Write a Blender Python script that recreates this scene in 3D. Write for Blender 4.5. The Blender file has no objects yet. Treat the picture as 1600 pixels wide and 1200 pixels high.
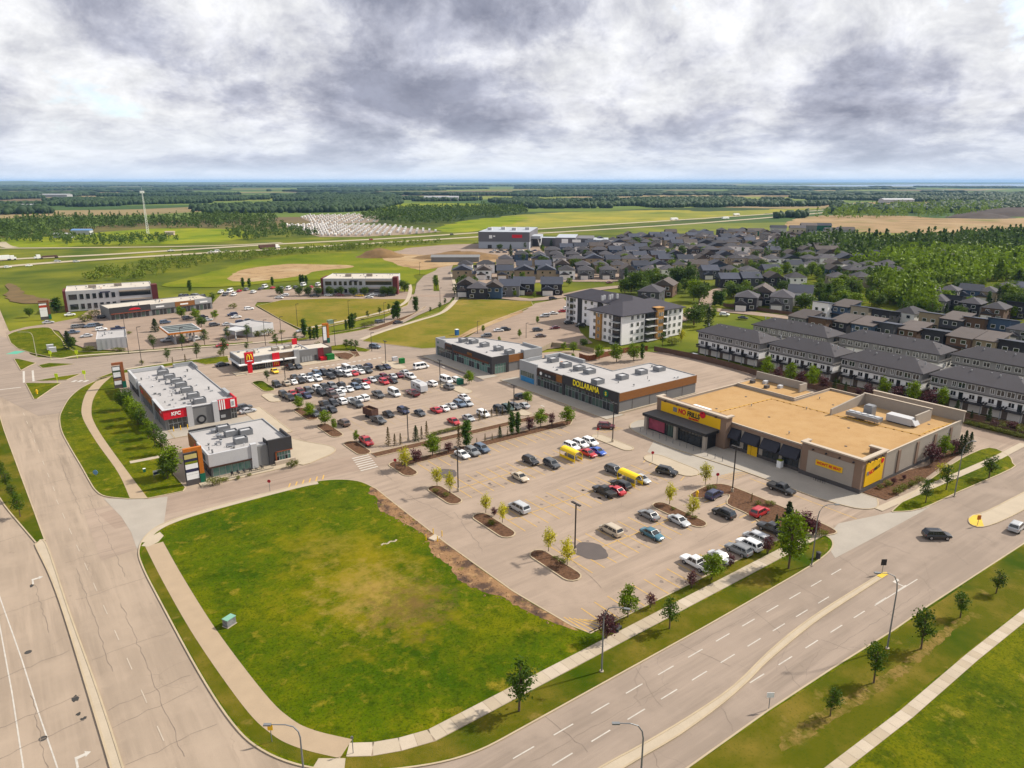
import bpy, math, random
import numpy as np
from mathutils import Vector, Matrix, noise as mnoise
scene = bpy.context.scene
COL = scene.collection
R = math.radians
HAZE = 3.6e-5
SKY_OFF = (0.6, 3.9, 0)
random.seed(7); rng = np.random.default_rng(7)

# ---------------------------------------------------------------- camera
FOC, HZ, CAMH, YAW = 1110.0, 283.0, 62.0, R(36.5)
PITCH = math.atan((600 - HZ) / FOC)
cam_d = bpy.data.cameras.new('camera'); cam = bpy.data.objects.new('camera', cam_d); COL.objects.link(cam)
cam_d.sensor_fit = 'HORIZONTAL'; cam_d.sensor_width = 36.0; cam_d.lens = 36.0 * FOC / 1600.0
cam_d.clip_start = 1.0; cam_d.clip_end = 200000.0
cam.location = (0, 0, CAMH); cam.rotation_euler = (R(90) - PITCH, 0, -YAW)
scene.camera = cam

# ---------------------------------------------------------------- light
SUN_AZ, SUN_EL = R(-14.5), R(40)          # direction towards the sun, counter-clockwise from +X
sun_d = bpy.data.lights.new('sun', 'SUN'); sun = bpy.data.objects.new('sun', sun_d); COL.objects.link(sun)
sun_d.energy = 3.0; sun_d.angle = R(2.0); sun_d.color = (1.0, 0.93, 0.82)
sv = Vector((math.cos(SUN_AZ) * math.cos(SUN_EL), math.sin(SUN_AZ) * math.cos(SUN_EL), math.sin(SUN_EL)))
sun.rotation_euler = sv.to_track_quat('Z', 'Y').to_euler(); sun.location = (0, 0, 300)
vs = scene.view_settings
vs.view_transform = 'Standard'; vs.look = 'None'; vs.exposure = 1.15; vs.gamma = 1.0; vs.use_curve_mapping = False
scene.cycles.use_denoising = True
scene.cycles.max_bounces = 5; scene.cycles.diffuse_bounces = 2; scene.cycles.glossy_bounces = 2; scene.cycles.transmission_bounces = 3
scene.cycles.volume_bounces = 0; scene.cycles.transparent_max_bounces = 6

world = bpy.data.worlds.new('World'); scene.world = world; world.use_nodes = True
def build_world():
    nt = world.node_tree; N = nt.nodes; L = nt.links; N.clear()
    out = N.new('ShaderNodeOutputWorld'); bg = N.new('ShaderNodeBackground'); L.new(bg.outputs[0], out.inputs[0])
    sky = N.new('ShaderNodeTexSky'); sky.sky_type = 'NISHITA'; sky.sun_disc = False
    sky.sun_elevation = SUN_EL; sky.sun_rotation = R(90) - SUN_AZ; sky.altitude = 700; sky.dust_density = 1.5
    tc = N.new('ShaderNodeTexCoord')
    sep = N.new('ShaderNodeSeparateXYZ'); L.new(tc.outputs['Generated'], sep.inputs[0])
    def M(op, a, b=None, c=None, clamp=False):
        n = N.new('ShaderNodeMath'); n.operation = op; n.use_clamp = clamp
        for i, v in enumerate((a, b, c)):
            if v is None: continue
            if isinstance(v, (int, float)): n.inputs[i].default_value = v
            else: L.new(v, n.inputs[i])
        return n.outputs[0]
    zc = M('MAXIMUM', sep.outputs[2], 0.0)
    lg = M('LOGARITHM', M('ADD', zc, 0.055), 2.718)                # cloud layers crowd together towards the horizon
    comb = N.new('ShaderNodeCombineXYZ'); L.new(sep.outputs[0], comb.inputs[0]); L.new(sep.outputs[1], comb.inputs[1]); L.new(M('MULTIPLY', lg, 0.31), comb.inputs[2])
    def noise(scale, detail, rough, off, dist=0.0, sx=1.0, rot=0.0, lac=2.0):
        mp = N.new('ShaderNodeMapping'); L.new(comb.outputs[0], mp.inputs[0])
        mp.inputs['Location'].default_value = off; n = N.new('ShaderNodeTexNoise'); n.inputs['Scale'].default_value = scale; n.inputs['Detail'].default_value = detail
        n.inputs['Roughness'].default_value = rough; n.inputs['Distortion'].default_value = dist; n.inputs['Lacunarity'].default_value = lac
        L.new(mp.outputs[0], n.inputs['Vector']); return n.outputs[0]
    def ramp(val, stops):
        r = N.new('ShaderNodeValToRGB'); L.new(val, r.inputs[0]); e = r.color_ramp.elements
        while len(e) < len(stops): e.new(0.5)
        for el, (p, c) in zip(e, stops): el.position = p; el.color = c + (1,) if len(c) == 3 else c
        return r.outputs[0]
    def mix(f, a, b, mode='MIX'):
        m = N.new('ShaderNodeMix'); m.data_type = 'RGBA'; m.blend_type = mode
        if isinstance(f, float): m.inputs['Factor'].default_value = f
        else: L.new(f, m.inputs['Factor'])
        for s_, v in (('A', a), ('B', b)):
            sk = [i for i in m.inputs if i.name == s_ and i.type == 'RGBA'][0]
            if isinstance(v, tuple): sk.default_value = v + (1,)
            else: L.new(v, sk)
        return [o for o in m.outputs if o.type == 'RGBA'][0]
    big = noise(2.1, 2, 0.45, SKY_OFF, 0.2)                        # where the deck is thick
    mid = noise(5.5, 9, 0.60, (4.7, 2.3, 0), 0.25)                  # billows
    fine = noise(15.0, 9, 0.64, (1.1, 5.4, 0), 0.3)                 # torn edges
    thick = M('ADD', M('ADD', M('MULTIPLY', big, 0.42), M('MULTIPLY', mid, 0.40)), M('MULTIPLY', fine, 0.18))
    shade = ramp(thick, [(0.41, (0.425, 0.425, 0.43)), (0.465, (0.408, 0.41, 0.418)), (0.505, (0.355, 0.358, 0.38)), (0.545, (0.245, 0.252, 0.292)), (0.60, (0.155, 0.163, 0.203))])
    grain = noise(11.0, 10, 0.66, (6.1, 1.4, 0), 0.25)
    shade = mix(1.0, shade, ramp(grain, [(0.38, (1.16, 1.16, 1.16)), (0.50, (1.0, 1.0, 1.005)), (0.64, (0.78, 0.785, 0.815))]), 'MULTIPLY')
    cover = ramp(thick, [(0.36, (0, 0, 0)), (0.44, (1, 1, 1))])
    blue = mix(1.0, sky.outputs[0], (0.10, 0.10, 0.10), 'MULTIPLY')
    cl = mix(cover, blue, shade)
    # air light close to the horizon: clouds there are seen through many kilometres of air
    hz = ramp(sep.outputs[2], [(0.0, (0.92, 0.92, 0.92)), (0.025, (0.35, 0.35, 0.35)), (0.08, (0, 0, 0))])
    fin = mix(hz, cl, (0.375, 0.415, 0.475))
    L.new(fin, bg.inputs[0]); bg.inputs[1].default_value = 1.0
build_world()

# ---------------------------------------------------------------- helpers
CP, SP, CY, SY = math.cos(PITCH), math.sin(PITCH), math.cos(YAW), math.sin(YAW)
def g(u, v, z=0.0):
    """survey: where the line of sight through photo point (u, v) meets the level z; site axes X, Y"""
    a = (u - 800) / FOC; b = (v - 600) / FOC
    dx, dy, dz = a, CP - b * SP, -SP - b * CP
    t = (z - CAMH) / dz
    x, y = dx * t, dy * t
    return Vector((x * CY + y * SY, -x * SY + y * CY, z))
def gl(pts, z=0.0): return [tuple(g(u, v, z)[:2]) for u, v in pts]
def smooth(pts, n=6, closed=False):
    P = [Vector(p[:2]) for p in pts]; out = []; m = len(P)
    for i in range(m if closed else m - 1):
        if closed: p0, p1, p2, p3 = P[i - 1], P[i], P[(i + 1) % m], P[(i + 2) % m]
        else: p0, p1, p2, p3 = P[max(i - 1, 0)], P[i], P[i + 1], P[min(i + 2, m - 1)]
        for k in range(n):
            t = k / n
            out.append(tuple(0.5 * ((2 * p1) + (p2 - p0) * t + (2 * p0 - 5 * p1 + 4 * p2 - p3) * t * t + (3 * p1 - p0 - 3 * p2 + p3) * t ** 3)))
    if not closed: out.append(tuple(P[-1]))
    return out
def dens(pts, step):
    out = []
    for a, b in zip(pts, pts[1:]):
        n = max(1, int(math.dist(a[:2], b[:2]) / step))
        out += [(a[0] + (b[0] - a[0]) * k / n, a[1] + (b[1] - a[1]) * k / n) for k in range(n)]
    return out + [tuple(pts[-1][:2])]
def lin(c): return tuple(((x / 255.0) / 12.92 if x / 255.0 <= 0.04045 else ((x / 255.0 + 0.055) / 1.055) ** 2.4) for x in c)
def alb(r, gg, b, k=0.56): return tuple(min(0.85, v * k) for v in lin((r, gg, b)))

class MB:
    def __init__(s): s.v = []; s.f = []; s.m = []
    def add(s, vs_, fs, m=0):
        o = len(s.v); s.v += [tuple(v) for v in vs_]; s.f += [tuple(i + o for i in f) for f in fs]; s.m += [m] * len(fs)
        return s
    def box(s, x0, x1, y0, y1, z0, z1, m=0):
        return s.add([(x0, y0, z0), (x1, y0, z0), (x1, y1, z0), (x0, y1, z0), (x0, y0, z1), (x1, y0, z1), (x1, y1, z1), (x0, y1, z1)],
                     [(3, 2, 1, 0), (4, 5, 6, 7), (0, 1, 5, 4), (1, 2, 6, 5), (2, 3, 7, 6), (3, 0, 4, 7)], m)
    def prism(s, pts, z0, z1, m=0):
        a = sum(p[0] * q[1] - q[0] * p[1] for p, q in zip(pts, list(pts[1:]) + [pts[0]]))
        if a < 0: pts = list(reversed(pts))
        n = len(pts)
        return s.add([(p[0], p[1], z0) for p in pts] + [(p[0], p[1], z1) for p in pts],
                     [tuple(range(n - 1, -1, -1)), tuple(range(n, 2 * n))] + [(i, (i + 1) % n, n + (i + 1) % n, n + i) for i in range(n)], m)
    def sheet(s, pts, z, m=0):
        a = sum(p[0] * q[1] - q[0] * p[1] for p, q in zip(pts, list(pts[1:]) + [pts[0]]))
        if a < 0: pts = list(reversed(pts))
        return s.add([(p[0], p[1], z) for p in pts], [tuple(range(len(pts)))], m)
    def tube(s, path, r, n=6, m=0, cap=True):
        P = [Vector(p) for p in path]; rs = r if isinstance(r, (list, tuple)) else [r] * len(P); o = len(s.v); k = len(P)
        for i, p in enumerate(P):
            d = (P[min(i + 1, k - 1)] - P[max(i - 1, 0)]).normalized()
            a = d.cross(Vector((0, 0, 1)) if abs(d.z) < 0.95 else Vector((1, 0, 0))).normalized(); b = d.cross(a)
            for j in range(n):
                t = 2 * math.pi * j / n; s.v.append(tuple(p + (a * math.cos(t) + b * math.sin(t)) * rs[i]))
        for i in range(k - 1):
            for j in range(n):
                s.f.append((o + i * n + j, o + i * n + (j + 1) % n, o + (i + 1) * n + (j + 1) % n, o + (i + 1) * n + j)); s.m.append(m)
        if cap:
            s.f.append(tuple(o + j for j in range(n))); s.m.append(m)
            s.f.append(tuple(o + (k - 1) * n + j for j in reversed(range(n)))); s.m.append(m)
        return s
    def xf(s, M_):
        s.v = [tuple(M_ @ Vector(v)) for v in s.v]; return s
    def mesh(s, name, mats):
        me = bpy.data.meshes.new(name); me.from_pydata(s.v, [], s.f); 
        for x in (mats if isinstance(mats, (list, tuple)) else [mats]): me.materials.append(x)
        if isinstance(mats, (list, tuple)) and len(mats) > 1: me.polygons.foreach_set('material_index', s.m)
        me.update(); return me
    def build(s, name, mats, parent=None, smooth_=False):
        me = s.mesh(name, mats)
        if smooth_: me.polygons.foreach_set('use_smooth', [True] * len(me.polygons))
        return put(name, me, parent)
def put(name, me, parent=None, loc=None, rz=0.0):
    o = bpy.data.objects.new(name, me); COL.objects.link(o)
    if loc is not None: o.location = loc
    if rz: o.rotation_euler = (0, 0, rz)
    if parent is not None: o.parent = parent
    return o
def tag(o, label, cat, group=None, kind=None):
    o['label'] = label; o['category'] = cat
    if group: o['group'] = group
    if kind: o['kind'] = kind
    return o
def thing(name, label, cat, loc=(0, 0, 0), rz=0.0, group=None):
    return tag(put(name, None, None, loc, rz), label, cat, group)
def struct(name, mb, mats, parent=None, kind='structure'):
    o = mb.build(name, mats, parent)
    if parent is None: o['kind'] = kind
    return o
def kids(o): return KIDS.get(o.name, [])
KIDS = {}
def reg(root):                       # remember a prototype's parts, two levels deep
    KIDS[root.name] = [(c, [d for d in bpy.data.objects if d.parent == c]) for c in bpy.data.objects if c.parent == root]
    return root
def dup(root, loc, rz=0.0, sc=1.0, label=None, color=None, group=None):
    r = root.copy(); COL.objects.link(r); r.location = loc; r.rotation_euler = (0, 0, rz)
    r.scale = sc if isinstance(sc, (tuple, list)) else (sc, sc, sc)
    if label: r['label'] = label
    if group: r['group'] = group
    if color: r.color = color
    for c, ds in kids(root):
        k = c.copy(); COL.objects.link(k); k.parent = r
        if color: k.color = color
        for d in ds:
            q = d.copy(); COL.objects.link(q); q.parent = k
            if color: q.color = color
    return r
ORD = ['first', 'second', 'third', 'fourth', 'fifth', 'sixth', 'seventh', 'eighth', 'ninth', 'tenth', 'eleventh', 'twelfth', 'thirteenth', 'fourteenth', 'fifteenth',
       'sixteenth', 'seventeenth', 'eighteenth', 'nineteenth', 'twentieth', 'twenty-first', 'twenty-second', 'twenty-third', 'twenty-fourth', 'twenty-fifth', 'twenty-sixth', 'twenty-seventh', 'twenty-eighth', 'twenty-ninth', 'thirtieth']

# ---------------------------------------------------------------- materials
def newmat(name):
    m = bpy.data.materials.new(name); m.use_nodes = True; nt = m.node_tree
    return m, nt, nt.nodes, nt.links, nt.nodes['Principled BSDF']
def mat(name, col, rough=0.8, var=0.12, scale=0.6, metal=0.0, spec=0.3, bump=0.0, bscale=20.0, objcol=False, fine=0.06, emit=None, streak=None, rnd=0.0):
    """one colour with broad and fine mottling; objcol takes the colour from the object"""
    m, nt, N, L, P = newmat(name)
    P.inputs['Roughness'].default_value = rough; P.inputs['Metallic'].default_value = metal
    P.inputs['Specular IOR Level'].default_value = spec
    geo = N.new('ShaderNodeNewGeometry')
    n1 = N.new('ShaderNodeTexNoise'); n1.inputs['Scale'].default_value = scale; n1.inputs['Detail'].default_value = 5
    vec = geo.outputs['Position']
    if streak:
        mp = N.new('ShaderNodeMapping'); mp.inputs['Scale'].default_value = streak; L.new(vec, mp.inputs[0]); vec = mp.outputs[0]
    L.new(vec, n1.inputs['Vector'])
    n2 = N.new('ShaderNodeTexNoise'); n2.inputs['Scale'].default_value = scale * 14; n2.inputs['Detail'].default_value = 3
    L.new(geo.outputs['Position'], n2.inputs['Vector'])
    a = N.new('ShaderNodeMath'); a.operation = 'MULTIPLY_ADD'; L.new(n1.outputs[0], a.inputs[0]); a.inputs[1].default_value = 2 * var * 1.6; a.inputs[2].default_value = 1 - var * 1.6
    b = N.new('ShaderNodeMath'); b.operation = 'MULTIPLY_ADD'; L.new(n2.outputs[0], b.inputs[0]); b.inputs[1].default_value = 2 * fine * 1.6; b.inputs[2].default_value = 1 - fine * 1.6
    c = N.new('ShaderNodeMath'); c.operation = 'MULTIPLY'; L.new(a.outputs[0], c.inputs[0]); L.new(b.outputs[0], c.inputs[1])
    if rnd:
        oo = N.new('ShaderNodeObjectInfo'); d = N.new('ShaderNodeMath'); d.operation = 'MULTIPLY_ADD'; L.new(oo.outputs['Random'], d.inputs[0]); d.inputs[1].default_value = 2 * rnd; d.inputs[2].default_value = 1 - rnd
        c2 = N.new('ShaderNodeMath'); c2.operation = 'MULTIPLY'; L.new(c.outputs[0], c2.inputs[0]); L.new(d.outputs[0], c2.inputs[1]); c = c2
    vm = N.new('ShaderNodeVectorMath'); vm.operation = 'SCALE'; L.new(c.outputs[0], vm.inputs['Scale'])
    if objcol:
        oi = N.new('ShaderNodeObjectInfo'); L.new(oi.outputs['Color'], vm.inputs[0])
    else: vm.inputs[0].default_value = col[:3]
    L.new(vm.outputs[0], P.inputs['Base Color'])
    if bump:
        nb = N.new('ShaderNodeTexNoise'); nb.inputs['Scale'].default_value = bscale; nb.inputs['Detail'].default_value = 4; L.new(geo.outputs['Position'], nb.inputs['Vector'])
        bp = N.new('ShaderNodeBump'); bp.inputs['Strength'].default_value = bump; bp.inputs['Distance'].default_value = 0.05
        L.new(nb.outputs[0], bp.inputs['Height']); L.new(bp.outputs[0], P.inputs['Normal'])
    return m
def ramp_mat(name, layers, rough=0.9, bump=0.0, bscale=8.0, spec=0.05):
    """layers: base colour, then (colour, scale, detail, lo, hi, stretch, offset) laid over where the noise is high"""
    m, nt, N, L, P = newmat(name); P.inputs['Roughness'].default_value = rough; P.inputs['Specular IOR Level'].default_value = spec
    geo = N.new('ShaderNodeNewGeometry'); cur = None
    for i, ly in enumerate(layers):
        if i == 0: base = ly; continue
        col, sc, det, lo, hi = ly[:5]; st = ly[5] if len(ly) > 5 else (1, 1, 1); off = ly[6] if len(ly) > 6 else (i * 13.1, i * 7.7, 0)
        rot = ly[7] if len(ly) > 7 else 0
        mp = N.new('ShaderNodeMapping'); mp.inputs['Scale'].default_value = st; mp.inputs['Location'].default_value = off; mp.inputs['Rotation'].default_value = (0, 0, rot)
        L.new(geo.outputs['Position'], mp.inputs[0])
        n = N.new('ShaderNodeTexNoise'); n.inputs['Scale'].default_value = sc; n.inputs['Detail'].default_value = det; n.inputs['Roughness'].default_value = 0.6
        L.new(mp.outputs[0], n.inputs['Vector'])
        mr = N.new('ShaderNodeMapRange'); mr.inputs['From Min'].default_value = lo; mr.inputs['From Max'].default_value = hi; L.new(n.outputs[0], mr.inputs['Value'])
        mx = N.new('ShaderNodeMix'); mx.data_type = 'RGBA'; L.new(mr.outputs[0], mx.inputs['Factor'])
        A = [s for s in mx.inputs if s.name == 'A' and s.type == 'RGBA'][0]; B = [s for s in mx.inputs if s.name == 'B' and s.type == 'RGBA'][0]
        if cur is None: A.default_value = base + (1,)
        else: L.new(cur, A)
        B.default_value = col + (1,); cur = [o for o in mx.outputs if o.type == 'RGBA'][0]
    L.new(cur, P.inputs['Base Color'])
    if bump:
        nb = N.new('ShaderNodeTexNoise'); nb.inputs['Scale'].default_value = bscale; nb.inputs['Detail'].default_value = 5; L.new(geo.outputs['Position'], nb.inputs['Vector'])
        bp = N.new('ShaderNodeBump'); bp.inputs['Strength'].default_value = bump; bp.inputs['Distance'].default_value = 0.1
        L.new(nb.outputs[0], bp.inputs['Height']); L.new(bp.outputs[0], P.inputs['Normal'])
    return m
def leaf_mat(name, col, var=0.35, hue=None, objscale=0.5):
    """foliage: lighter and darker leaves, one random tone per leaf and a drift from clump to clump"""
    m, nt, N, L, P = newmat(name); P.inputs['Roughness'].default_value = 0.65; P.inputs['Specular IOR Level'].default_value = 0.2
    geo = N.new('ShaderNodeNewGeometry'); oi = N.new('ShaderNodeObjectInfo')
    n = N.new('ShaderNodeTexNoise'); n.inputs['Scale'].default_value = objscale; n.inputs['Detail'].default_value = 3; L.new(geo.outputs['Position'], n.inputs['Vector'])
    s = N.new('ShaderNodeMath'); s.operation = 'MULTIPLY_ADD'; L.new(geo.outputs['Random Per Island'], s.inputs[0]); s.inputs[1].default_value = 0.45; 
    s2 = N.new('ShaderNodeMath'); s2.operation = 'MULTIPLY'; L.new(n.outputs[0], s2.inputs[0]); s2.inputs[1].default_value = 0.75; L.new(s2.outputs[0], s.inputs[2])
    s3 = N.new('ShaderNodeMath'); s3.operation = 'MULTIPLY_ADD'; L.new(oi.outputs['Random'], s3.inputs[0]); s3.inputs[1].default_value = 0.25; L.new(s.outputs[0], s3.inputs[2])
    r = N.new('ShaderNodeValToRGB'); L.new(s3.outputs[0], r.inputs[0])
    hue = hue or (1.35, 1.2, 0.9); e = r.color_ramp.elements
    e[0].position = 0.25; e[0].color = tuple(c * (1 - var) for c in col) + (1,)
    e[1].position = 1.0; e[1].color = tuple(c * (1 + var) * h for c, h in zip(col, hue)) + (1,)
    L.new(r.outputs[0], P.inputs['Base Color'])
    tr = N.new('ShaderNodeBsdfTranslucent'); L.new(r.outputs[0], tr.inputs[0])
    mx = N.new('ShaderNodeMixShader'); mx.inputs[0].default_value = 0.28; L.new(P.outputs[0], mx.inputs[1]); L.new(tr.outputs[0], mx.inputs[2])
    L.new(mx.outputs[0], N['Material Output'].inputs[0])
    return m
def glassy(name, col, rough=0.08, spec=0.6):
    m, nt, N, L, P = newmat(name); P.inputs['Base Color'].default_value = col + (1,); P.inputs['Roughness'].default_value = rough
    P.inputs['Specular IOR Level'].default_value = spec; P.inputs['Coat Weight'].default_value = 0.4; P.inputs['Coat Roughness'].default_value = 0.03
    return m
A_TAN = alb(196, 174, 154)
def asphalt(name, base, dark, along, crack=True):
    st = (0.06, 1.0, 1) if along == 'x' else (1.0, 0.06, 1)
    k = 1.0
    lay = [base,
           (tuple(c * 0.74 for c in base), 0.55, 4, 0.42, 0.72, st),              # wheel tracks
           (tuple(c * 1.16 for c in base), 0.9, 4, 0.50, 0.75, st, (31, 17, 0)),
           (tuple(c * 0.85 for c in base), 0.035, 5, 0.45, 0.68),
           (tuple(c * 1.07 for c in base), 0.12, 6, 0.48, 0.70),
           (dark, 9.0, 3, 0.56, 0.9), (tuple(c * 0.62 for c in base), 0.42, 4, 0.68, 0.80, (1, 1, 1), (91, 23, 0))]
    m = ramp_mat(name, lay, 0.92, 0.25, 30.0)
    if crack:
        N = m.node_tree.nodes; L = m.node_tree.links; P = N['Principled BSDF']
        geo = N.new('ShaderNodeNewGeometry'); nz = N.new('ShaderNodeTexNoise'); nz.inputs['Scale'].default_value = 0.35; nz.inputs['Detail'].default_value = 4; L.new(geo.outputs['Position'], nz.inputs['Vector'])
        ad = N.new('ShaderNodeVectorMath'); ad.operation = 'MULTIPLY_ADD'; L.new(nz.outputs['Color'], ad.inputs[0]); ad.inputs[1].default_value = (2.5, 2.5, 0); L.new(geo.outputs['Position'], ad.inputs[2])
        v = N.new('ShaderNodeTexVoronoi'); v.feature = 'DISTANCE_TO_EDGE'; v.inputs['Scale'].default_value = 0.055; L.new(ad.outputs[0], v.inputs['Vector'])
        mr = N.new('ShaderNodeMapRange'); mr.inputs['From Min'].default_value = 0.0; mr.inputs['From Max'].default_value = 0.0035; mr.inputs['To Min'].default_value = 0.22; mr.inputs['To Max'].default_value = 0.0; L.new(v.outputs[0], mr.inputs['Value'])
        gate = N.new('ShaderNodeTexNoise'); gate.inputs['Scale'].default_value = 0.06; L.new(geo.outputs['Position'], gate.inputs['Vector'])
        g2 = N.new('ShaderNodeMapRange'); g2.inputs['From Min'].default_value = 0.47; g2.inputs['From Max'].default_value = 0.56; L.new(gate.outputs[0], g2.inputs['Value'])
        mu = N.new('ShaderNodeMath'); mu.operation = 'MULTIPLY'; L.new(mr.outputs[0], mu.inputs[0]); L.new(g2.outputs[0], mu.inputs[1])
        mx = N.new('ShaderNodeMix'); mx.data_type = 'RGBA'; L.new(mu.outputs[0], mx.inputs['Factor'])
        prev = P.inputs['Base Color'].links[0].from_socket
        L.new(prev, [s for s in mx.inputs if s.name == 'A' and s.type == 'RGBA'][0]); [s for s in mx.inputs if s.name == 'B' and s.type == 'RGBA'][0].default_value = (0.07, 0.055, 0.05, 1)
        L.new([o for o in mx.outputs if o.type == 'RGBA'][0], P.inputs['Base Color'])
    return m
DK = tuple(c * 0.72 for c in A_TAN)
M_ROADX = asphalt('asphalt_road', alb(186, 168, 152), DK, 'x'); M_ROADY = asphalt('asphalt_arterial', alb(198, 178, 157), DK, 'y')
M_LOT = asphalt('asphalt_parking', alb(197, 176, 157), DK, 'x'); M_DRIVE = asphalt('asphalt_drive', alb(188, 166, 148), DK, 'x')
M_CONC = mat('concrete', alb(214, 197, 172), 0.9, 0.09, 0.3, bump=0.1); M_APRON = mat('concrete_apron', alb(196, 186, 172), 0.9, 0.10, 0.25)
M_KERB = mat('kerb_concrete', alb(212, 192, 160), 0.9, 0.14, 0.4); M_PATH = mat('path_asphalt', alb(201, 177, 147), 0.95, 0.08, 0.5)
M_YEL = mat('yellow_paint', alb(238, 192, 100, 0.56), 0.7, 0.2, 1.2, fine=0.25); M_WHITE = mat('white_paint_marking', alb(228, 220, 208), 0.7, 0.2, 1.0, fine=0.25)
M_YK = mat('yellow_kerb_paint', (0.55, 0.36, 0.02), 0.6)
GRASS = alb(104, 116, 6); GRY = alb(142, 136, 16); GRD = alb(66, 90, 3); DRY = alb(164, 138, 74)
M_LAWN = ramp_mat('lawn', [GRASS, (GRY, 0.10, 5, 0.45, 0.75), (GRD, 0.06, 4, 0.50, 0.70), (GRY, 0.9, 6, 0.50, 0.8), (GRD, 2.6, 5, 0.50, 0.8), (alb(146, 136, 56), 0.45, 7, 0.62, 0.82), (alb(58, 80, 3), 0.4, 9, 0.52, 0.74), (alb(158, 144, 50), 0.33, 9, 0.58, 0.70), (alb(48, 62, 4), 4.5, 5, 0.52, 0.76)], 0.95, 0.9, 7.0)
def vacant_mat():
    m = ramp_mat('vacant_grass', [alb(92, 114, 2), (alb(126, 128, 6), 0.07, 6, 0.42, 0.66), (alb(66, 96, 2), 0.05, 5, 0.48, 0.66), (alb(128, 126, 18), 0.8, 6, 0.5, 0.8), (alb(54, 74, 4), 2.4, 6, 0.5, 0.8), (alb(54, 80, 2), 0.35, 9, 0.52, 0.74), (alb(156, 140, 40), 0.28, 9, 0.58, 0.70), (alb(46, 62, 3), 4.0, 5, 0.52, 0.76)], 0.95, 0.9, 6.0)
    N = m.node_tree.nodes; L = m.node_tree.links; P = N['Principled BSDF']; prev = P.inputs['Base Color'].links[0].from_socket
    geo = N.new('ShaderNodeNewGeometry')
    for (cx, cy, sx, sy, col, gain, sc) in ((42, 98, 20, 32, alb(150, 136, 22), 0.95, 0.16), (41, 92, 13, 17, alb(182, 152, 78), 0.85, 0.35), (44, 85, 11, 11, alb(126, 100, 58), 0.85, 0.5), (41, 110, 10, 9, alb(172, 148, 58), 0.55, 0.4)):   # worn, drier ground in the middle of the plot
        mp = N.new('ShaderNodeMapping'); mp.inputs['Location'].default_value = (-cx / sx, -cy / sy, 0); mp.inputs['Scale'].default_value = (1 / sx, 1 / sy, 0); L.new(geo.outputs['Position'], mp.inputs[0])
        ln = N.new('ShaderNodeVectorMath'); ln.operation = 'LENGTH'; L.new(mp.outputs[0], ln.inputs[0])
        n = N.new('ShaderNodeTexNoise'); n.inputs['Scale'].default_value = sc; n.inputs['Detail'].default_value = 10; n.inputs['Roughness'].default_value = 0.72; L.new(geo.outputs['Position'], n.inputs['Vector'])
        f = N.new('ShaderNodeMath'); f.operation = 'MULTIPLY_ADD'; L.new(n.outputs[0], f.inputs[0]); f.inputs[1].default_value = 3.6; f.inputs[2].default_value = -1.45
        d = N.new('ShaderNodeMath'); d.operation = 'SUBTRACT'; L.new(f.outputs[0], d.inputs[0]); L.new(ln.outputs['Value'], d.inputs[1])
        c = N.new('ShaderNodeMapRange'); c.inputs['From Min'].default_value = -0.35; c.inputs['From Max'].default_value = 0.55; c.inputs['To Max'].default_value = gain; L.new(d.outputs[0], c.inputs['Value'])
        mx = N.new('ShaderNodeMix'); mx.data_type = 'RGBA'; L.new(c.outputs[0], mx.inputs['Factor']); L.new(prev, [i for i in mx.inputs if i.name == 'A' and i.type == 'RGBA'][0]); [i for i in mx.inputs if i.name == 'B' and i.type == 'RGBA'][0].default_value = col + (1,)
        prev = [o for o in mx.outputs if o.type == 'RGBA'][0]
    L.new(prev, P.inputs['Base Color']); return m
M_VACANT = vacant_mat()
M_VERGE = ramp_mat('verge_grass', [alb(102, 104, 16), (alb(142, 124, 48), 0.14, 7, 0.44, 0.68), (GRD, 0.09, 4, 0.5, 0.7), (DRY, 0.22, 8, 0.62, 0.75), (GRD, 3.0, 4, 0.55, 0.85)], 0.95, 0.6, 8.0)
M_FIELD = ramp_mat('rough_field', [alb(126, 138, 24), (alb(160, 156, 44), 0.02, 5, 0.45, 0.7), (alb(92, 116, 22), 0.012, 5, 0.5, 0.7), (alb(96, 110, 30), 0.25, 5, 0.55, 0.8)], 0.95)
M_DRYF = ramp_mat('dry_field', [alb(138, 130, 40), (alb(168, 146, 70), 0.03, 6, 0.45, 0.65), (alb(110, 122, 28), 0.05, 5, 0.5, 0.7), (alb(108, 110, 40), 0.4, 4, 0.55, 0.8)], 0.95)
M_DIRT = ramp_mat('bare_dirt', [alb(198, 166, 124), (alb(150, 118, 86), 0.09, 7, 0.5, 0.7), (alb(216, 190, 150), 0.03, 5, 0.5, 0.7), (alb(120, 96, 70), 0.7, 5, 0.6, 0.8)], 0.95, 0.5, 3.0)
M_SOIL = ramp_mat('disturbed_soil', [alb(172, 134, 98), (alb(104, 84, 72), 0.30, 8, 0.46, 0.60), (alb(204, 166, 120), 0.6, 6, 0.55, 0.7), (alb(120, 118, 40), 0.5, 7, 0.62, 0.7), (alb(90, 70, 58), 3.0, 4, 0.6, 0.8)], 0.95, 0.8, 4.0)
M_MULCH = ramp_mat('bark_mulch', [alb(128, 96, 74), (alb(90, 66, 52), 2.0, 5, 0.45, 0.7), (alb(160, 126, 96), 4.0, 3, 0.6, 0.8)], 0.95, 0.8, 12.0)
M_GRAVEL = mat('gravel', alb(176, 156, 134), 0.95, 0.15, 0.4, fine=0.15)
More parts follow.
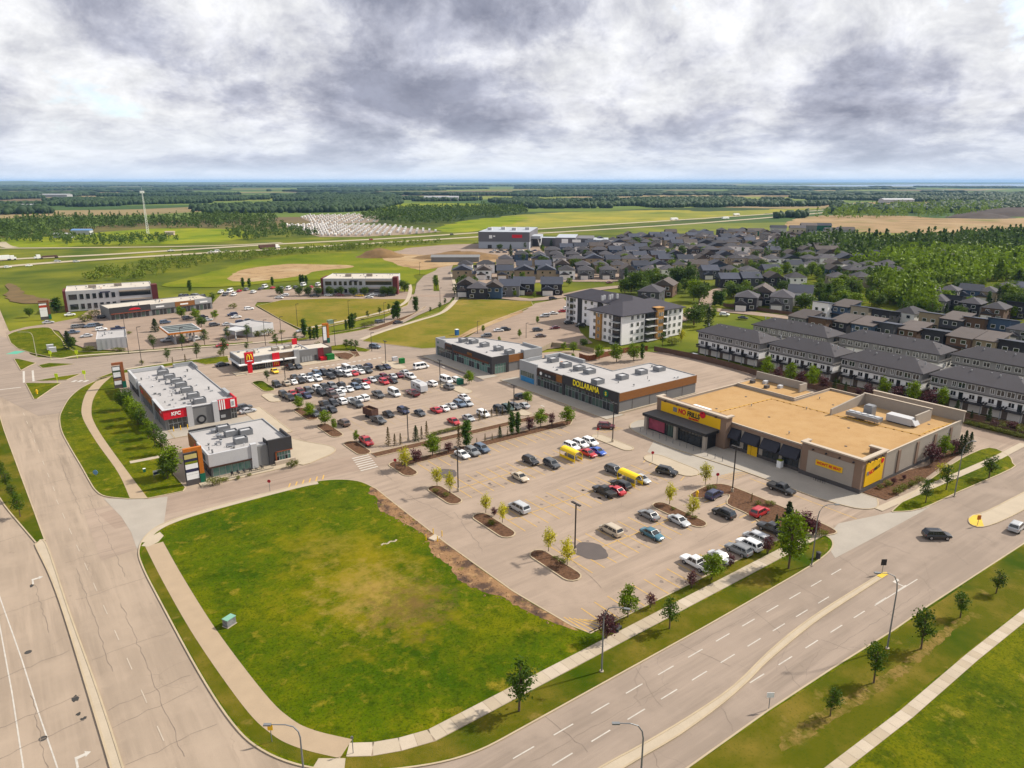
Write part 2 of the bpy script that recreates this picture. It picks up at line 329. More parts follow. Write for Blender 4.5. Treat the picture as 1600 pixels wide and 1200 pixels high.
# ================================================================ the setting
def capsule(x0, x1, y0, y1, n=6, rot=None):
    """rounded-end island outline"""
    w = (x1 - x0) / 2; cx = (x0 + x1) / 2; r = w; pts = []
    for k in range(n + 1): a = math.pi * k / n; pts.append((cx + r * math.cos(a), y1 - r + r * math.sin(a)))
    for k in range(n + 1): a = math.pi + math.pi * k / n; pts.append((cx + r * math.cos(a), y0 + r + r * math.sin(a)))
    return pts
def strip_mb(mb, pts, w, z0, z1, closed=False, side=0.5):
    """a raised strip of width w along a polyline; side 0.5 centred, 0 all on the left, 1 all on the right"""
    P = [Vector(p[:2]) for p in pts]; n = len(P); Ls, Rs = [], []
    for i in range(n):
        a = P[i - 1] if (i > 0 or closed) else P[i]; b = P[(i + 1) % n] if (i < n - 1 or closed) else P[i]
        d = (b - a); d = d.normalized() if d.length > 1e-6 else Vector((1, 0)); nn = Vector((-d.y, d.x))
        Ls.append(P[i] + nn * w * (1 - side)); Rs.append(P[i] - nn * w * side)
    o = len(mb.v)
    for l, r in zip(Ls, Rs): mb.v += [(r.x, r.y, z0), (r.x, r.y, z1), (l.x, l.y, z1), (l.x, l.y, z0)]
    m = n if closed else n - 1
    for i in range(m):
        a = o + 4 * i; b = o + 4 * ((i + 1) % n)
        for k in range(3): mb.f.append((a + k, a + k + 1, b + k + 1, b + k)); mb.m.append(0)
    if not closed:
        mb.f.append((o, o + 3, o + 2, o + 1)); e = o + 4 * (n - 1); mb.f.append((e, e + 1, e + 2, e + 3)); mb.m += [0, 0]
    for k in range(len(mb.f)): mb.f[k] = tuple(reversed(mb.f[k])) if k >= len(mb.f) - 3 * m - (0 if closed else 2) else mb.f[k]
    return mb
def band(pts, w, z, name, m, parent=None):
    """flat strip of road or path along a polyline"""
    mb = MB(); P = [Vector(p[:2]) for p in pts]; n = len(P)
    ws = w if isinstance(w, (list, tuple)) else [w] * n
    for i in range(n):
        d = (P[min(i + 1, n - 1)] - P[max(i - 1, 0)]).normalized(); nn = Vector((-d.y, d.x)) * ws[i] / 2
        mb.v += [tuple(P[i] - nn) + (z,), tuple(P[i] + nn) + (z,)]
    for i in range(n - 1): mb.f.append((2 * i, 2 * i + 2, 2 * i + 3, 2 * i + 1)); mb.m.append(0)
    return struct(name, mb, m, parent)
def lawn(name, pts, m, kerb=True, z=0.10, kclosed=True, kpts=None, parent=None):
    o = struct(name, MB().prism(pts, -0.04, z), m, parent)
    if kerb:
        a = sum(p[0] * q[1] - q[0] * p[1] for p, q in zip(pts, pts[1:] + [pts[0]]))
        kp = kpts or (pts if a > 0 else list(reversed(pts)))
        strip_mb(MB(), kp, 0.22, -0.03, z + 0.045, kclosed, 0.5).build('kerb', M_KERB, o)
    return o

# far ground: fields and woodland floor out to the horizon
def ground_mat():
    m, nt, N, L, P = newmat('prairie_ground'); P.inputs['Roughness'].default_value = 0.95; P.inputs['Specular IOR Level'].default_value = 0.1
    geo = N.new('ShaderNodeNewGeometry')
    mp = N.new('ShaderNodeMapping'); mp.inputs['Scale'].default_value = (1, 1.9, 1); mp.inputs['Rotation'].default_value = (0, 0, R(36)); L.new(geo.outputs['Position'], mp.inputs[0])
    vo = N.new('ShaderNodeTexVoronoi'); vo.distance = 'CHEBYCHEV'; vo.inputs['Scale'].default_value = 0.0011; vo.inputs['Randomness'].default_value = 0.8; L.new(mp.outputs[0], vo.inputs['Vector'])
    sp = N.new('ShaderNodeSeparateColor'); L.new(vo.outputs['Color'], sp.inputs[0])
    r = N.new('ShaderNodeValToRGB'); r.color_ramp.interpolation = 'CONSTANT'; L.new(sp.outputs[0], r.inputs[0]); e = r.color_ramp.elements
    cols = [(0.0, alb(118, 138, 54)), (0.22, alb(82, 110, 50)), (0.38, alb(146, 154, 66)), (0.52, alb(96, 118, 50)), (0.66, alb(176, 154, 108)), (0.76, alb(70, 90, 44)), (0.90, alb(140, 118, 88))]
    while len(e) < len(cols): e.new(0.5)
    for el, (p, c) in zip(e, cols): el.position = p; el.color = c + (1,)
    n = N.new('ShaderNodeTexNoise'); n.inputs['Scale'].default_value = 0.02; n.inputs['Detail'].default_value = 8; L.new(geo.outputs['Position'], n.inputs['Vector'])
    near = N.new('ShaderNodeValToRGB'); L.new(n.outputs[0], near.inputs[0]); ne = near.color_ramp.elements
    ne[0].position = 0.35; ne[0].color = alb(84, 104, 14) + (1,); ne[1].position = 0.68; ne[1].color = alb(150, 150, 36) + (1,)
    ln = N.new('ShaderNodeVectorMath'); ln.operation = 'LENGTH'; L.new(geo.outputs['Position'], ln.inputs[0])
    mr = N.new('ShaderNodeMapRange'); mr.inputs['From Min'].default_value = 850; mr.inputs['From Max'].default_value = 1300; L.new(ln.outputs['Value'], mr.inputs['Value'])
    mx = N.new('ShaderNodeMix'); mx.data_type = 'RGBA'; L.new(mr.outputs[0], mx.inputs['Factor'])
    L.new(near.outputs[0], [s for s in mx.inputs if s.name == 'A' and s.type == 'RGBA'][0]); L.new(r.outputs[0], [s for s in mx.inputs if s.name == 'B' and s.type == 'RGBA'][0])
    mu = N.new('ShaderNodeMix'); mu.data_type = 'RGBA'; mu.blend_type = 'MULTIPLY'; mu.inputs['Factor'].default_value = 0.5
    n2 = N.new('ShaderNodeTexNoise'); n2.inputs['Scale'].default_value = 0.004; n2.inputs['Detail'].default_value = 10; L.new(geo.outputs['Position'], n2.inputs['Vector'])
    rr = N.new('ShaderNodeValToRGB'); L.new(n2.outputs[0], rr.inputs[0]); rr.color_ramp.elements[0].position = 0.3; rr.color_ramp.elements[0].color = (0.45, 0.5, 0.45, 1); rr.color_ramp.elements[1].position = 0.62
    L.new([o for o in mx.outputs if o.type == 'RGBA'][0], [s for s in mu.inputs if s.name == 'A' and s.type == 'RGBA'][0]); L.new(rr.outputs[0], [s for s in mu.inputs if s.name == 'B' and s.type == 'RGBA'][0])
    L.new([o for o in mu.outputs if o.type == 'RGBA'][0], P.inputs['Base Color'])
    return m
struct('ground', MB().sheet([(-60000, -60000), (60000, -60000), (60000, 60000), (-60000, 60000)], -0.30), ground_mat())

# ---- roads
road_a = struct('arterial_road', MB().sheet([(-40, -40), (70, -40), (40, 60), (38, 150), (34, 240), (20, 262), (10, 300), (4.5, 372), (3, 460), (-40, 480)], 0.0), M_ROADY)
road_c = struct('cross_road', MB().sheet([(12, 36.0), (90, 36.2), (160, 35.2), (320, 33), (560, 28), (560, 46), (330, 52), (200, 56), (190, 62), (10, 62)], 0.006), M_ROADX)
lot = struct('commercial_pavement', MB().sheet([(58.6, 64.2), (112, 63.5), (113, 56), (206, 56), (205, 100), (203, 150), (199, 176), (190, 190), (172, 200), (160, 203), (151, 218), (140, 236), (128, 262), (95, 270), (60, 268), (30, 262), (26, 240), (30, 150), (8, 152), (8, 128), (40, 133), (58, 124)], 0.012), M_LOT)
band(smooth([(11, 144), (18, 145), (30, 144.3), (45, 143.7), (60, 143), (80, 140.6), (130, 139.5)], 5), 9.0, 0.018, 'internal_drive', M_DRIVE)
road_b = struct('collector_road', MB().sheet(gl([(-40, 520), (10, 527), (28, 547), (60, 558), (110, 561), (200, 553), (300, 545), (400, 537), (470, 528.5), (545, 516), (580, 506), (620, 488), (640, 470), (648, 458), (651, 443), (662, 431), (680, 423), (700, 402), (712, 402), (704, 425), (707, 445), (710, 461), (702, 472), (655, 492), (620, 510), (592, 524), (640, 536), (690, 546), (700, 560), (640, 560), (560, 546), (440, 548), (340, 556), (230, 571), (175, 584), (150, 594), (120, 612), (96, 645), (60, 650), (-40, 600)]), 0.024), M_ROADX)
struct('west_pavement', MB().sheet(gl([(8, 520), (40, 511), (68, 507), (120, 497), (150, 478), (330, 476), (350, 455), (430, 452), (505, 448), (640, 456), (640, 468), (402, 472), (398, 478), (470, 518), (478, 526), (400, 536), (230, 548), (190, 548), (135, 545), (104, 533), (92, 517), (70, 513), (45, 515), (14, 524)]), 0.018), M_DRIVE)
band(smooth(gl([(640, 462), (720, 462.5), (780, 464), (830, 468), (880, 462), (930, 452), (990, 446), (1040, 443)]), 4), 9, 0.03, 'estate_street', M_DRIVE)
struct('apartment_pavement', MB().sheet(gl([(700, 548), (735, 524), (770, 503), (822, 484), (836, 474), (880, 466), (893, 478), (896, 497), (908, 520), (926, 536), (890, 541), (850, 546), (835, 556), (790, 545), (740, 535)]), 0.03), M_DRIVE)
band(smooth(gl([(1000, 553), (1075, 556), (1140, 572), (1230, 600), (1330, 628), (1450, 655), (1640, 705)]), 4), 7, 0.02, 'townhouse_lane', M_DRIVE)
band(smooth(gl([(1080, 480), (1110, 483), (1170, 489), (1240, 497), (1300, 507)]), 4), 9, 0.03, 'estate_street', M_DRIVE)
band(smooth(gl([(1010, 505), (1060, 500), (1100, 478), (1110, 458), (1150, 445)]), 4), 7, 0.028, 'estate_street', M_DRIVE)

# ---- highway in the middle distance
M_HWY = mat('highway_asphalt', alb(206, 192, 160), 0.9, 0.08, 0.05)
hw1 = smooth(gl([(-250, 440), (0, 417), (100, 409), (250, 399.5), (400, 391), (560, 381.5), (740, 370.5), (900, 361), (1080, 349.5), (1200, 340), (1290, 332)]), 4)
hw2 = smooth(gl([(-250, 424), (0, 406), (170, 397.5), (300, 389.5), (440, 381), (600, 373), (740, 364), (870, 356), (1000, 347.5), (1170, 336.5), (1290, 328)]), 4)
band(hw1, 13, 0.05, 'highway', M_HWY); band(hw2, 13, 0.05, 'highway', M_HWY)
band(smooth(gl([(-200, 392), (0, 388), (130, 387), (250, 385.5), (360, 383), (440, 379)]), 4), 9, 0.05, 'frontage_road', M_HWY)
band(smooth(gl([(0, 378), (8, 384), (20, 387)]), 4), 10, 0.06, 'frontage_road', M_HWY)

struct('estate_lawn', MB().sheet(gl([(1110, 470), (1150, 425), (1230, 400), (1330, 398), (1640, 400), (1640, 600), (1500, 575), (1330, 530), (1190, 500)]), -0.05), M_LAWN)
# ---- open land patches
def patch(name, px, m, z=0.04):
    P = smooth(gl(px), 6, True); d0 = math.dist(P[0], (0, 0)); k = 0.012 * d0; out = []
    for x, y in dens(P + P[:1], max(4.0, d0 * .012))[:-1]: q = Vector((x * .03, y * .03, 1.7)); out.append((x + k * mnoise.noise(q) + .4 * k * mnoise.noise(q * 4), y + k * mnoise.noise(q + Vector((9, 4, 2))) + .4 * k * mnoise.noise(q * 4.3)))
    return struct(name, MB().sheet(out, z), m)
M_BRIGHT = ramp_mat('bright_meadow', [alb(142, 156, 30), (alb(178, 176, 48), 0.012, 5, 0.45, 0.7), (alb(98, 128, 22), 0.02, 5, 0.5, 0.7)], 0.95)
M_CROP = ramp_mat('young_crop', [alb(154, 156, 66), (alb(190, 176, 72), 0.006, 5, 0.45, 0.65), (alb(112, 130, 52), 0.01, 5, 0.5, 0.68)], 0.95)
M_TILL = ramp_mat('tilled_earth', [alb(186, 156, 116), (alb(158, 134, 92), 0.02, 6, 0.45, 0.65), (alb(204, 176, 136), 0.008, 5, 0.5, 0.7), (alb(144, 140, 80), 0.012, 6, 0.55, 0.7)], 0.95)
patch('meadow', [(0, 372), (90, 368), (150, 363), (240, 357), (345, 357), (400, 366), (330, 378), (200, 382), (60, 386), (0, 384)], M_BRIGHT, -0.2)
patch('meadow', [(600, 318), (740, 318), (800, 326), (760, 332), (640, 332), (560, 326)], M_BRIGHT, -0.2)
patch('meadow', [(690, 352), (760, 341), (820, 338), (800, 350), (740, 360), (690, 362)], M_BRIGHT, -0.16)
patch('crop_field', [(800, 337), (920, 330), (1060, 328), (1110, 330), (1280, 325), (1230, 331), (1080, 343), (900, 354), (800, 358), (770, 352)], M_CROP, -0.18)
patch('tilled_field', [(1235, 345), (1290, 337), (1400, 337), (1480, 341), (1700, 341), (1700, 362), (1480, 366), (1340, 362), (1240, 357)], M_TILL, -0.1)
patch('tilled_field', [(1290, 320), (1370, 316), (1460, 318), (1440, 323), (1330, 326)], M_TILL, -0.14)
patch('vacant_meadow', [(250, 445), (330, 425), (420, 402), (520, 396), (610, 398), (690, 420), (690, 430), (655, 430), (640, 448), (600, 440), (480, 438), (340, 448)], M_FIELD, 0.0)
patch('bare_clearing', [(360, 428), (400, 417), (470, 413), (550, 416), (500, 424), (470, 432), (400, 440), (360, 438)], M_DIRT, 0.03)
patch('bare_clearing', [(595, 402), (640, 392), (720, 388), (800, 398), (780, 408), (720, 413), (660, 422), (630, 418), (610, 410)], M_DIRT, 0.05)
patch('arena_pavement', [(610, 393), (680, 384), (760, 380), (960, 378), (1010, 384), (960, 394), (860, 402), (790, 405), (720, 398), (650, 398)], M_DRIVE, 0.07)
patch('earth_scar', [(8, 455), (14, 443), (30, 447), (34, 458), (60, 465), (90, 470), (50, 474), (12, 470)], mat('earth_scar', alb(128, 104, 62), 0.95, 0.3, 0.1), 0.03)
lawn('vacant_triangle', gl([(402, 478), (440, 469), (520, 466.5), (640, 468), (637, 477), (606, 489), (560, 500), (482, 517), (472, 515), (440, 500)]), M_DRYF, True, 0.10)
fld = lawn('vacant_field', gl([(566, 533), (600, 516), (650, 500), (690, 487), (708, 470), (722, 467), (830, 471), (833, 478), (800, 490), (765, 504), (735, 521), (690, 543), (660, 545), (620, 540), (590, 536)]), M_DRYF, True, 0.10)
struct('dirt_track', MB().sheet(gl([(690, 541), (735, 515), (780, 497), (815, 485), (818, 488), (770, 507), (738, 521), (700, 540)]), 0.108), M_DIRT)
band(smooth(gl([(563, 531), (600, 517.5), (650, 502), (690, 489), (709, 473), (714, 462), (709, 440), (705, 425)]), 5), 2.2, 0.125, 'sidewalk', M_CONC)
band(smooth(gl([(480, 513), (560, 497), (606, 485), (634, 472), (641, 455), (640, 445)]), 5), 2.2, 0.125, 'sidewalk', M_CONC)
lawn('traffic_island', smooth(gl([(575, 515), (600, 506), (650, 488), (664, 479), (662, 482), (630, 500), (590, 515)]), 3, True), M_MULCH, True, 0.12)
lawn('traffic_island', gl([(677, 431), (684, 430), (687, 455), (677, 455)]), M_LAWN, True, 0.12)
lawn('traffic_island', smooth(gl([(420, 535), (470, 529), (540, 517), (590, 509), (560, 517), (500, 527), (440, 537)]), 3, True), M_LAWN, True, 0.12)

# ---- corner with the empty lawn, its verges and walks
corner = [(61, 55)] + smooth([(42, 55), (36, 55.2), (30.6, 56.8), (24, 60.5), (19.5, 64.7), (16.5, 69.8), (15.0, 76), (14.1, 88.3), (13.5, 108.9), (13.3, 121), (13.8, 128), (16, 133.4), (20.1, 136.8), (28.4, 138.1), (45, 138.5), (52.5, 137.2), (57.2, 133), (58.6, 127)], 5) \
    + [(58.4, 118), (58.2, 98), (58.6, 79), (60.1, 66.5), (61, 63.7), (103, 63.9), (112, 63.9)] + smooth([(114.2, 63.0), (115.2, 60.6), (114.2, 58), (110.5, 56.3), (103, 55.5), (90, 55.2), (75, 55)], 4)
cl = lawn('corner_lawn', corner, M_VACANT, True, 0.10)
vg = [(61, 55.15)] + smooth([(42, 55.15), (36, 55.4), (30.8, 57), (24.3, 60.7), (19.9, 64.9), (16.9, 70), (15.3, 76), (14.35, 88.3), (13.75, 108.9), (13.6, 121), (14.0, 127)], 4) + gl([(231, 850), (260, 910), (310, 993), (385, 1098), (436, 1148), (505, 1178), (560, 1181)]) + [(33, 59.2), (113, 59.6), (114.2, 58.8), (110.3, 56.5), (103, 55.7), (90, 55.4), (75, 55.2)]
struct('verge', MB().sheet(vg, 0.106), M_VERGE)
struct('verge', MB().sheet([(62, 61.5), (113, 62.2), (112.5, 63.5), (103, 63.7), (62, 63.5)], 0.106), M_VERGE)
soilp = smooth([(58.45, 128), (56.6, 126), (56.4, 122), (54.6, 118), (55.4, 113), (56.0, 108), (56.4, 104), (55.8, 100), (54.2, 96), (54.8, 91), (53.4, 87), (54.6, 82), (56.2, 79), (56.8, 75), (58.0, 70), (59.7, 65.8), (60, 66.6), (58.5, 79), (58.1, 98), (58.3, 118)], 4, True)
rs = random.Random(3); soilp = [(x + (rs.uniform(-.35, .35) if x < 57.6 else 0), y + rs.uniform(-.3, .3)) for x, y in dens(soilp + soilp[:1], 0.6)[:-1]]
struct('soil_strip', MB().sheet(soilp, 0.112), M_SOIL)
# clods and ruts along the stripped edge: far too many to count
mb = MB()
for k in range(900):
    i = rs.randrange(len(soilp)); x = soilp[i][0] + rs.gauss(1.2, 0.9); y = soilp[i][1] + rs.gauss(0, 0.8)
    if not (52.5 < x < 58.2): continue
    r = rs.uniform(0.06, 0.28); h = r * rs.uniform(0.4, 0.9)
    mb.add([(x + r, y, .1), (x, y + r * rs.uniform(.6, 1.2), .1), (x - r * rs.uniform(.6, 1.2), y, .1), (x, y - r, .1), (x + rs.uniform(-.3, .3) * r, y, .1 + h)], [(0, 1, 4), (1, 2, 4), (2, 3, 4), (3, 0, 4)])
tag(mb.build('soil_clods', M_SOIL), 'loose clods of brown soil along the lawn edge beside the parking lot', 'soil', kind='stuff')
pathA = smooth(gl([(241, 851), (271, 907), (321, 990), (396, 1093), (440, 1136), (480, 1156), (541, 1171)]), 6)
band(pathA, 2.9, 0.118, 'multi_use_path', M_PATH)
band(smooth([(15.2, 130.6), (17.2, 133.9), (21, 136.2), (28.6, 137.35), (45, 137.75), (50, 137.2)], 5), 1.35, 0.119, 'sidewalk', M_CONC)
struct('path_ramp', MB().sheet(gl([(221, 854), (234, 840), (250, 832), (256, 838), (247, 848), (232, 855)]), 0.124), M_CONC)
sw = band([(24.4, 64.0), (26.6, 62.5), (29.4, 61.3), (33, 60.3), (115, 61.0)], 2.1, 0.112, 'sidewalk', M_GRAVEL)
def slabs(parent, pts, w, z, step=1.55):
    P = dens(pts, step); sh = None; m_ = [M_CONC, M_CONC2, M_CONC3]
    for a, b in zip(P, P[1:]):
        d = Vector(b) - Vector(a); l = d.length - 0.035; c = (Vector(a) + Vector(b)) / 2; an = math.atan2(d.y, d.x)
        key = (round(l, 2), w)
        if key not in slab_cache: slab_cache[key] = [MB().box(-l / 2, l / 2, -w / 2, w / 2, -0.05, 0.012).mesh('paving_slab', mm) for mm in m_]
        put('paving_slab', random.choice(slab_cache[key]), parent, (c.x, c.y, z), an)
slab_cache = {}
M_CONC2 = mat('concrete_light', alb(222, 205, 182), 0.9, 0.08, 0.4); M_CONC3 = mat('concrete_dull', alb(206, 188, 162), 0.9, 0.1, 0.4)
slabs(sw, [(24.3, 64.1), (26.6, 62.5), (29.4, 61.3), (33, 60.35), (115, 61.05)], 2.0, 0.118)
struct('walk_ramp', MB().sheet(gl([(498, 1186), (540, 1186), (537, 1215), (480, 1215)]), 0.118), M_CONC)
# far side of the cross road
sl = lawn('roadside_lawn', [(40, 39.9), (53.3, 39.5), (68, 39.5), (81.6, 39.1), (96.8, 38.4), (107, 38.3), (140.7, 37.2), (220, 34.5), (400, 28), (560, 22), (560, -200), (20, -200), (20, 35), (30, 39)], M_LAWN, True, 0.10, False, [(40, 39.9), (53.3, 39.5), (68, 39.5), (81.6, 39.1), (96.8, 38.4), (107, 38.3), (140.7, 37.2), (220, 34.5), (400, 28)][::-1])
struct('verge', MB().sheet([(40, 39.5), (68, 39.2), (96, 38.1), (140, 37), (220, 34.3), (220, 28), (117, 29.6), (97, 30), (65, 30.6), (40, 31)], 0.106), M_VERGE)
sw2 = band([(40, 30.4), (66, 29.8), (81, 29.2), (99, 29.1), (118, 28.6), (220, 25)], 1.5, 0.110, 'sidewalk', M_GRAVEL)
slabs(sw2, [(60, 29.93), (66, 29.8), (81, 29.2), (99, 29.1), (118, 28.6), (150, 27.5)], 1.45, 0.116)
# medians
def median(name, a, b, m=M_CONC, tip=None):
    return lawn(name, list(a) + list(reversed(b)), m, True, 0.13)
mc = median('concrete_median', smooth([(30, 45.6), (45.7, 45.2), (51.3, 44.8), (59.7, 44.5), (68.3, 44.7), (77.7, 46.1), (86, 46.9), (95.5, 47.2), (110.3, 47.15)], 3), smooth([(30, 44), (47.6, 43.7), (56, 43.3), (64.6, 43.6), (71, 44.3), (76.1, 45.1), (88.7, 46.2), (100, 46.4), (110.3, 46.45)], 3))
MB().prism([(108.9, 47.25), (110.8, 47.2), (111.3, 46.8), (110.8, 46.38), (108.9, 46.36)], 0.02, 0.19).build('painted_nose', M_YK, mc)
md = lawn('concrete_median', smooth(gl([(1514, 812), (1520, 806), (1545, 798), (1600, 770), (1700, 722), (1700, 735), (1620, 785), (1570, 812), (1535, 824), (1517, 820)]), 3, True), M_CONC, True, 0.13)
MB().prism(gl([(1513, 812), (1520, 806.5), (1531, 805), (1537, 823.5), (1527, 824), (1516, 820)]), 0.02, 0.19).build('painted_nose', M_YK, md)
ma = median('concrete_median', smooth([(-0.2, 141.6), (1.0, 140.4), (2.0, 113.2), (3.0, 90.1), (3.5, 70), (3.7, 40)], 4), smooth([(-0.5, 141.4), (-0.45, 139.7), (0.6, 127.6), (1.3, 113.8), (2.0, 89.8), (2.45, 70), (2.6, 40)], 4))
lawn('grass_median', smooth([(-4, 300), (-3.0, 234.4), (-1.2, 190), (0.3, 156.8), (0.95, 142)], 3) + [(-0.4, 142)] + smooth([(-3.4, 158.6), (-4.9, 168.6), (-8.5, 200), (-9, 300)], 3), M_VERGE, True, 0.10)
# lawn between the slip lane and the fried-chicken building
bl = lawn('boulevard_lawn', smooth(gl([(151, 595), (128, 606), (109, 622), (97, 642), (93.5, 655), (97, 675), (110, 700), (126, 727), (140, 752), (150, 767), (165, 776), (200, 780)]), 4) + gl([(232, 779), (286, 768), (290, 762), (268, 738), (257, 700), (232, 668), (205, 632), (186, 606), (176, 588)]), M_LAWN, True, 0.10)
struct('multi_use_path', MB().sheet(smooth(gl([(150, 596.5), (136, 612), (128, 635), (130, 655), (150, 690), (184, 738), (203, 779)]), 5) + list(reversed(smooth(gl([(175, 588), (158, 604), (146, 624), (143, 645), (148, 662), (165, 690), (205, 745), (231, 779)]), 5))), 0.112), M_PATH)
band(gl([(203, 723), (235, 717), (264, 711)]), 1.7, 0.116, 'sidewalk', M_CONC)
for px in ([(22, 561), (31, 561.5), (56, 567.5), (44, 573), (32.5, 579)], [(60, 571), (77, 567.5), (116, 569), (80, 574), (66, 575.5)], [(57.5, 595), (90, 589.5), (126, 584.5), (104, 594), (67.5, 595.8)], [(40, 599), (95, 599), (85, 605), (58, 623.5), (53, 624)]):
    lawn('traffic_island', gl(px), M_LAWN, True, 0.12)
lawn('roadside_lawn', smooth(gl([(12, 524), (22, 519), (45, 514), (76, 512), (86, 521), (96, 530), (104, 543), (128, 549.5), (200, 549), (300, 541), (395, 534)]), 3) + gl([(395, 536.5), (300, 544.5), (200, 552), (110, 560), (95, 560), (78, 558), (50, 552), (28, 545), (17, 536)]), M_LAWN, True, 0.10)
band(smooth(gl([(80, 562), (100, 560), (125, 556), (200, 550.8), (300, 543.5), (400, 535.8), (470, 527)]), 3), 1.8, 0.125, 'sidewalk', M_CONC)
lawn('roadside_lawn', gl([(150, 592), (178, 581.5), (240, 570.5), (340, 556.5), (356, 556), (358, 566), (322, 570), (305, 566), (196, 583), (178, 587)]), M_LAWN, True, 0.10)
band(smooth(gl([(196, 577), (240, 570.5), (330, 558.5), (358, 556)]), 3), 1.5, 0.125, 'sidewalk', M_CONC)
lawn('roadside_lawn', gl([(516, 541), (540, 538), (580, 547), (572, 550), (516, 548)]), M_LAWN, True, 0.12)
for px in ([(520, 553), (540, 551), (556, 555), (545, 562), (530, 561)], [(545, 548), (556, 546), (563, 556), (555, 558)]):
    lawn('planting_island', gl(px), M_MULCH, True, 0.12)
lawn('roadside_lawn', smooth(gl([(1396, 797), (1425, 772), (1450, 752), (1500, 718), (1545, 700), (1575, 712), (1582, 724), (1580, 733), (1500, 768), (1440, 795), (1400, 800)]), 3, True), M_LAWN, True, 0.10)
struct('mulch_bed', MB().sheet(gl([(1345, 769), (1352, 764), (1420, 735), (1450, 728), (1480, 706), (1505, 690), (1515, 700), (1470, 730), (1440, 752), (1400, 775), (1385, 782)]), 0.128), M_MULCH)
band(gl([(1372, 797), (1440, 767), (1500, 741), (1560, 715), (1600, 694)]), 1.7, 0.128, 'sidewalk', M_CONC)
struct('concrete_apron', MB().sheet(gl([(1292, 838), (1310, 818), (1395, 800), (1480, 774), (1440, 800), (1370, 838), (1305, 872), (1297, 860)]), 0.026), M_APRON)
lawn('hedge_bed', gl([(1500, 662), (1600, 687), (1700, 712), (1700, 690), (1600, 664), (1510, 645), (1330, 605), (1210, 577), (1190, 580), (1300, 610)]), M_MULCH, True, 0.12)
struct('concrete_apron', MB().sheet(gl([(162, 779), (212, 779.5), (232, 780), (262, 776), (256, 820), (232, 842), (214, 858), (205, 832), (190, 808)]), 0.03), M_APRON)

# ---- walks in front of the shops
def walk(name, x0, x1, y0, y1, m=M_APRON): return lawn(name, [(x0, y0), (x1, y0), (x1, y1), (x0, y1)], m, True, 0.12)
lawn('shop_walk', smooth([(138.2, 62.2), (134, 60.2), (130.4, 62.5), (128.6, 70)], 4) + [(128.4, 88), (126.5, 106)] + smooth([(126.8, 112), (128, 120), (130.5, 124), (135, 125.5), (138.2, 124)], 4), M_APRON, True, 0.12)
walk('shop_walk', 128.8, 135.5, 131.0, 180.5); walk('shop_walk', 124.6, 131, 184.5, 224); walk('shop_walk', 31.8, 51.9, 184.8, 191.9)
walk('shop_walk', 27.8, 31.6, 184.8, 240); walk('shop_walk', 52, 57, 172, 198, M_CONC)
lawn('shop_walk', smooth([(50, 150.3), (56, 150.2), (60.5, 152.8), (60.5, 157), (57, 163), (54, 170), (50, 171)], 4, True), M_CONC, True, 0.12)
lawn('patio', [(29.5, 149.8), (50.4, 149.6), (50.4, 154.5), (29.5, 154.5)], M_CONC, True, 0.12)
walk('shop_walk', 61.5, 99.5, 236.2, 242, M_CONC)

# ---- islands of the parking lots
for (x0, x1, y0, y1) in ((67.4, 70.6, 75.4, 87.0), (67.4, 70.6, 93.4, 104.8), (67.0, 70.2, 110.8, 121.2), (66.6, 70.0, 128.6, 138.2)):
    lawn('planting_island', capsule(x0, x1, y0, y1), M_MULCH, True, 0.12)
lawn('planting_island', [(69.5, 134.3), (118, 133.6), (121, 136), (118, 137.2), (69.5, 136.9)], M_MULCH, True, 0.12)
lawn('planting_island', [(66.6, 143.2), (119, 142.4), (119, 145.0), (66.6, 146.0)], M_MULCH, True, 0.12)
lawn('concrete_island', capsule(116.2, 119.4, 111.0, 124.2), M_CONC, True, 0.12); lawn('concrete_island', capsule(115.6, 120.8, 91.8, 106.4), M_CONC, True, 0.12)
lawn('planting_island', smooth(gl([(1078, 775), (1090, 766), (1112, 757.5), (1132, 757.5), (1160, 767), (1250, 804), (1300, 826), (1303, 835), (1262, 838), (1225, 826), (1200, 824), (1165, 802), (1136, 788), (1140, 774), (1120, 775), (1095, 779)]), 3, True), M_MULCH, True, 0.12)
lawn('planting_island', capsule(98.7, 102.0, 75.2, 87.6), M_MULCH, True, 0.12)
for (x0, x1, y0, y1, m) in ((63.6, 66.8, 177.8, 190.4, M_MULCH), (63.6, 66.8, 161.4, 173.4, M_MULCH), (63.8, 67.2, 146.2, 156.8, M_MULCH), (61.0, 64.6, 200, 210, M_CONC), (63.0, 66.6, 212, 226, M_LAWN), (110.5, 114.5, 174, 190, M_CONC), (112, 116, 146.5, 158, M_CONC), (108, 112.5, 212, 225, M_CONC)):
    lawn('planting_island', capsule(x0, x1, y0, y1), m, True, 0.12)
struct('concrete_pad', MB().sheet([(119, 90), (128.6, 87), (126.4, 112), (120, 108)], 0.02), M_APRON)
# dark sealed patches on the asphalt
M_SEAL = mat('asphalt_patch', alb(122, 112, 108), 0.9, 0.1, 0.3)
struct('asphalt_patch', MB().sheet([(128.7, 183), (128.7, 226), (123.5, 226), (121.0, 183)][::-1] and [(121.5, 183), (124.4, 183), (124.4, 226), (121.5, 226)], 0.017), M_SEAL)

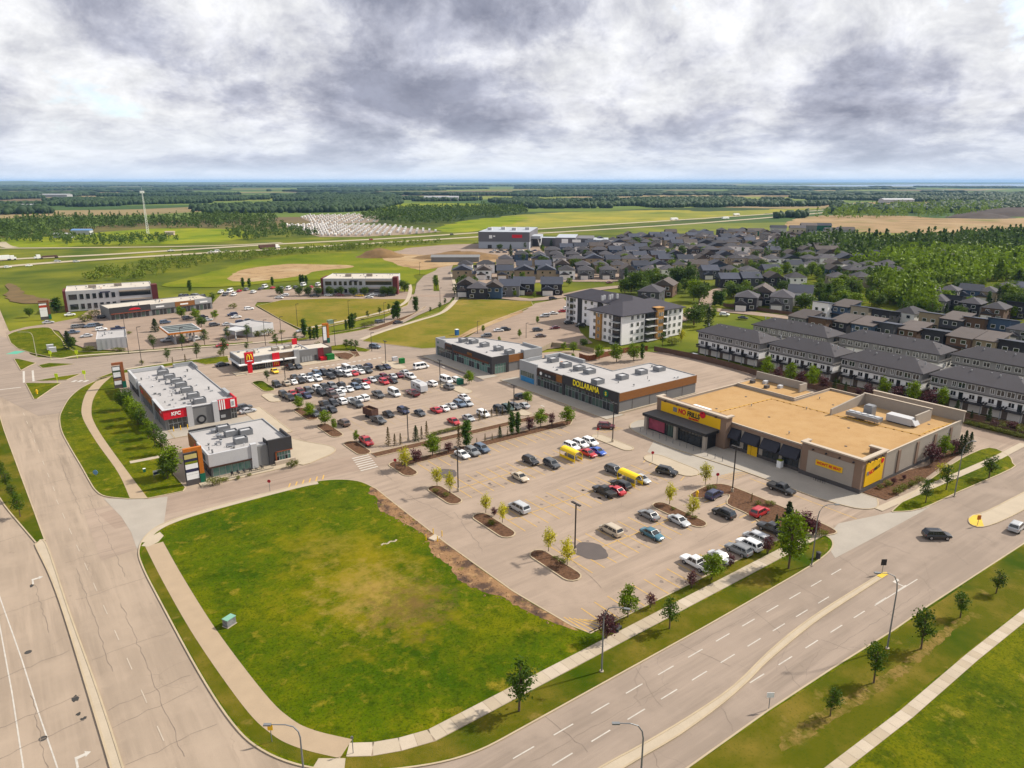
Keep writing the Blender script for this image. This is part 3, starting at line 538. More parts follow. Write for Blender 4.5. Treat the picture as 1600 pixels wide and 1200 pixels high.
# ---- painted markings
def lines(name, segs, w, z, m, parent):
    mb = MB()
    for a, b in segs:
        a, b = Vector(a), Vector(b); d = (b - a).normalized(); n = Vector((-d.y, d.x)) * w / 2
        mb.sheet([tuple(a - n), tuple(b - n), tuple(b + n), tuple(a + n)], z)
    return mb.build(name, m, parent)
segs = []
xs = [64.2 + 2.72 * k for k in range(18)]
segs += [((x, 63.9), (x, 69.2)) for x in xs]
for c, x0, x1 in ((81.0, 72.4, 98), (99.1, 72.4, 112), (117.0, 72.4, 113)):
    n = int((x1 - x0) / 2.75)
    segs += [((x0 + 2.75 * k, c - 5.4), (x0 + 2.75 * k, c + 5.4)) for k in range(n + 1)] + [((x0, c), (x0 + 2.75 * n, c))]
segs += [((72.4 + 2.75 * k, 128.6), (72.4 + 2.75 * k, 134.0)) for k in range(16)]
segs += [((108.6, y), (114.2, y)) for y in (68.2, 70.9, 73.6, 76.4, 79.2, 82.0)]
for k in range(7): segs.append(((61.0 + 0.9 * k, 64.1), (60.6 + 0.9 * k * 0.55, 69 - 0.55 * k)))           # hatched corner
for k in range(7): segs.append(((113.2 + .2 * k, 92 + 2.0 * k), (115.6 + .2 * k, 93 + 2.0 * k)))
for k in range(6): segs.append(((121.5 + 1.1 * k, 88.5), (122.5 + 1.1 * k, 85.6)))
for k in range(6): segs.append(((120.5 + 1.1 * k, 126.5), (121.5 + 1.1 * k, 123.2)))
segs += [((126.2, 60 + 3 * k), (126.2, 62.9 + 3 * k)) for k in range(8)]
lines('stall_lines', segs, 0.17, 0.030, M_YEL, lot)
seg2 = []
for c, x0, x1 in ((214.8, 68, 108), (201.5, 68, 110), (186.0, 68, 110), (166.5, 70, 112)):
    n = int((x1 - x0) / 2.75); seg2 += [((x0 + 2.75 * k, c - 5.2), (x0 + 2.75 * k, c + 5.2)) for k in range(n + 1)]
seg2 += [((70 + 2.75 * k, 146.4), (70 + 2.75 * k, 151.6)) for k in range(16)] + [((72 + 2.75 * k, 230.5), (72 + 2.75 * k, 235.6)) for k in range(8)]
lines('stall_lines', seg2, 0.13, 0.030, mat('faded_yellow_paint', alb(214, 184, 132, 0.52), 0.8, 0.2, 1.0, fine=0.3), lot)
seg = [((88, 242.0 - 1), (88.01, 241))]
for k in range(14): seg.append(((84.5 + 2.0 * k, 231.2), (85.6 + 2.0 * k, 231.2)))
lines('crosswalk_blocks', seg[1:], 1.0, 0.031, M_WHITE, lot)
lines('crosswalk_bars', [((60.2 + 1.0 * k * 0.25, 138.0 + 1.3 * k), (64.4 + 1.0 * k * 0.25, 138.0 + 1.3 * k)) for k in range(7)], 0.5, 0.031, M_WHITE, lot)
lines('crosswalk_bars', [((44 + 1.5 * k, 138.4), (45.2 + 1.5 * k, 140.6)) for k in range(6)], 0.28, 0.031, M_YEL, lot)
lines('arrow_marks', [((78 + k, 98), (78.2 + k, 98)) for k in range(0)] + [((128, 195 + 0), (128, 196.6)), ((128, 174), (128, 175.6)), ((122.8, 205), (122.8, 206.6)), ((122.5, 150), (122.5, 151.6)), ((122.6, 163), (122.6, 164.8))], 0.45, 0.031, M_WHITE, lot)
def dash_row(parent, items, w=0.16, m=None):
    for (x0, y0, x1, y1) in items:
        d = Vector((x1 - x0, y1 - y0)); L_ = d.length
        key = ('dash', round(L_, 1), m is None)
        if key not in slab_cache: slab_cache[key] = MB().box(-L_ / 2, L_ / 2, -w / 2, w / 2, -0.002, 0.004).mesh('lane_marking', m or M_WHITE)
        put('lane_marking', slab_cache[key], parent, ((x0 + x1) / 2, (y0 + y1) / 2, 0.018), math.atan2(d.y, d.x))
dash_row(road_c, [(26.8 + 5.9 * k, 52.0 - .004 * k, 29.8 + 5.9 * k, 52.0 - .004 * k) for k in range(14)] + [(29.8 + 5.85 * k, 48.65, 32.8 + 5.85 * k, 48.65) for k in range(12)] + [(70.5 + 6.1 * k, 43.9 - .12 * k, 73.5 + 6.1 * k, 43.85 - .12 * k) for k in range(7)] + [(100.5, 43.2, 113.4, 42.9)])
M_FADE = mat('worn_white_paint', alb(216, 200, 180), .8, .2, 1.0, fine=.3)
dash_row(road_a, [(6.9 - .043 * (t - 100), t, 6.9 - .043 * (t + 3 - 100), t + 3) for t in range(70, 160, 8)] + [(4.9 - .03 * (t - 150), t, 4.9 - .03 * (t + 3 - 150), t + 3) for t in range(166, 330, 9)], .13, M_FADE)
lines('edge_line', [((-1.7, 72), (-2.5, 82)), ((-2.5, 82), (-3.4, 92)), ((-3.4, 92), (-4.4, 105)), ((-4.4, 105), (-6.2, 124.6)), ((-6.2, 124.6), (-8, 145)), ((-5.2, 72), (-5.4, 83)), ((-5.4, 83), (-5.8, 98)), ((-5.8, 98), (-6.6, 118))], 0.16, 0.012, M_WHITE, road_a)
for (x, y, rz) in ((-0.6, 80.6, 0.2), (-1.8, 127.5, 0.1)):
    MB().sheet([(-.12, -1.2), (.12, -1.2), (.12, .2), (.9, .3), (.9, .05), (1.5, .6), (.9, 1.1), (.9, .75), (-.12, .7)], 0).build('turn_arrow', M_WHITE, road_a).location = (x, y, 0.014)
MB().sheet([(-.12, -1.2), (.12, -1.2), (.12, .2), (.9, .3), (.9, .05), (1.5, .6), (.9, 1.1), (.9, .75), (-.12, .7)], 0).build('turn_arrow', M_WHITE, road_c).location = (109.5, 44.2, 0.018)
lines('stop_line', [(gl([(0, 609)])[0], gl([(33, 605)])[0]), (gl([(37, 580)])[0], gl([(37.5, 598)])[0]), (gl([(51, 579)])[0], gl([(52.5, 596)])[0])], 0.6, 0.034, M_WHITE, road_b)
lines('crosswalk_bars', [(gl([(113 + 9 * k, 597)])[0], gl([(119.5 + 9 * k, 594)])[0]) for k in range(3)], 1.1, 0.034, M_WHITE, road_b)
lines('crosswalk_bars', [(gl([(16, 551)])[0], gl([(33, 551)])[0])], 5, 0.034, mat('teal_crossing_paint', alb(110, 200, 170), 0.8), road_b)
M_COVER = mat('cast_iron', (0.06, 0.055, 0.05), 0.7, metal=0.3)
def disc(name, x, y, r, z, m, parent):
    mb = MB(); n = 16; mb.sheet([(r * math.cos(2 * math.pi * k / n), r * math.sin(2 * math.pi * k / n)) for k in range(n)], 0); o = mb.build(name, m, parent); o.location = (x, y, z); return o
for u, v in ((44, 1019), (67, 1154)): p = g(u, v); disc('manhole_cover', p.x, p.y, 0.45, 0.012, M_COVER, road_a)
M_TAR = mat('tar_patch', (0.035, 0.033, 0.03), 0.8)
for u, v, r in ((117, 1092, .55), (123, 1116, .3), (131, 1123, .35), (50, 915, .4)): 
    p = g(u, v); struct('tar_patch', MB().sheet([(p.x + r * random.uniform(.6, 1.2) * math.cos(a), p.y + r * random.uniform(.6, 1.6) * math.sin(a)) for a in [k * .6 for k in range(10)]], 0.012), M_TAR, road_a)
# wet stain by the light pole
st = [(83.0 + 2.7 * math.cos(a) * (1 + .07 * math.sin(3 * a) + .03 * math.sin(11 * a)), 78.4 + 3.3 * math.sin(a) * (1 + .05 * math.cos(5 * a))) for a in [2 * math.pi * k / 56 for k in range(56)]]
cst = g(923, 861); st = [(x - 83.0 + cst.x, y - 78.4 + cst.y) for x, y in st]
struct('oil_stain', MB().sheet(st, 0.034), mat('oil_stain', alb(112, 102, 98), 0.85, 0.1, 0.5), lot)
struct('oil_stain', MB().sheet([(x * .9 - .9 * cst.x + g(697, 740).x, y * .8 - .8 * cst.y + g(697, 740).y) for x, y in st], 0.034), bpy.data.materials['oil_stain'], lot)
# sealed cracks and seams across the carriageways
M_SEALC = mat('crack_sealant', alb(150, 134, 120), .85, .2, 1.0); rc = random.Random(17)
def crack(name, a, b, w, z, parent, wob=.25, m=None):
    n = max(4, int(math.dist(a, b) / 1.1)); pts = [(a[0] + (b[0] - a[0]) * k / n + rc.uniform(-wob, wob), a[1] + (b[1] - a[1]) * k / n + rc.uniform(-wob, wob)) for k in range(n + 1)]
    mb = MB(); P = [Vector(q) for q in pts]
    for k in range(n + 1):
        d = (P[min(k + 1, n)] - P[max(k - 1, 0)]).normalized(); nn = Vector((-d.y, d.x)) * w * rc.uniform(.4, 1.0) / 2; mb.v += [tuple(P[k] - nn) + (z,), tuple(P[k] + nn) + (z,)]
    for k in range(n): mb.f.append((2 * k, 2 * k + 2, 2 * k + 3, 2 * k + 1)); mb.m.append(0)
    mb.build(name, m or M_SEALC, parent)
for y in (76.5, 84, 87.5, 99.5, 117, 131, 158, 171, 186, 205, 224): crack('sealed_crack', (3.4 - .01 * (y - 90), y), (13.2, y + rc.uniform(-1, 2.5)), .09, .0135, road_a)
for y in (79, 88, 93.5, 104, 121, 148, 176): crack('sealed_crack', (-9, y - 2), (1.2 - .02 * (y - 90), y + rc.uniform(-1, 1)), .11, .0135, road_a)
for x0, y0, y1 in ((5.0, 95, 128), (9.2, 74, 112), (10.4, 120, 160), (-3.2, 76, 96), (-1.0, 110, 126), (7.6, 150, 190)): crack('sealed_crack', (x0, y0), (x0 - .6, y1), .08, .0136, road_a, .18)
for x in (33, 46, 58, 71, 83, 96, 108, 121, 133, 149): crack('sealed_crack', (x, 47.6), (x + rc.uniform(-2, 3), 54.7), .08, .0185, road_c); crack('sealed_crack', (x + 4, 39.8), (x + 5 + rc.uniform(-2, 2), 43.4), .08, .0185, road_c)
for x0, x1, y in ((40, 62, 50.4), (66, 90, 53.3), (84, 110, 41.2)): crack('sealed_crack', (x0, y), (x1, y - .4), .07, .0186, road_c, .15)
for a, b in (((64, 140), (63.5, 128)), ((66, 108), (62, 92)), ((74, 91), (70.5, 71.5)), ((84, 106.5), (112, 108.5)), ((62, 124), (64.5, 106)), ((95, 72), (112, 74.5)), ((100, 124), (118, 127)), ((70, 158), (92, 160)), ((72, 176), (104, 178)), ((70, 194), (100, 195.5)), ((122, 140), (124, 176)), ((58, 148), (57, 170))): crack('sealed_crack', a, b, .08, .0275, lot, .3)
# drips under the stalls
M_DRIP = mat('stall_drip', alb(150, 134, 122), .85, .2, 1.5)
for k in range(90):
    row, off = rc.choice([(66.3, 64.2), (78.2, 72.4), (83.8, 72.4), (96.3, 72.4), (101.9, 72.4), (114.2, 72.4), (119.8, 72.4), (131.3, 72.4)]), 0
    x = row[1] + 2.75 * rc.randrange(14) + 1.37 + rc.uniform(-.3, .3); y = row[0] + rc.uniform(-1.4, 1.4); r = rc.uniform(.15, .5)
    MB().sheet([(x + r * rc.uniform(.6, 1.2) * math.cos(a), y + r * rc.uniform(.6, 1.3) * math.sin(a)) for a in [j * .63 for j in range(10)]], .0262).build('oil_drip', M_DRIP, lot)
# worn strip along the tree line of the far verge
wp = smooth([(64, 34.5), (72, 33.9), (80, 33.2), (90, 32.8), (100, 33.1), (108, 33.0), (108, 33.9), (99, 34.5), (90, 34.2), (82, 34.9), (73, 35.6), (66, 36.0)], 4, True); wp = [(x + rs.uniform(-.35, .35), y + rs.uniform(-.25, .25)) for x, y in dens(wp + wp[:1], .5)[:-1]]
struct('worn_strip', MB().sheet(wp, .1095), ramp_mat('worn_grass', [alb(150, 126, 66), (alb(104, 104, 22), .5, 7, .42, .62), (alb(176, 148, 92), 1.2, 6, .55, .75), (alb(92, 92, 20), 2.6, 5, .52, .7)], .95, .6, 6.0))
# water and hills on the horizon
M_WATER = glassy('lake_water', (0.10, 0.14, 0.18), 0.25)
struct('lake', MB().sheet(gl([(1180, 290.2), (1400, 288.2), (1700, 287.2), (1900, 289.0), (1700, 291.2), (1450, 291.4), (1300, 291.4)], -0.25), -0.25), M_WATER)
mb = MB(); xs_ = np.linspace(-260, 760, 60); 
for i, u in enumerate(xs_):
    d = g(u, 290.0); dv = Vector((d.x, d.y)).normalized(); h = (58 * max(0, 1 - max(0, u + 40) / 620) ** 1.2 + 12) * (0.8 + 0.4 * mnoise.noise(Vector((u * 0.02, 3.3, 0)))) 
    for dist, hh in ((12500, -1), (14500, .55 * h + 8), (17000, h + 12), (21000, -1)): mb.v.append((dv.x * dist, dv.y * dist, hh))
for i in range(59):
    for k in range(3): mb.f.append((4 * i + k, 4 * i + k + 1, 4 * i + 5 + k, 4 * i + 4 + k)); mb.m.append(0)
struct('hills', mb, mat('hill_cover', alb(96, 112, 66), 0.95, 0.45, 0.0012, fine=0.3))
# ================================================================ buildings
def obj_mat(name, rough=0.75, **k): return mat(name, (1, 1, 1), rough, objcol=True, **k)
M_ROOFG = mat('roof_membrane', alb(206, 202, 200), 0.85, 0.10, 0.15); M_ROOFW = mat('roof_membrane_white', alb(232, 222, 206), 0.85, 0.09, 0.2)
M_ROOFT = ramp_mat('roof_gravel', [alb(214, 174, 122), (alb(202, 160, 108), 0.35, 7, 0.45, 0.75), (alb(222, 184, 132), 0.12, 6, 0.5, 0.75), (alb(170, 130, 88), 4.0, 4, 0.55, 0.85), (alb(232, 198, 150), 6.0, 3, 0.6, 0.85)], 0.95, 0.4, 8.0)
M_BLOCK = mat('beige_block', alb(196, 184, 170), 0.9, 0.06, 0.5); M_BROWN = mat('brown_stucco', alb(164, 136, 116), 0.9, 0.06, 0.5); M_CAP = mat('cap_flashing', alb(222, 204, 182), 0.7, 0.05)
M_CHAR = mat('charcoal_cladding', alb(72, 70, 72), 0.7, 0.08, 0.4); M_GREY = mat('grey_cladding', alb(150, 150, 150), 0.6, 0.06, 0.4); M_LGREY = mat('light_grey_cladding', alb(190, 192, 194), 0.6, 0.05, 0.4)
M_WCLAD = mat('white_cladding', alb(226, 226, 228), 0.6, 0.04, 0.4); M_WOOD = mat('wood_cladding', alb(170, 112, 56), 0.7, 0.16, 0.8, streak=(1, 1, 6)); M_DKST = mat('dark_stone', alb(104, 98, 96), 0.9, 0.15, 0.6)
M_RED = mat('red_panel', (0.55, 0.008, 0.02), 0.5, 0.03); M_YELP = mat('yellow_panel', (0.72, 0.42, 0.006), 0.5, 0.03); M_BLK = mat('black_metal', (0.018, 0.018, 0.02), 0.5, 0.1); M_ORG = mat('orange_timber', alb(222, 128, 34), 0.65, 0.12, 1.0)
M_WHT = mat('white_sign', (0.75, 0.75, 0.74), 0.5, 0.03); M_TEALB = mat('green_sign_base', alb(24, 120, 92), 0.6); M_METAL = mat('galvanised_metal', alb(176, 178, 182), 0.45, 0.1, 0.8, metal=0.4); M_SIL = mat('silver_frame', alb(198, 200, 202), 0.5, 0.04, metal=0.2)
M_GLT = glassy('teal_glass', (0.10, 0.20, 0.17)); M_GLD = glassy('dark_glass', (0.018, 0.022, 0.026)); M_GLG = glassy('green_glass', (0.05, 0.085, 0.07)); M_BRIGHTY = mat('bright_yellow_letter', (0.85, 0.70, 0.02), 0.5, 0.02)
M_BLUEF = mat('blue_window_film', alb(70, 160, 220), 0.3, 0.25, 0.9); M_PINK = mat('pink_poster', alb(186, 86, 110), 0.5, 0.4, 0.7)
class Bd:
    def __init__(s, name, label, cat, x, y, rz=0.0, group=None, z=0.0):
        s.root = thing(name, label, cat, (x, y, z), rz, group); s.x, s.y, s.rz = x, y, rz
        s.off = (x, y) if rz == 0.0 else (0, 0)          # square-on buildings are written in site coordinates
    def part(s, name, mb, m, parent=None, label=None):
        if s.off != (0, 0): mb.v = [(v[0] - s.off[0], v[1] - s.off[1], v[2]) for v in mb.v]
        o = mb.build(name, m, parent or s.root)
        if label: o['label'] = label
        return o
    def box(s, name, m, *b, parent=None): return s.part(name, MB().box(*b), m, parent)
    def text(s, body, size, m, loc, facing, parent=None, name='lettering', ext=0.06, sx=1.0, bold=0.0):
        cu = bpy.data.curves.new(name, 'FONT'); cu.body = body; cu.size = size; cu.extrude = ext; cu.align_x = 'CENTER'; cu.align_y = 'CENTER'; cu.offset = bold
        t = bpy.data.objects.new('tmp', cu); me = bpy.data.meshes.new_from_object(t); bpy.data.objects.remove(t)
        me.materials.clear(); me.materials.append(m); o = put(name, me, parent or s.root)
        rz = {'-y': 0, '+x': R(90), '+y': R(180), '-x': R(-90)}[facing]
        o.location = (loc[0] - s.off[0], loc[1] - s.off[1], loc[2]); o.rotation_euler = (R(90), 0, rz); o.scale = (sx, 1, 1); return o
def fb(ax, c, a0, a1, z0, z1, t0, t1, mb=None):
    mb = mb or MB()
    if ax == '-x': return mb.box(c - t1, c - t0, a0, a1, z0, z1)
    if ax == '+x': return mb.box(c + t0, c + t1, a0, a1, z0, z1)
    if ax == '-y': return mb.box(a0, a1, c - t1, c - t0, z0, z1)
    return mb.box(a0, a1, c + t0, c + t1, z0, z1)
def glazing(b, ax, c, a0, a1, z0, z1, n, glass, frame=M_SIL, transom=None, name='window_pane', fw=0.07, parent=None):
    """a row of separate panes in a frame proud of the wall"""
    fr = MB(); w = (a1 - a0) / n
    for k in range(n + 1): fb(ax, c, a0 + w * k - fw / 2, a0 + w * k + fw / 2, z0, z1, 0.0, 0.12, fr)
    for z in [z0, z1] + ([transom] if transom else []): fb(ax, c, a0, a1, z - fw / 2, z + fw / 2, 0.0, 0.105, fr)
    f = b.part('window_frame', fr, frame, parent)
    zs = [z0, transom, z1] if transom else [z0, z1]
    for k in range(n):
        for q in range(len(zs) - 1):
            g_ = glass if not isinstance(glass, (list, tuple)) else random.choice(glass)
            b.part(name, fb(ax, c, a0 + w * k + fw / 2, a0 + w * (k + 1) - fw / 2, zs[q] + fw / 2, zs[q + 1] - fw / 2, 0.01, 0.05), g_, f)
    return f
def ring(x0, x1, y0, y1, z0, z1, t, mb=None):
    mb = mb or MB(); mb.box(x0, x1, y0, y0 + t, z0, z1); mb.box(x0, x1, y1 - t, y1, z0, z1); mb.box(x0, x0 + t, y0 + t, y1 - t, z0, z1); return mb.box(x1 - t, x1, y0 + t, y1 - t, z0, z1)
def rooftop_unit(b, x, y, z, w=3.0, d=2.2, h=1.3, m=None):
    """louvred screen round a packaged air handler"""
    u = b.part('rooftop_unit', ring(x - w / 2, x + w / 2, y - d / 2, y + d / 2, z, z + h, 0.08), m or M_METAL)
    b.part('air_handler', MB().box(x - w / 2 + .35, x + w / 2 - .35, y - d / 2 + .3, y + d / 2 - .3, z, z + h * 0.82), M_WCLAD, u)
    lv = MB()
    for k in range(1, 6): ring(x - w / 2 - .03, x + w / 2 + .03, y - d / 2 - .03, y + d / 2 + .03, z + h * k / 6 - .03, z + h * k / 6 + .02, 0.025, lv)
    b.part('louvre', lv, M_GREY, u); return u
def vents(b, x0, x1, y0, y1, z, n, seed):
    r_ = random.Random(seed)
    for k in range(n):
        x, y = r_.uniform(x0, x1), r_.uniform(y0, y1); h = r_.uniform(.25, .8); w = r_.uniform(.12, .4)
        if r_.random() < .55: b.part('roof_vent', MB().tube([(x, y, z), (x, y, z + h)], w * .6, 8).tube([(x, y, z + h), (x, y, z + h + .12)], w * .9, 8), r_.choice([M_METAL, M_GREY, M_WCLAD]))
        else: b.part('roof_vent', MB().box(x - w, x + w, y - w * .7, y + w * .7, z, z + h * .6).box(x - w * 1.15, x + w * 1.15, y - w * .8, y + w * .8, z + h * .6, z + h * .6 + .06), r_.choice([M_METAL, M_GREY, M_ORG if k % 9 == 0 else M_LGREY]))

# ---- supermarket
def supermarket():
    b = Bd('supermarket', 'beige supermarket with tan gravel roof and long yellow entrance sign', 'supermarket', 138.0, 66.0)
    poly = [(138, 66), (184.5, 66), (184.5, 100), (167, 100), (167, 118.6), (138, 118.6)]
    b.part('wall', MB().prism(poly, 0, 5.95), M_BLOCK)
    b.part('roof', MB().sheet([(138.3, 66.3), (184.2, 66.3), (184.2, 99.7), (166.7, 99.7), (166.7, 118.3), (138.3, 118.3)], 5.98), M_ROOFT)
    pp = MB(); strip_mb(pp, [(138, 66), (184.5, 66), (184.5, 100), (167, 100), (167, 118.6), (138, 118.6)], 0.35, 5.9, 6.45, True, 0.0); pr = b.part('parapet', pp, M_BLOCK)
    pc = MB(); strip_mb(pc, [(137.95, 65.95), (184.55, 65.95), (184.55, 100.05), (167.05, 100.05), (167.05, 118.65), (137.95, 118.65)], 0.5, 6.45, 6.56, True, 0.0); b.part('coping', pc, M_CAP, pr)
    b.part('plinth', MB().box(137.88, 138.0, 79.5, 99.9, 0, 0.9).box(147.3, 184.6, 65.86, 66.0, 0, 0.75), M_DKST)
    b.part('cornice', MB().box(137.72, 138.0, 79.4, 98, 5.45, 6.2), M_BROWN)
    # pilasters of the long side
    for x in (153.0, 161.4, 170, 178): b.box('pilaster', M_BROWN, x, x + 1.1, 65.8, 66.0, 0.75, 5.9)
    # corner tower
    t = b.part('corner_tower', MB().box(137.4, 138.02, 65.6, 79.2, 0, 7.3).box(138.02, 147, 65.6, 66.02, 0, 7.3).box(146.4, 147, 66.02, 69, 6.0, 7.3).box(138.02, 139.8, 78.6, 79.2, 5.9, 7.3), M_BROWN)
    b.part('coping', MB().box(137.1, 138.1, 65.3, 79.5, 7.3, 7.62).box(138.1, 147.3, 65.3, 66.3, 7.3, 7.62).box(146.2, 147.3, 66.3, 69.2, 7.3, 7.62).box(138.1, 140, 78.5, 79.5, 7.3, 7.62), M_CAP, t)
    b.part('panel', MB().box(137.34, 137.4, 67.3, 77.6, 1.0, 6.0), M_BLOCK, t); b.part('plinth', MB().box(137.25, 137.4, 65.45, 79.3, 0, 1.0).box(137.4, 147.1, 65.45, 65.6, 0, 1.0), M_DKST, t)
    s1 = b.part('wall_sign', MB().box(137.2, 137.34, 69.6, 75.6, 3.3, 4.5), M_YELP, t); b.text("WON'T BE BEAT", 0.78, M_RED, (137.18, 72.6, 3.9), '-x', t, 'lettering', .02, .95, .02)
    s2 = b.part('wall_sign', MB().box(138.7, 145.9, 65.42, 65.58, 1.25, 6.35), M_YELP, t); o = b.text('NO', 1.25, M_RED, (140.9, 65.4, 4.1), '-y', t, 'lettering', .02, 1, .03); o2 = b.text('FRILLS', 1.0, M_BLK, (143.1, 65.4, 4.55), '-y', t, 'lettering', .02, .9, .03)
    b.part('logo_banana', MB().box(139.2, 139.8, 65.36, 65.42, 3.7, 4.5), M_GREY, t); o.rotation_euler[1] = R(-8); o2.rotation_euler[1] = R(-14)
    b.part('logo_disc', MB().tube([(145.1, 65.42, 5.7), (145.1, 65.36, 5.7)], .55, 14), M_RED, t)
    for y in (67.5, 70.5, 73.5, 76.5): b.part('wall_lamp', MB().box(136.9, 137.4, y - .12, y + .12, 6.35, 6.6), M_BLK, t)
    for x in (139.5, 142.2, 145): b.part('wall_lamp', MB().box(x - .12, x + .12, 65.1, 65.6, 6.55, 6.8), M_BLK, t)
    # bays with awnings
    for y0 in (95.3, 90.1, 84.9, 79.9):
        y1 = y0 + 4.1
        b.part('window_pane', MB().box(137.9, 138.0, y0, y1, 0.15, 4.9), M_GLD)
        aw = MB(); aw.add([(138, y0 - .15, 5.3), (138, y1 + .15, 5.3), (136.5, y1 + .15, 3.3), (136.5, y0 - .15, 3.3), (138, y0 - .15, 3.25), (138, y1 + .15, 3.25), (136.5, y1 + .15, 3.0), (136.5, y0 - .15, 3.0)], [(0, 3, 2, 1), (3, 7, 6, 2), (0, 4, 7, 3), (1, 2, 6, 5)])
        b.part('awning', aw, mat('awning_cloth', alb(62, 62, 72), 0.8, 0.1, 1.0) if 'awning_cloth' not in bpy.data.materials else bpy.data.materials['awning_cloth'])
        fr = MB()
        for k in range(4): fr.box(137.84, 137.9, y0 + k * 1.35, y0 + k * 1.35 + .06, 0.15, 3.3)
        b.part('window_frame', fr, M_BLK)
    b.part('door', MB().box(137.8, 137.9, 90.4, 92.0, 0.1, 2.4), M_YELP); b.part('door', MB().box(137.8, 137.9, 92.1, 93.0, 0.1, 2.4), M_YELP)
    # entrance wall and canopy
    e = b.part('entrance_wall', MB().box(135.8, 138.02, 98, 119.8, 0, 7.9), M_BROWN); b.part('coping', MB().box(135.5, 136.6, 97.7, 120.1, 7.9, 8.25).box(136.6, 138.4, 97.7, 98.7, 7.9, 8.25).box(136.6, 138.4, 119.1, 120.1, 7.9, 8.25), M_CAP, e)
    b.part('sign_panel', MB().box(135.7, 135.8, 99.6, 118.3, 4.7, 7.25), M_YELP, e)
    b.text('NO', 1.75, M_RED, (135.66, 111.3, 6.1), '-x', e, 'lettering', .05, .85, .05); b.text('FRILLS', 1.75, M_BLK, (135.66, 107.7, 6.1), '-x', e, 'lettering', .05, .8, .05); b.text('supermarket', 0.75, M_RED, (135.66, 107.6, 5.15), '-x', e, 'lettering', .05, .8, .03)
    b.part('logo_block', MB().box(135.6, 135.7, 113.0, 114.2, 5.55, 6.7), M_GREY, e); b.part('logo_disc', MB().tube([(135.7, 104.9, 7.0), (135.55, 104.9, 7.0)], .85, 16), M_RED, e)
    for y in (101, 105, 109, 113, 117): b.part('wall_lamp', MB().box(135.3, 135.8, y - .15, y + .15, 7.4, 7.6), M_BLK, e)
    c = b.part('entrance_canopy', MB().box(130.9, 135.8, 99.8, 120.2, 3.75, 4.45), M_BLK); b.part('canopy_roof', MB().box(131.1, 135.8, 100.0, 120.0, 4.45, 4.5), mat('canopy_membrane', alb(104, 100, 98), .9, .12, .4), c)
    for y in (100.2, 109.2, 119.0): b.part('pier', MB().box(131.3, 132.1, y, y + .85, 0.12, 3.75), M_BLOCK, c)
    glazing(b, '-x', 132.2, 101.2, 109.1, 0.2, 3.6, 8, M_GLD, M_BLK, 2.6, parent=c); glazing(b, '-x', 132.2, 110.2, 113.4, 0.2, 3.6, 4, [M_GLD, M_GLG], M_BLK, parent=c)
    b.part('vestibule', MB().box(132.2, 135.8, 100.6, 119.6, 0, 3.75), M_BLK, c); b.part('poster', MB().box(132.05, 132.19, 113.6, 118.9, 0.5, 3.4), M_PINK, c)
    b.part('door', MB().box(132.02, 132.19, 102.2, 105.4, 0.15, 2.5), M_GLD, c)
    # dock roof behind, screens and machines on the roof
    d = b.part('dock_roof', MB().box(167.02, 176, 100.05, 118, 0, 6.75), M_BLOCK); b.part('roof', MB().sheet([(167.3, 100.4), (175.7, 100.4), (175.7, 117.7), (167.3, 117.7)], 6.77), M_ROOFT, d)
    b.part('coping', ring(166.9, 176.1, 99.95, 118.1, 6.75, 6.9, .3), M_CAP, d); b.part('screen_wall', MB().box(175.4, 175.8, 102, 117.8, 6.9, 9.0).box(172.5, 175.4, 102, 102.4, 6.9, 9.0), M_BLOCK, d)
    s = b.part('screen_wall', MB().box(179.2, 179.6, 71.2, 88, 5.98, 8.9).box(171.5, 179.2, 71.2, 71.6, 5.98, 8.7), M_BLOCK); b.part('screen_wall', MB().add([(163.5, 87.6, 5.98), (179.2, 87.6, 5.98), (179.2, 88, 5.98), (163.5, 88, 5.98), (163.5, 87.6, 7.6), (179.2, 87.6, 8.9), (179.2, 88, 8.9), (163.5, 88, 7.6)], [(3, 2, 1, 0), (4, 5, 6, 7), (0, 1, 5, 4), (1, 2, 6, 5), (2, 3, 7, 6), (3, 0, 4, 7)]), M_BLOCK)
    b.part('coping', MB().box(179.1, 179.7, 71.1, 88.1, 8.9, 9.0), M_CAP, s); b.part('parapet', MB().box(184.2, 184.7, 65.8, 88, 6.0, 8.6), M_BLOCK); b.part('coping', MB().box(184.1, 184.8, 65.6, 88.2, 8.6, 8.8), M_CAP)
    p0 = g(1350, 651, 7.0)
    r = b.part('condenser_rack', MB().box(p0.x - 1.2, p0.x + 1.2, p0.y - 4, p0.y + 4, 6.7, 7.6), M_METAL)
    for k in range(5): b.part('fan', MB().tube([(p0.x, p0.y - 3.2 + 1.6 * k, 7.6), (p0.x, p0.y - 3.2 + 1.6 * k, 7.8)], .6, 10), M_WCLAD, r)
    for k in range(4):
        for sx in (-.95, .95): b.part('leg', MB().box(p0.x + sx - .05, p0.x + sx + .05, p0.y - 3.8 + 2.4 * k, p0.y - 3.7 + 2.4 * k, 5.98, 6.7), M_GREY, r)
    b.part('cooling_unit', MB().box(p0.x + 2.5, p0.x + 4.6, p0.y - .5, p0.y + 1.6, 5.98, 9.0).box(p0.x + 2.7, p0.x + 4.4, p0.y - .3, p0.y + 1.4, 9.0, 9.2), M_METAL)
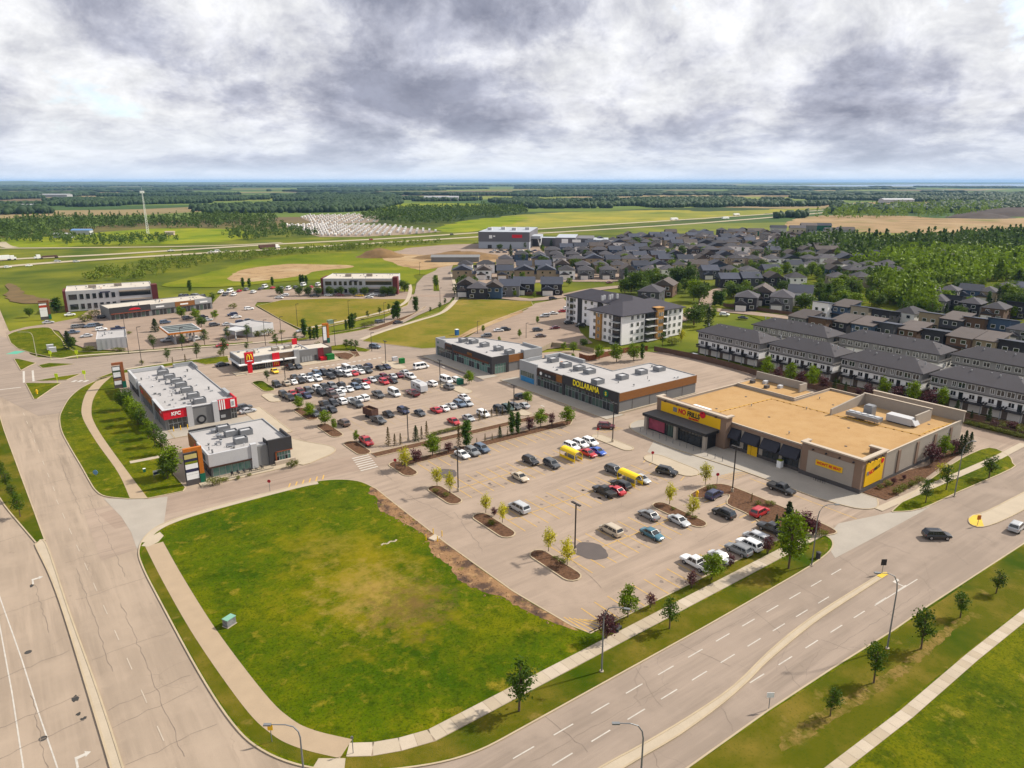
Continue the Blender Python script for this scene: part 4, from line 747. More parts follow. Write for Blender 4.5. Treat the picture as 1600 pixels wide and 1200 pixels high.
    p1 = g(1408, 655, 7.0); a = b.part('air_handler', MB().box(p1.x - 1.3, p1.x + 1.3, p1.y - 3, p1.y + 3, 6.3, 7.9), M_WCLAD); b.part('curb', MB().box(p1.x - 1, p1.x + 1, p1.y - 2.7, p1.y + 2.7, 5.98, 6.3), M_BLK, a); b.part('hood', MB().add([(p1.x - 1.2, p1.y - 3.9, 6.5), (p1.x + 1.2, p1.y - 3.9, 6.5), (p1.x + 1.2, p1.y - 3, 6.5), (p1.x - 1.2, p1.y - 3, 6.5), (p1.x - 1.2, p1.y - 3, 7.8), (p1.x + 1.2, p1.y - 3, 7.8)], [(0, 1, 5, 4), (0, 4, 3), (1, 2, 5), (3, 2, 1, 0)]), M_WCLAD, a)
    p2 = g(1096, 639, 6.5); b.part('skylight', MB().box(p2.x - .8, p2.x + .8, p2.y - 2.6, p2.y + 2.6, 5.98, 7.0), M_WHT)
    for u, v in ((1176, 596), (1196, 597), (1219, 604), (1198, 604)): q = g(u, v, 7.2); b.part('roof_vent', MB().box(q.x - .7, q.x + .7, q.y - .5, q.y + .5, 6.77, 7.6), random.choice([M_WCLAD, M_GREY, M_DKST]))
    for x, y in ((146, 74), (158, 80), (172, 92), (150, 96), (160, 110), (145, 108), (176, 70)): b.part('roof_drain', MB().tube([(x, y, 5.98), (x, y, 6.06)], .3, 10), M_DKST)
    for x, y in ((143, 86), (154, 104), (166, 78), (149, 70), (163, 94), (174, 97)): b.part('roof_vent', MB().tube([(x, y, 5.98), (x, y, 6.5)], .1, 8).tube([(x, y, 6.5), (x, y, 6.6)], .2, 8), M_METAL)
    run = [g(u, v, 6.1) for u, v in ((1118, 645), (1205, 623), (1310, 650), (1437, 680), (1452, 673), (1487, 661))]
    pts = dens([tuple(p[:2]) for p in run], 1.7)
    b.part('gas_pipe', MB().tube([(p.x, p.y, 6.12) for p in run], 0.05, 5), M_YELP)
    for x, y in pts: b.part('pipe_block', MB().box(x - .12, x + .12, y - .22, y + .22, 5.98, 6.1), M_WOOD)
supermarket()

# ---- dollar store terrace
def dollar_store():
    b = Bd('retail_terrace', 'long grey retail terrace with DOLLARAMA in yellow letters on charcoal', 'shop building', 134.6, 132.6)
    poly = [(134.6, 132.6), (167, 132.6), (167, 151.4), (150.6, 151.4), (150.6, 176.6), (134.6, 176.6)]
    b.part('wall', MB().prism(poly, 0, 5.75), M_GREY); b.part('roof', MB().sheet([(134.9, 132.9), (166.7, 132.9), (166.7, 151.1), (150.3, 151.1), (150.3, 176.3), (134.9, 176.3)], 5.79), M_ROOFG)
    pp = MB(); strip_mb(pp, poly, 0.25, 5.7, 6.0, True, 0.0); b.part('parapet', pp, M_LGREY)
    b.part('wood_band', MB().box(134.4, 167.15, 132.45, 132.6, 3.6, 5.95), M_WOOD); b.part('plinth', MB().box(134.4, 167.2, 132.2, 132.6, 0, .5), M_CONC)
    for x in (140, 147, 154, 161): b.part('panel_joint', MB().box(x, x + .08, 132.55, 132.6, .5, 3.6), M_DKST)
    f = b.part('fascia', MB().box(134.2, 134.6, 132.3, 156, 3.5, 6.25).box(134.2, 134.6, 132.3, 134.0, 0, 3.5).box(134.2, 134.6, 155, 156, 0, 3.5), M_CHAR)
    o = b.text('DOLLARAMA', 2.35, M_BRIGHTY, (134.16, 145.6, 4.95), '-x', f, 'lettering', .05, .80, .06)
    b.part('logo', MB().tube([(134.2, 137.2, 4.9), (134.1, 137.2, 4.9)], 1.0, 18), M_TEALB, f); b.text('$', 1.5, M_BRIGHTY, (134.06, 137.2, 4.9), '-x', f, 'lettering', .03)
    glazing(b, '-x', 134.5, 134.2, 154.8, 0.15, 3.45, 14, [M_GLD, M_GLG], M_SIL, 2.5)
    f2 = b.part('fascia', MB().box(134.25, 134.6, 156, 168.2, 3.4, 5.9), mat('brown_metal', alb(92, 66, 54), .6)); b.part('wood_band', MB().box(134.2, 134.25, 156.2, 158.8, 3.6, 5.8), M_WOOD, f2)
    b.part('sign_panel', MB().box(134.17, 134.25, 159.4, 167.4, 3.6, 5.0), M_BLK, f2); b.part('emblem', MB().tube([(134.17, 166.2, 4.5), (134.1, 166.2, 4.5)], .55, 10), M_WHT, f2)
    for y in (162.0, 163.6): b.part('emblem', MB().box(134.1, 134.17, y - .5, y + .5, 4.1, 4.6), M_LGREY, f2)
    glazing(b, '-x', 134.5, 156.2, 168, 0.15, 3.3, 8, [M_GLD, M_GLG], M_SIL, 2.4)
    b.part('end_block', MB().box(134.0, 134.6, 168.2, 177.0, 0, 6.8).box(134.6, 137.5, 176.2, 177.0, 5.75, 6.8).box(134.6, 143, 176.62, 177.0, 0, 6.8), M_LGREY)
    glazing(b, '-x', 134.0, 169.4, 176.2, 1.9, 3.6, 6, M_GLG, M_SIL); b.part('window_film', MB().box(133.9, 134.0, 169.4, 176.2, 0.2, 1.86), M_BLUEF)
    b.part('back_parapet', MB().box(144, 150.7, 175.8, 176.7, 5.75, 6.9).box(149.8, 150.7, 164, 175.8, 5.75, 6.9), M_LGREY)
    for u, v in ((864, 562), (884, 570), (905, 575), (921, 580), (934, 596), (972, 589), (1002, 581), (1030, 576)): p = g(u, v + 3, 5.8); rooftop_unit(b, p.x, p.y, 5.8, 3.0, 2.6, 1.4)
    vents(b, 137, 165, 134, 150, 5.8, 9, 4); vents(b, 137, 149, 152, 174, 5.8, 8, 5)
dollar_store()

# ---- charcoal shop block with green glass
def mid_shops():
    b = Bd('shop_block', 'low charcoal shop block with green glazing and rust-brown sign band', 'shop building', 130.6, 187.6)
    poly = [(130.6, 187.6), (151, 187.6), (151, 199), (146, 214), (142.5, 219), (134, 222.8), (130.6, 222.8)]
    b.part('wall', MB().prism(poly, 0, 5.6), M_GREY); b.part('roof', MB().sheet([(130.9, 187.9), (150.7, 187.9), (150.7, 198.8), (145.7, 213.8), (142.2, 218.7), (133.9, 222.5), (130.9, 222.5)], 5.64), M_ROOFG)
    pp = MB(); strip_mb(pp, poly, .25, 5.55, 5.85, True, 0.0); b.part('parapet', pp, M_LGREY)
    f = b.part('fascia', MB().box(130.2, 130.6, 187.2, 212.2, 3.5, 6.0).box(130.2, 130.6, 187.2, 188.4, 0, 3.5).box(130.6, 137.2, 187.2, 187.6, 3.5, 6.0).box(130.6, 131.4, 187.2, 187.6, 0, 3.5).box(136.2, 137.2, 187.2, 187.6, 0, 3.5).box(130.2, 130.6, 211.2, 212.2, 0, 3.5), M_CHAR)
    b.part('sign_band', MB().box(130.1, 130.2, 189, 211, 3.3, 4.0), mat('rust_brown', alb(120, 72, 44), .7), f); b.text('RESTAURANT', .8, M_ORG, (130.05, 200.2, 4.55), '-x', f, 'lettering', .03) if False else b.part('sign_plate', MB().box(130.06, 130.2, 199, 202, 4.2, 5.1), mat('dim_orange_sign', alb(150, 100, 40), .6), f)
    glazing(b, '-x', 130.5, 188.5, 211.1, .15, 3.3, 14, [M_GLT, M_GLT, M_GLD], M_SIL, 2.3); glazing(b, '-y', 187.5, 131.6, 136.1, .15, 3.4, 4, M_GLT, M_SIL, 2.3)
    b.part('wood_band', MB().box(137.3, 143.5, 187.42, 187.6, 3.2, 5.7), M_WOOD); b.part('corner_block', MB().box(143.5, 151.4, 187.0, 187.62, 0, 6.6).box(150.8, 151.4, 187.62, 197.5, 0, 6.6).box(143.5, 144.1, 187.62, 189, 5.6, 6.6), M_LGREY)
    f2 = b.part('fascia', MB().box(130.25, 130.6, 212.2, 217, 3.4, 5.4), mat('brown_metal2', alb(106, 72, 54), .6)); b.part('sign_panel', MB().box(130.15, 130.25, 212.6, 216, 3.7, 4.6), M_BLK, f2); glazing(b, '-x', 130.5, 212.4, 217, .15, 3.3, 4, [M_GLD, M_GLG], M_SIL, 2.3)
    e = b.part('end_block', MB().box(130.0, 130.6, 217, 223.2, 3.5, 6.5).box(130.0, 130.6, 222.4, 223.2, 0, 3.5).box(130.6, 134, 222.82, 223.2, 0, 6.5), M_LGREY); b.part('logo', MB().tube([(130, 221.4, 5), (129.94, 221.4, 5)], .45, 10), M_TEALB, e); glazing(b, '-x', 130.4, 217.2, 222.3, .15, 3.4, 5, [M_GLD, M_GLG], M_SIL, 2.3)
    for u, v in ((724, 531), (740, 533), (757, 538), (779, 544), (796, 549)): p = g(u, v + 3, 5.7); rooftop_unit(b, p.x, p.y, 5.64, 2.8, 2.4, 1.4)
    vents(b, 133, 145, 190, 212, 5.64, 7, 8)
mid_shops()

# ---- fried-chicken terrace
def chicken_shops():
    b = Bd('fast_food_terrace', 'grey flat-roofed terrace with red KFC corner sign and cluttered white roof', 'shop building', 31.2, 192)
    b.part('wall', MB().box(31.2, 49, 192, 240, 0, 4.95), M_GREY); b.part('roof', MB().sheet([(31.5, 192.3), (48.7, 192.3), (48.7, 239.7), (31.5, 239.7)], 4.98), M_ROOFG)
    b.part('parapet', ring(31.2, 49, 192, 240, 4.95, 5.25, .25), M_LGREY)
    k = b.part('corner_sign', MB().box(30.9, 36.5, 191.6, 192, 3.1, 5.6).box(30.9, 31.2, 192, 196.5, 3.1, 5.6), M_RED); b.part('coping', MB().box(30.7, 36.6, 191.4, 192.3, 5.6, 5.75).box(30.7, 31.5, 192.3, 204, 5.6, 5.75), M_WCLAD, k)
    b.text('KFC', 1.25, M_WHT, (33.9, 191.56, 4.35), '-y', k, 'lettering', .04, 1, .04); b.text('KFC', .8, M_WHT, (30.86, 194.6, 4.5), '-x', k, 'lettering', .04)
    glazing(b, '-y', 191.98, 31.9, 36.3, .2, 3.0, 4, M_GLD, M_LGREY, 1.7)
    b.part('pilaster', MB().box(36.5, 37.9, 191.4, 192.4, 0, 5.8), M_WCLAD); b.part('panel', MB().box(38.0, 42.8, 191.85, 192, .1, 4.9), M_GREY); b.part('coping', MB().box(37.9, 43, 191.7, 192.3, 5.25, 5.4), M_WCLAD)
    lg = b.part('wall_roundel', MB().tube([(39.9, 191.85, 1.55), (39.9, 191.7, 1.55)], 1.2, 22), M_BLK); b.part('roundel_face', MB().tube([(39.9, 191.7, 1.55), (39.9, 191.66, 1.55)], .7, 18), M_GREY, lg)
    b.part('pilaster', MB().box(43.0, 44.4, 191.4, 192.4, 0, 5.8), M_WCLAD)
    s = b.part('striped_sign', MB().box(44.4, 49.3, 191.6, 192, 3.2, 5.9).box(49.0, 49.3, 192, 197, 3.2, 5.9), M_RED)
    for i in range(3): b.part('stripe', MB().box(44.7 + .55 * i, 45.0 + .55 * i, 191.54, 191.6, 3.2, 5.9), M_WHT, s)
    b.part('portrait_panel', MB().box(47.6, 48.7, 191.52, 191.6, 3.5, 5.6), M_WHT, s); b.part('portrait_mark', MB().box(47.85, 48.45, 191.48, 191.52, 3.9, 5.1), M_LGREY, s)
    b.part('panel', MB().box(44.4, 47.5, 191.75, 192, .1, 3.2), M_CHAR); b.part('menu_frame', MB().box(44.8, 46.0, 191.68, 191.75, .9, 1.7), M_LGREY); glazing(b, '-y', 191.98, 47.6, 49, .15, 3.1, 2, M_GLD, M_SIL, 1.7)
    b.part('back_parapet', MB().box(48.4, 49.3, 197, 203, 4.95, 6.0).box(44.4, 48.4, 192.4, 192.8, 4.95, 5.9), M_LGREY)
    w = b.part('wood_band', MB().box(30.9, 31.2, 205, 224, 3.0, 4.9), M_WOOD)
    for y in (208, 219): b.part('sign_plate', MB().box(30.82, 30.9, y, y + 2.2, 3.5, 4.3), M_RED if y > 210 else M_ORG, w)
    for y in (204, 224): b.part('pilaster', MB().box(30.7, 31.3, y - .5, y + .5, 0, 5.7), M_WCLAD)
    for i, y in enumerate((197.5, 200.6, 206.5, 210.3, 214.1, 217.9, 225.5)): glazing(b, '-x', 31.15, y, y + 2.6, .2, 2.8, 2, [M_GLD, M_GLG], M_SIL)
    b.part('brick_panel', MB().box(31.0, 31.2, 196.5, 203.4, 3.0, 4.6), mat('brown_brick', alb(120, 84, 62), .85))
    e = b.part('end_block', MB().box(30.6, 31.2, 227.6, 240.5, 2.9, 6.1).box(31.2, 40.6, 240, 240.5, 0, 6.1).box(30.6, 31.2, 239.9, 240.5, 0, 2.9).box(40, 40.6, 237, 240, 4.95, 6.1), M_WCLAD); b.part('trim', MB().box(30.5, 30.6, 227.6, 240.5, 2.7, 2.95), M_BLK, e)
    glazing(b, '-x', 31.15, 229, 239, .2, 2.6, 6, M_GLD, M_BLK); b.part('back_parapet', MB().box(44, 49.3, 240, 240.4, 4.0, 6.1).box(49.0, 49.3, 233, 240, 4.0, 6.1).box(43.5, 44, 239, 240.4, 4.95, 6.1), M_LGREY)
    for u, v in ((255, 581), (265, 587.5), (276, 594), (283, 600), (292, 608), (302, 617), (312, 625)): p = g(u, v + 3, 5.2); rooftop_unit(b, p.x, p.y, 4.98, 3.0, 2.1, 1.4)
    vents(b, 32.5, 40, 194, 232, 4.98, 46, 2); vents(b, 42, 47, 200, 236, 4.98, 8, 9)
chicken_shops()

# ---- near corner shops
def near_shops():
    b = Bd('corner_shops', 'flat-roofed corner shop with charcoal block, white fascia and teal windows', 'shop building', 32.6, 153.6)
    b.part('wall', MB().box(32.6, 50, 153.6, 172, 0, 4.9), M_GREY); b.part('roof', MB().sheet([(32.9, 153.9), (49.7, 153.9), (49.7, 171.7), (32.9, 171.7)], 4.94), M_ROOFG); b.part('parapet', ring(32.6, 50, 153.6, 172, 4.9, 5.2, .25), M_LGREY)
    w = b.part('white_fascia', MB().box(32.2, 41.2, 153.1, 153.6, 2.7, 5.5).box(32.2, 32.6, 153.6, 163, 2.7, 5.5), M_WCLAD); b.part('trim', MB().box(32.0, 41.2, 152.9, 153.6, 2.35, 2.7).box(32.0, 32.6, 153.6, 163, 2.35, 2.7), mat('bronze_trim', alb(88, 62, 50), .5), w); b.part('sign_plate', MB().box(32.12, 32.2, 156, 161, 3.2, 4.6), M_CHAR, w)
    glazing(b, '-y', 153.55, 32.9, 40.9, .25, 2.3, 6, M_GLT, M_SIL); glazing(b, '-x', 32.55, 154.2, 162, .25, 2.3, 5, M_GLD, M_CHAR)
    b.part('pilaster', MB().box(41.2, 42.5, 152.9, 154, 0, 5.9), M_WCLAD); b.part('panel', MB().box(42.5, 45, 153.45, 153.6, 0, 4.9), M_GREY)
    c = b.part('charcoal_block', MB().box(45, 50.4, 153.0, 153.6, 2.9, 5.9).box(45, 46.4, 153.0, 153.6, 0, 2.9).box(50.0, 50.4, 153.6, 160, 2.9, 5.9).box(44.8, 45, 153.4, 156, 4.9, 5.9), M_CHAR); b.part('trim', MB().box(46.4, 46.7, 152.9, 153.6, 0.3, 2.9).box(46.4, 50.4, 152.9, 153.6, 2.75, 2.95), mat('copper_trim', alb(170, 92, 54), .5), c)
    glazing(b, '-y', 153.5, 46.7, 50.0, .5, 2.75, 5, [M_GLT, M_GLD, M_GLT], M_WCLAD, 1.7); glazing(b, '+x', 50.0, 154, 160, .4, 2.75, 4, M_GLD, M_SIL)
    b.part('wood_band', MB().box(32.35, 32.6, 163, 172.2, 1.9, 4.9), M_WOOD); b.part('sign_plate', MB().box(32.28, 32.35, 165, 166.2, 2.8, 4.2), M_RED); b.part('back_parapet', MB().box(32.6, 40, 171.9, 172.3, 4.5, 5.6), M_CHAR)
    b.part('ledge', MB().box(46, 50.6, 151.9, 152.5, 0.1, 1.0), M_CAP)
    for u, v in ((349, 668.5), (361, 676), (376, 687), (384, 674)): p = g(u, v + 3, 5.2); rooftop_unit(b, p.x, p.y, 4.94, 2.8, 2.0, 1.4)
    for u, v in ((334, 675), (342, 683)): p = g(u, v, 5.2); b.part('exhaust_fan', MB().tube([(p.x, p.y, 4.94), (p.x, p.y, 5.5), (p.x, p.y, 5.8), (p.x, p.y, 6.0)], [.5, .5, .75, .3], 12), M_METAL)
    vents(b, 33.5, 41, 154.6, 166, 4.94, 18, 12)
near_shops()

# ---- burger restaurant
def burger():
    b = Bd('burger_restaurant', 'long low burger restaurant with grey walls, red panels and white roof', 'restaurant', 64.6, 241)
    b.part('wall', MB().box(64.6, 88.4, 241, 252.6, 0, 4.4), M_DKST); b.part('roof', MB().sheet([(64.9, 241.3), (88.2, 241.3), (88.2, 252.3), (64.9, 252.3)], 4.44), M_ROOFW); b.part('parapet', ring(64.6, 88.4, 241, 252.6, 4.4, 4.75, .25), M_WCLAD)
    b.part('metal_band', MB().box(64.4, 77, 240.7, 241, 2.7, 4.6).box(64.3, 64.6, 240.7, 252.6, 2.7, 4.6), M_GREY); b.part('brown_band', MB().box(77, 83.0, 240.75, 241, 2.7, 4.6), mat('taupe_panel', alb(128, 104, 84), .7))
    b.part('canopy', MB().box(63.6, 83.2, 239.2, 241, 2.35, 2.65).box(63.6, 64.6, 241, 252, 2.35, 2.65), M_WHT); b.part('red_panel', MB().box(75.2, 77.6, 240.4, 240.75, 2.65, 5.0), M_RED); b.part('red_panel', MB().box(75.2, 77.6, 240.6, 241, .1, 2.35), M_RED); b.text('m', 2.2, M_YELP, (76.4, 240.56, 1.3), '-y', None, 'emblem', .03)
    b.part('lettering', MB().box(71.5, 74.8, 240.6, 240.7, 2.75, 2.95), M_WHT)
    glazing(b, '-y', 240.98, 67.2, 72.4, .5, 2.3, 5, M_GLD, M_BLK); glazing(b, '-y', 240.98, 72.7, 75.1, .15, 2.3, 3, M_GLD, M_WHT, 1.9); glazing(b, '-y', 240.98, 77.8, 82, .5, 2.3, 4, M_GLD, M_BLK); glazing(b, '-x', 64.55, 242.5, 250, .5, 2.3, 5, M_GLD, M_BLK)
    b.part('white_tower', MB().box(82.8, 84.6, 240.2, 241.4, 0, 5.1), M_LGREY); b.part('grey_panel', MB().box(84.6, 91.5, 240.6, 241, 0, 4.6), M_GREY); b.part('service_wall', MB().box(88.4, 96.4, 241, 249, 0, 4.2), M_DKST); b.part('roof', MB().sheet([(88.5, 241.2), (96.2, 241.2), (96.2, 248.8), (88.5, 248.8)], 4.24), M_ROOFW)
    b.part('red_cladding', MB().box(91.5, 93.6, 240.5, 241, 0, 4.5), mat('maroon_cladding', alb(140, 40, 52), .6)); b.part('corner_panel', MB().box(93.6, 96.8, 240.7, 241, 0, 4.3).box(96.4, 96.8, 241, 249, 0, 4.3), mat('taupe_panel2', alb(112, 94, 86), .7)); b.part('door', MB().box(90.2, 91.2, 240.5, 240.6, .1, 2.3), M_CHAR); glazing(b, '-y', 240.6, 85.4, 89.5, .4, 2.4, 4, M_LGREY, M_GREY)
    b.part('red_sign', MB().box(86.5, 88.2, 251.8, 252.6, 4.4, 6.5), M_RED)
    vents(b, 66, 87, 243, 251, 4.44, 14, 21)
    for x in (70, 78.5, 83): rooftop_unit(b, x, 247, 4.44, 2.4, 2.0, 1.1, M_CAP)
    s = Bd('pylon_sign', 'tall red pylon with golden arches beside the burger restaurant', 'sign', 66.4, 237.2)
    s.part('base', MB().box(64.7, 68.1, 235.6, 238.4, 0, .2), M_CONC); s.part('post', MB().box(65.7, 67.1, 236.9, 237.5, .2, 3.4), M_RED); h = s.part('sign_cabinet', MB().box(65.0, 67.8, 236.8, 237.6, 3.4, 7.2), M_RED)
    mb = MB()
    for cx in (65.95, 66.85): mb.tube([(cx - .42, 236.75, 4.9), (cx - .40, 236.75, 5.5), (cx - .28, 236.75, 6.2), (cx - .08, 236.75, 6.6), (cx + .08, 236.75, 6.6), (cx + .28, 236.75, 6.2), (cx + .40, 236.75, 5.5), (cx + .42, 236.75, 4.9)], .13, 6)
    s.part('arches', mb, M_BRIGHTY, h); s.part('lettering', MB().box(65.5, 67.3, 236.74, 236.8, 4.2, 4.5), M_WHT, h)
burger()

# ---- tenant pylon signs
def tenant_sign(x0, x1, y, h, label, panels, ax='-y', lintel=M_ORG):
    b = Bd('tenant_pylon_sign', label, 'sign', (x0 + x1) / 2, y, 0.0, 'tenant pylon signs')
    d = .35; b.part('base', MB().box(x0, x1 - .9, y - d, y + d, 0, h * .14), M_DKST); cb = b.part('cabinet', MB().box(x0, x1 - 1.0, y - d * .8, y + d * .8, h * .14, h * .86), M_CHAR)
    z = h * .155
    for k, (fr, m) in enumerate(panels):
        dz = fr * h * .69; p = b.part('tenant_panel', MB().box(x0 + .12, x1 - 1.12, y - d * .8 - .05, y - d * .8, z, z + dz - .05), m, cb)
        z += dz
    b.part('green_plinth', MB().box(x1 - .95, x1 + .1, y - d * 1.2, y + d * 1.2, 0, h * .26), M_TEALB); b.part('timber_frame', MB().box(x1 - .9, x1, y - d, y + d, h * .26, h).box(x0 + .05, x1 - .9, y - d, y + d, h * .91, h), lintel)
    return b
M_SOFT = mat('pale_yellow_panel', alb(236, 218, 140), .5); M_LIME = mat('lime_panel', alb(150, 160, 30), .5); M_NAVY = mat('navy_panel', alb(58, 58, 92), .5); M_REDO = mat('red_orange_panel', alb(224, 84, 52), .5); M_GRN = mat('green_panel', alb(84, 104, 84), .5); M_FOOD = mat('photo_panel', alb(170, 130, 100), .5, .5, 2.5)
tenant_sign(27.2, 30.9, 152.4, 8.2, 'orange-framed tenant pylon sign beside the white-fascia corner shop', [(.20, M_WHT), (.10, M_WHT), (.12, M_NAVY), (.20, M_WHT), (.10, M_LIME), (.10, M_NAVY), (.18, M_SOFT)])
tenant_sign(26.8, 30.0, 243.4, 8.2, 'brown-framed tenant pylon sign at the far end of the fried-chicken terrace', [(.22, M_WHT), (.14, M_FOOD), (.06, M_NAVY), (.20, M_WHT), (.08, M_WHT), (.10, M_GRN), (.20, M_WHT)], lintel=mat('brown_timber', alb(176, 104, 60), .7))
pp_ = g(510, 536); tenant_sign(pp_.x - 1.3, pp_.x + 1.3, pp_.y, 8.0, 'tall timber-framed pylon sign at the junction behind the burger restaurant', [(.5, M_WHT), (.5, M_WHT)])
pp_ = g(72, 499); tenant_sign(pp_.x - 2.0, pp_.x + 2.2, pp_.y, 8.8, 'brick-framed pylon sign on the lawn before the white office', [(.5, M_WHT), (.2, M_WHT), (.18, M_REDO), (.12, M_WHT)], lintel=mat('brown_timber2', alb(150, 92, 60), .7))
# ---- petrol station, wash, west shops and offices
def simple_block(name, label, cat, A, B_, depth, h, wallm, roofm, rz=None):
    """block whose front runs from A to B; local x along the front, y to the back"""
    a, b2 = Vector(A[:2]), Vector(B_[:2]); d = b2 - a; rz = math.atan2(d.y, d.x) or 1e-6
    b = Bd(name, label, cat, a.x, a.y, rz); L_ = d.length
    b.part('wall', MB().box(0, L_, 0, depth, 0, h), wallm); b.part('roof', MB().box(.2, L_ - .2, .2, depth - .2, h, h + .04), roofm); b.part('parapet', ring(0, L_, 0, depth, h, h + .4, .2), wallm)
    return b, L_
b, L_ = simple_block('car_wash', 'small white flat-roofed box building west of the petrol canopy', 'building', (30, 306), (40, 304.5), 17, 3.9, M_WCLAD, M_ROOFG)
b.part('bay_door', MB().box(L_, L_ + .1, 2, 6, 0, 3), M_GREY); vents(b, 2, 8, 6, 13, 3.95, 5, 31)
for k in range(5): b.part('panel_joint', MB().box(L_ * (k + 1) / 6, L_ * (k + 1) / 6 + .08, -.05, 0, 0, 3.9), M_LGREY)
b = Bd('petrol_canopy', 'flat petrol station canopy with orange edge over pump islands', 'canopy', 53.8, 297.6)
c = b.part('canopy_roof', MB().box(53.8, 66.4, 297.4, 313.8, 4.3, 5.1), M_WCLAD); b.part('canopy_deck', MB().box(54.4, 65.8, 298, 313.2, 5.1, 5.16), mat('canopy_deck', alb(150, 162, 160), .7, .25, .4), c); b.part('fascia', ring(53.6, 66.6, 297.2, 314.0, 4.35, 5.05, .2), mat('orange_fascia', alb(232, 140, 50), .5), c)
for k in range(4): b.part('deck_rib', MB().box(54.4, 65.8, 299.6 + 3.6 * k, 301.0 + 3.6 * k, 5.16, 5.24), M_CHAR, c)
for x in (56.5, 63.5):
    for y in (300, 305.5, 311): b.part('column', MB().box(x - .25, x + .25, y - .25, y + .25, 0, 4.3), M_WCLAD); b.part('fuel_pump', MB().box(x - .4, x + .4, y + .7, y + 1.7, 0, 1.9).box(x - .45, x + .45, y + .6, y + 1.8, 1.9, 2.2), M_WCLAD)
b, L_ = simple_block('kiosk_building', 'white kiosk building with blank walls behind the burger restaurant', 'building', g(395, 527), g(428, 519), 13, 3.8, M_WCLAD, M_ROOFG)
b.part('door', MB().box(2, 3.2, -.08, 0, 0, 2.3), M_CHAR); b.part('drive_canopy', MB().box(-7, 0, 2, 9, 3.2, 3.8), M_WCLAD); b.part('column', MB().box(-6.6, -6.2, 2.4, 2.8, 0, 3.2), M_WCLAD); b.part('column', MB().box(-6.6, -6.2, 8.2, 8.6, 0, 3.2), M_WCLAD)
b, L_ = simple_block('strip_mall', 'dark-fronted strip of shops with red lettering behind the car wash', 'shop building', (43.5, 371), (90, 376), 16, 5.0, M_GREY, M_ROOFW)
segs_ = [(0, .38, M_CHAR), (.38, .62, M_GREY), (.62, .82, M_WOOD), (.82, 1.0, M_LGREY)]
for i, (a0, a1, m) in enumerate(segs_):
    f = b.part('fascia', MB().box(L_ * a0, L_ * a1 - .1, -.35, 0, 3.0 + .2 * (i == 3), 5.7 - .35 * (i in (1, 2))), m)
    if i == 0: b.part('lettering', MB().add([(L_ * .17, -.42, 3.9), (L_ * .29, -.42, 3.9), (L_ * .27, -.42, 4.6), (L_ * .23, -.42, 4.9), (L_ * .19, -.42, 4.6)], [(0, 1, 2, 3, 4)]), M_RED, f); b.part('awning', MB().box(.4, L_ * .38 - .4, -.9, -.35, 2.7, 3.0), mat('rust_awning', alb(160, 84, 56), .7), f)
    else: b.part('lettering', MB().box(L_ * (a0 + .05), L_ * (a0 + .13), -.42, -.35, 3.7, 4.4), M_WHT, f)
    fr = MB(); n = int((a1 - a0) * 26)
    for k in range(n):
        x = L_ * a0 + .6 + k * (L_ * (a1 - a0) - 1) / n; b.part('window_pane', MB().box(x, x + 1.3, -.08, 0, .15, 2.6), [M_GLD, M_GLG, M_GLD][k % 3])
vents(b, 3, L_ - 3, 3, 14, 5.04, 16, 33)
def office(name, label, A, B_, depth, h, floors, seed):
    b, L_ = simple_block(name, label, 'office building', A, B_, depth, h, M_WCLAD, M_ROOFW); fh = h / floors
    for f_ in range(floors):
        z0 = f_ * fh + .9; z1 = f_ * fh + fh * .72
        for k in range(6): x = L_ * .15 + k * L_ * .072; b.part('window', MB().box(x, x + L_ * .042, -.08, 0, z0, z1), M_GLD)
        b.part('window_strip', MB().box(L_ * .60, L_ * .97, -.08, 0, z0 + .2, z1), M_GLD); b.part('window', MB().box(L_ * .03, L_ * .12, -.08, 0, z0, z1), M_GLD)
    b.part('brick_tower', MB().box(L_ - .6, L_ + 2.2, -.6, 4.5, 0, h + 1.2), mat('dark_red_brick_' + name, alb(124, 58, 58), .8)); b.part('brick_tower', MB().box(-1.2, .02, -.3, depth * .5, 0, h + .6), bpy.data.materials['dark_red_brick_' + name])
    b.part('band', MB().box(L_ * .6, L_ * .98, -.25, 0, h * .40, h * .46).box(L_ * .6, L_ * .98, -.25, 0, h * .86, h * .92), M_CAP); b.part('lettering', MB().box(L_ * .38, L_ * .5, -.14, -.02, h * .86, h * .92), M_NAVY)
    vents(b, 3, L_ - 3, 3, depth - 3, h + .05, 16, seed); rooftop_unit(b, L_ * .3, depth * .5, h + .04, 3.5, 2.4, 1.4, M_CAP); rooftop_unit(b, L_ * .6, depth * .55, h + .04, 3.5, 2.4, 1.4, M_CAP); return b
office('white_office_building', 'white three-storey office with dark red brick ends left of the strip shops', g(107, 487), g(242, 477), 22, 9.6, 2, 41)
office('white_office_building', 'white office with a dark red brick end beyond the dry triangular field', g(506, 460), g(616, 460), 24, 8.6, 2, 43)

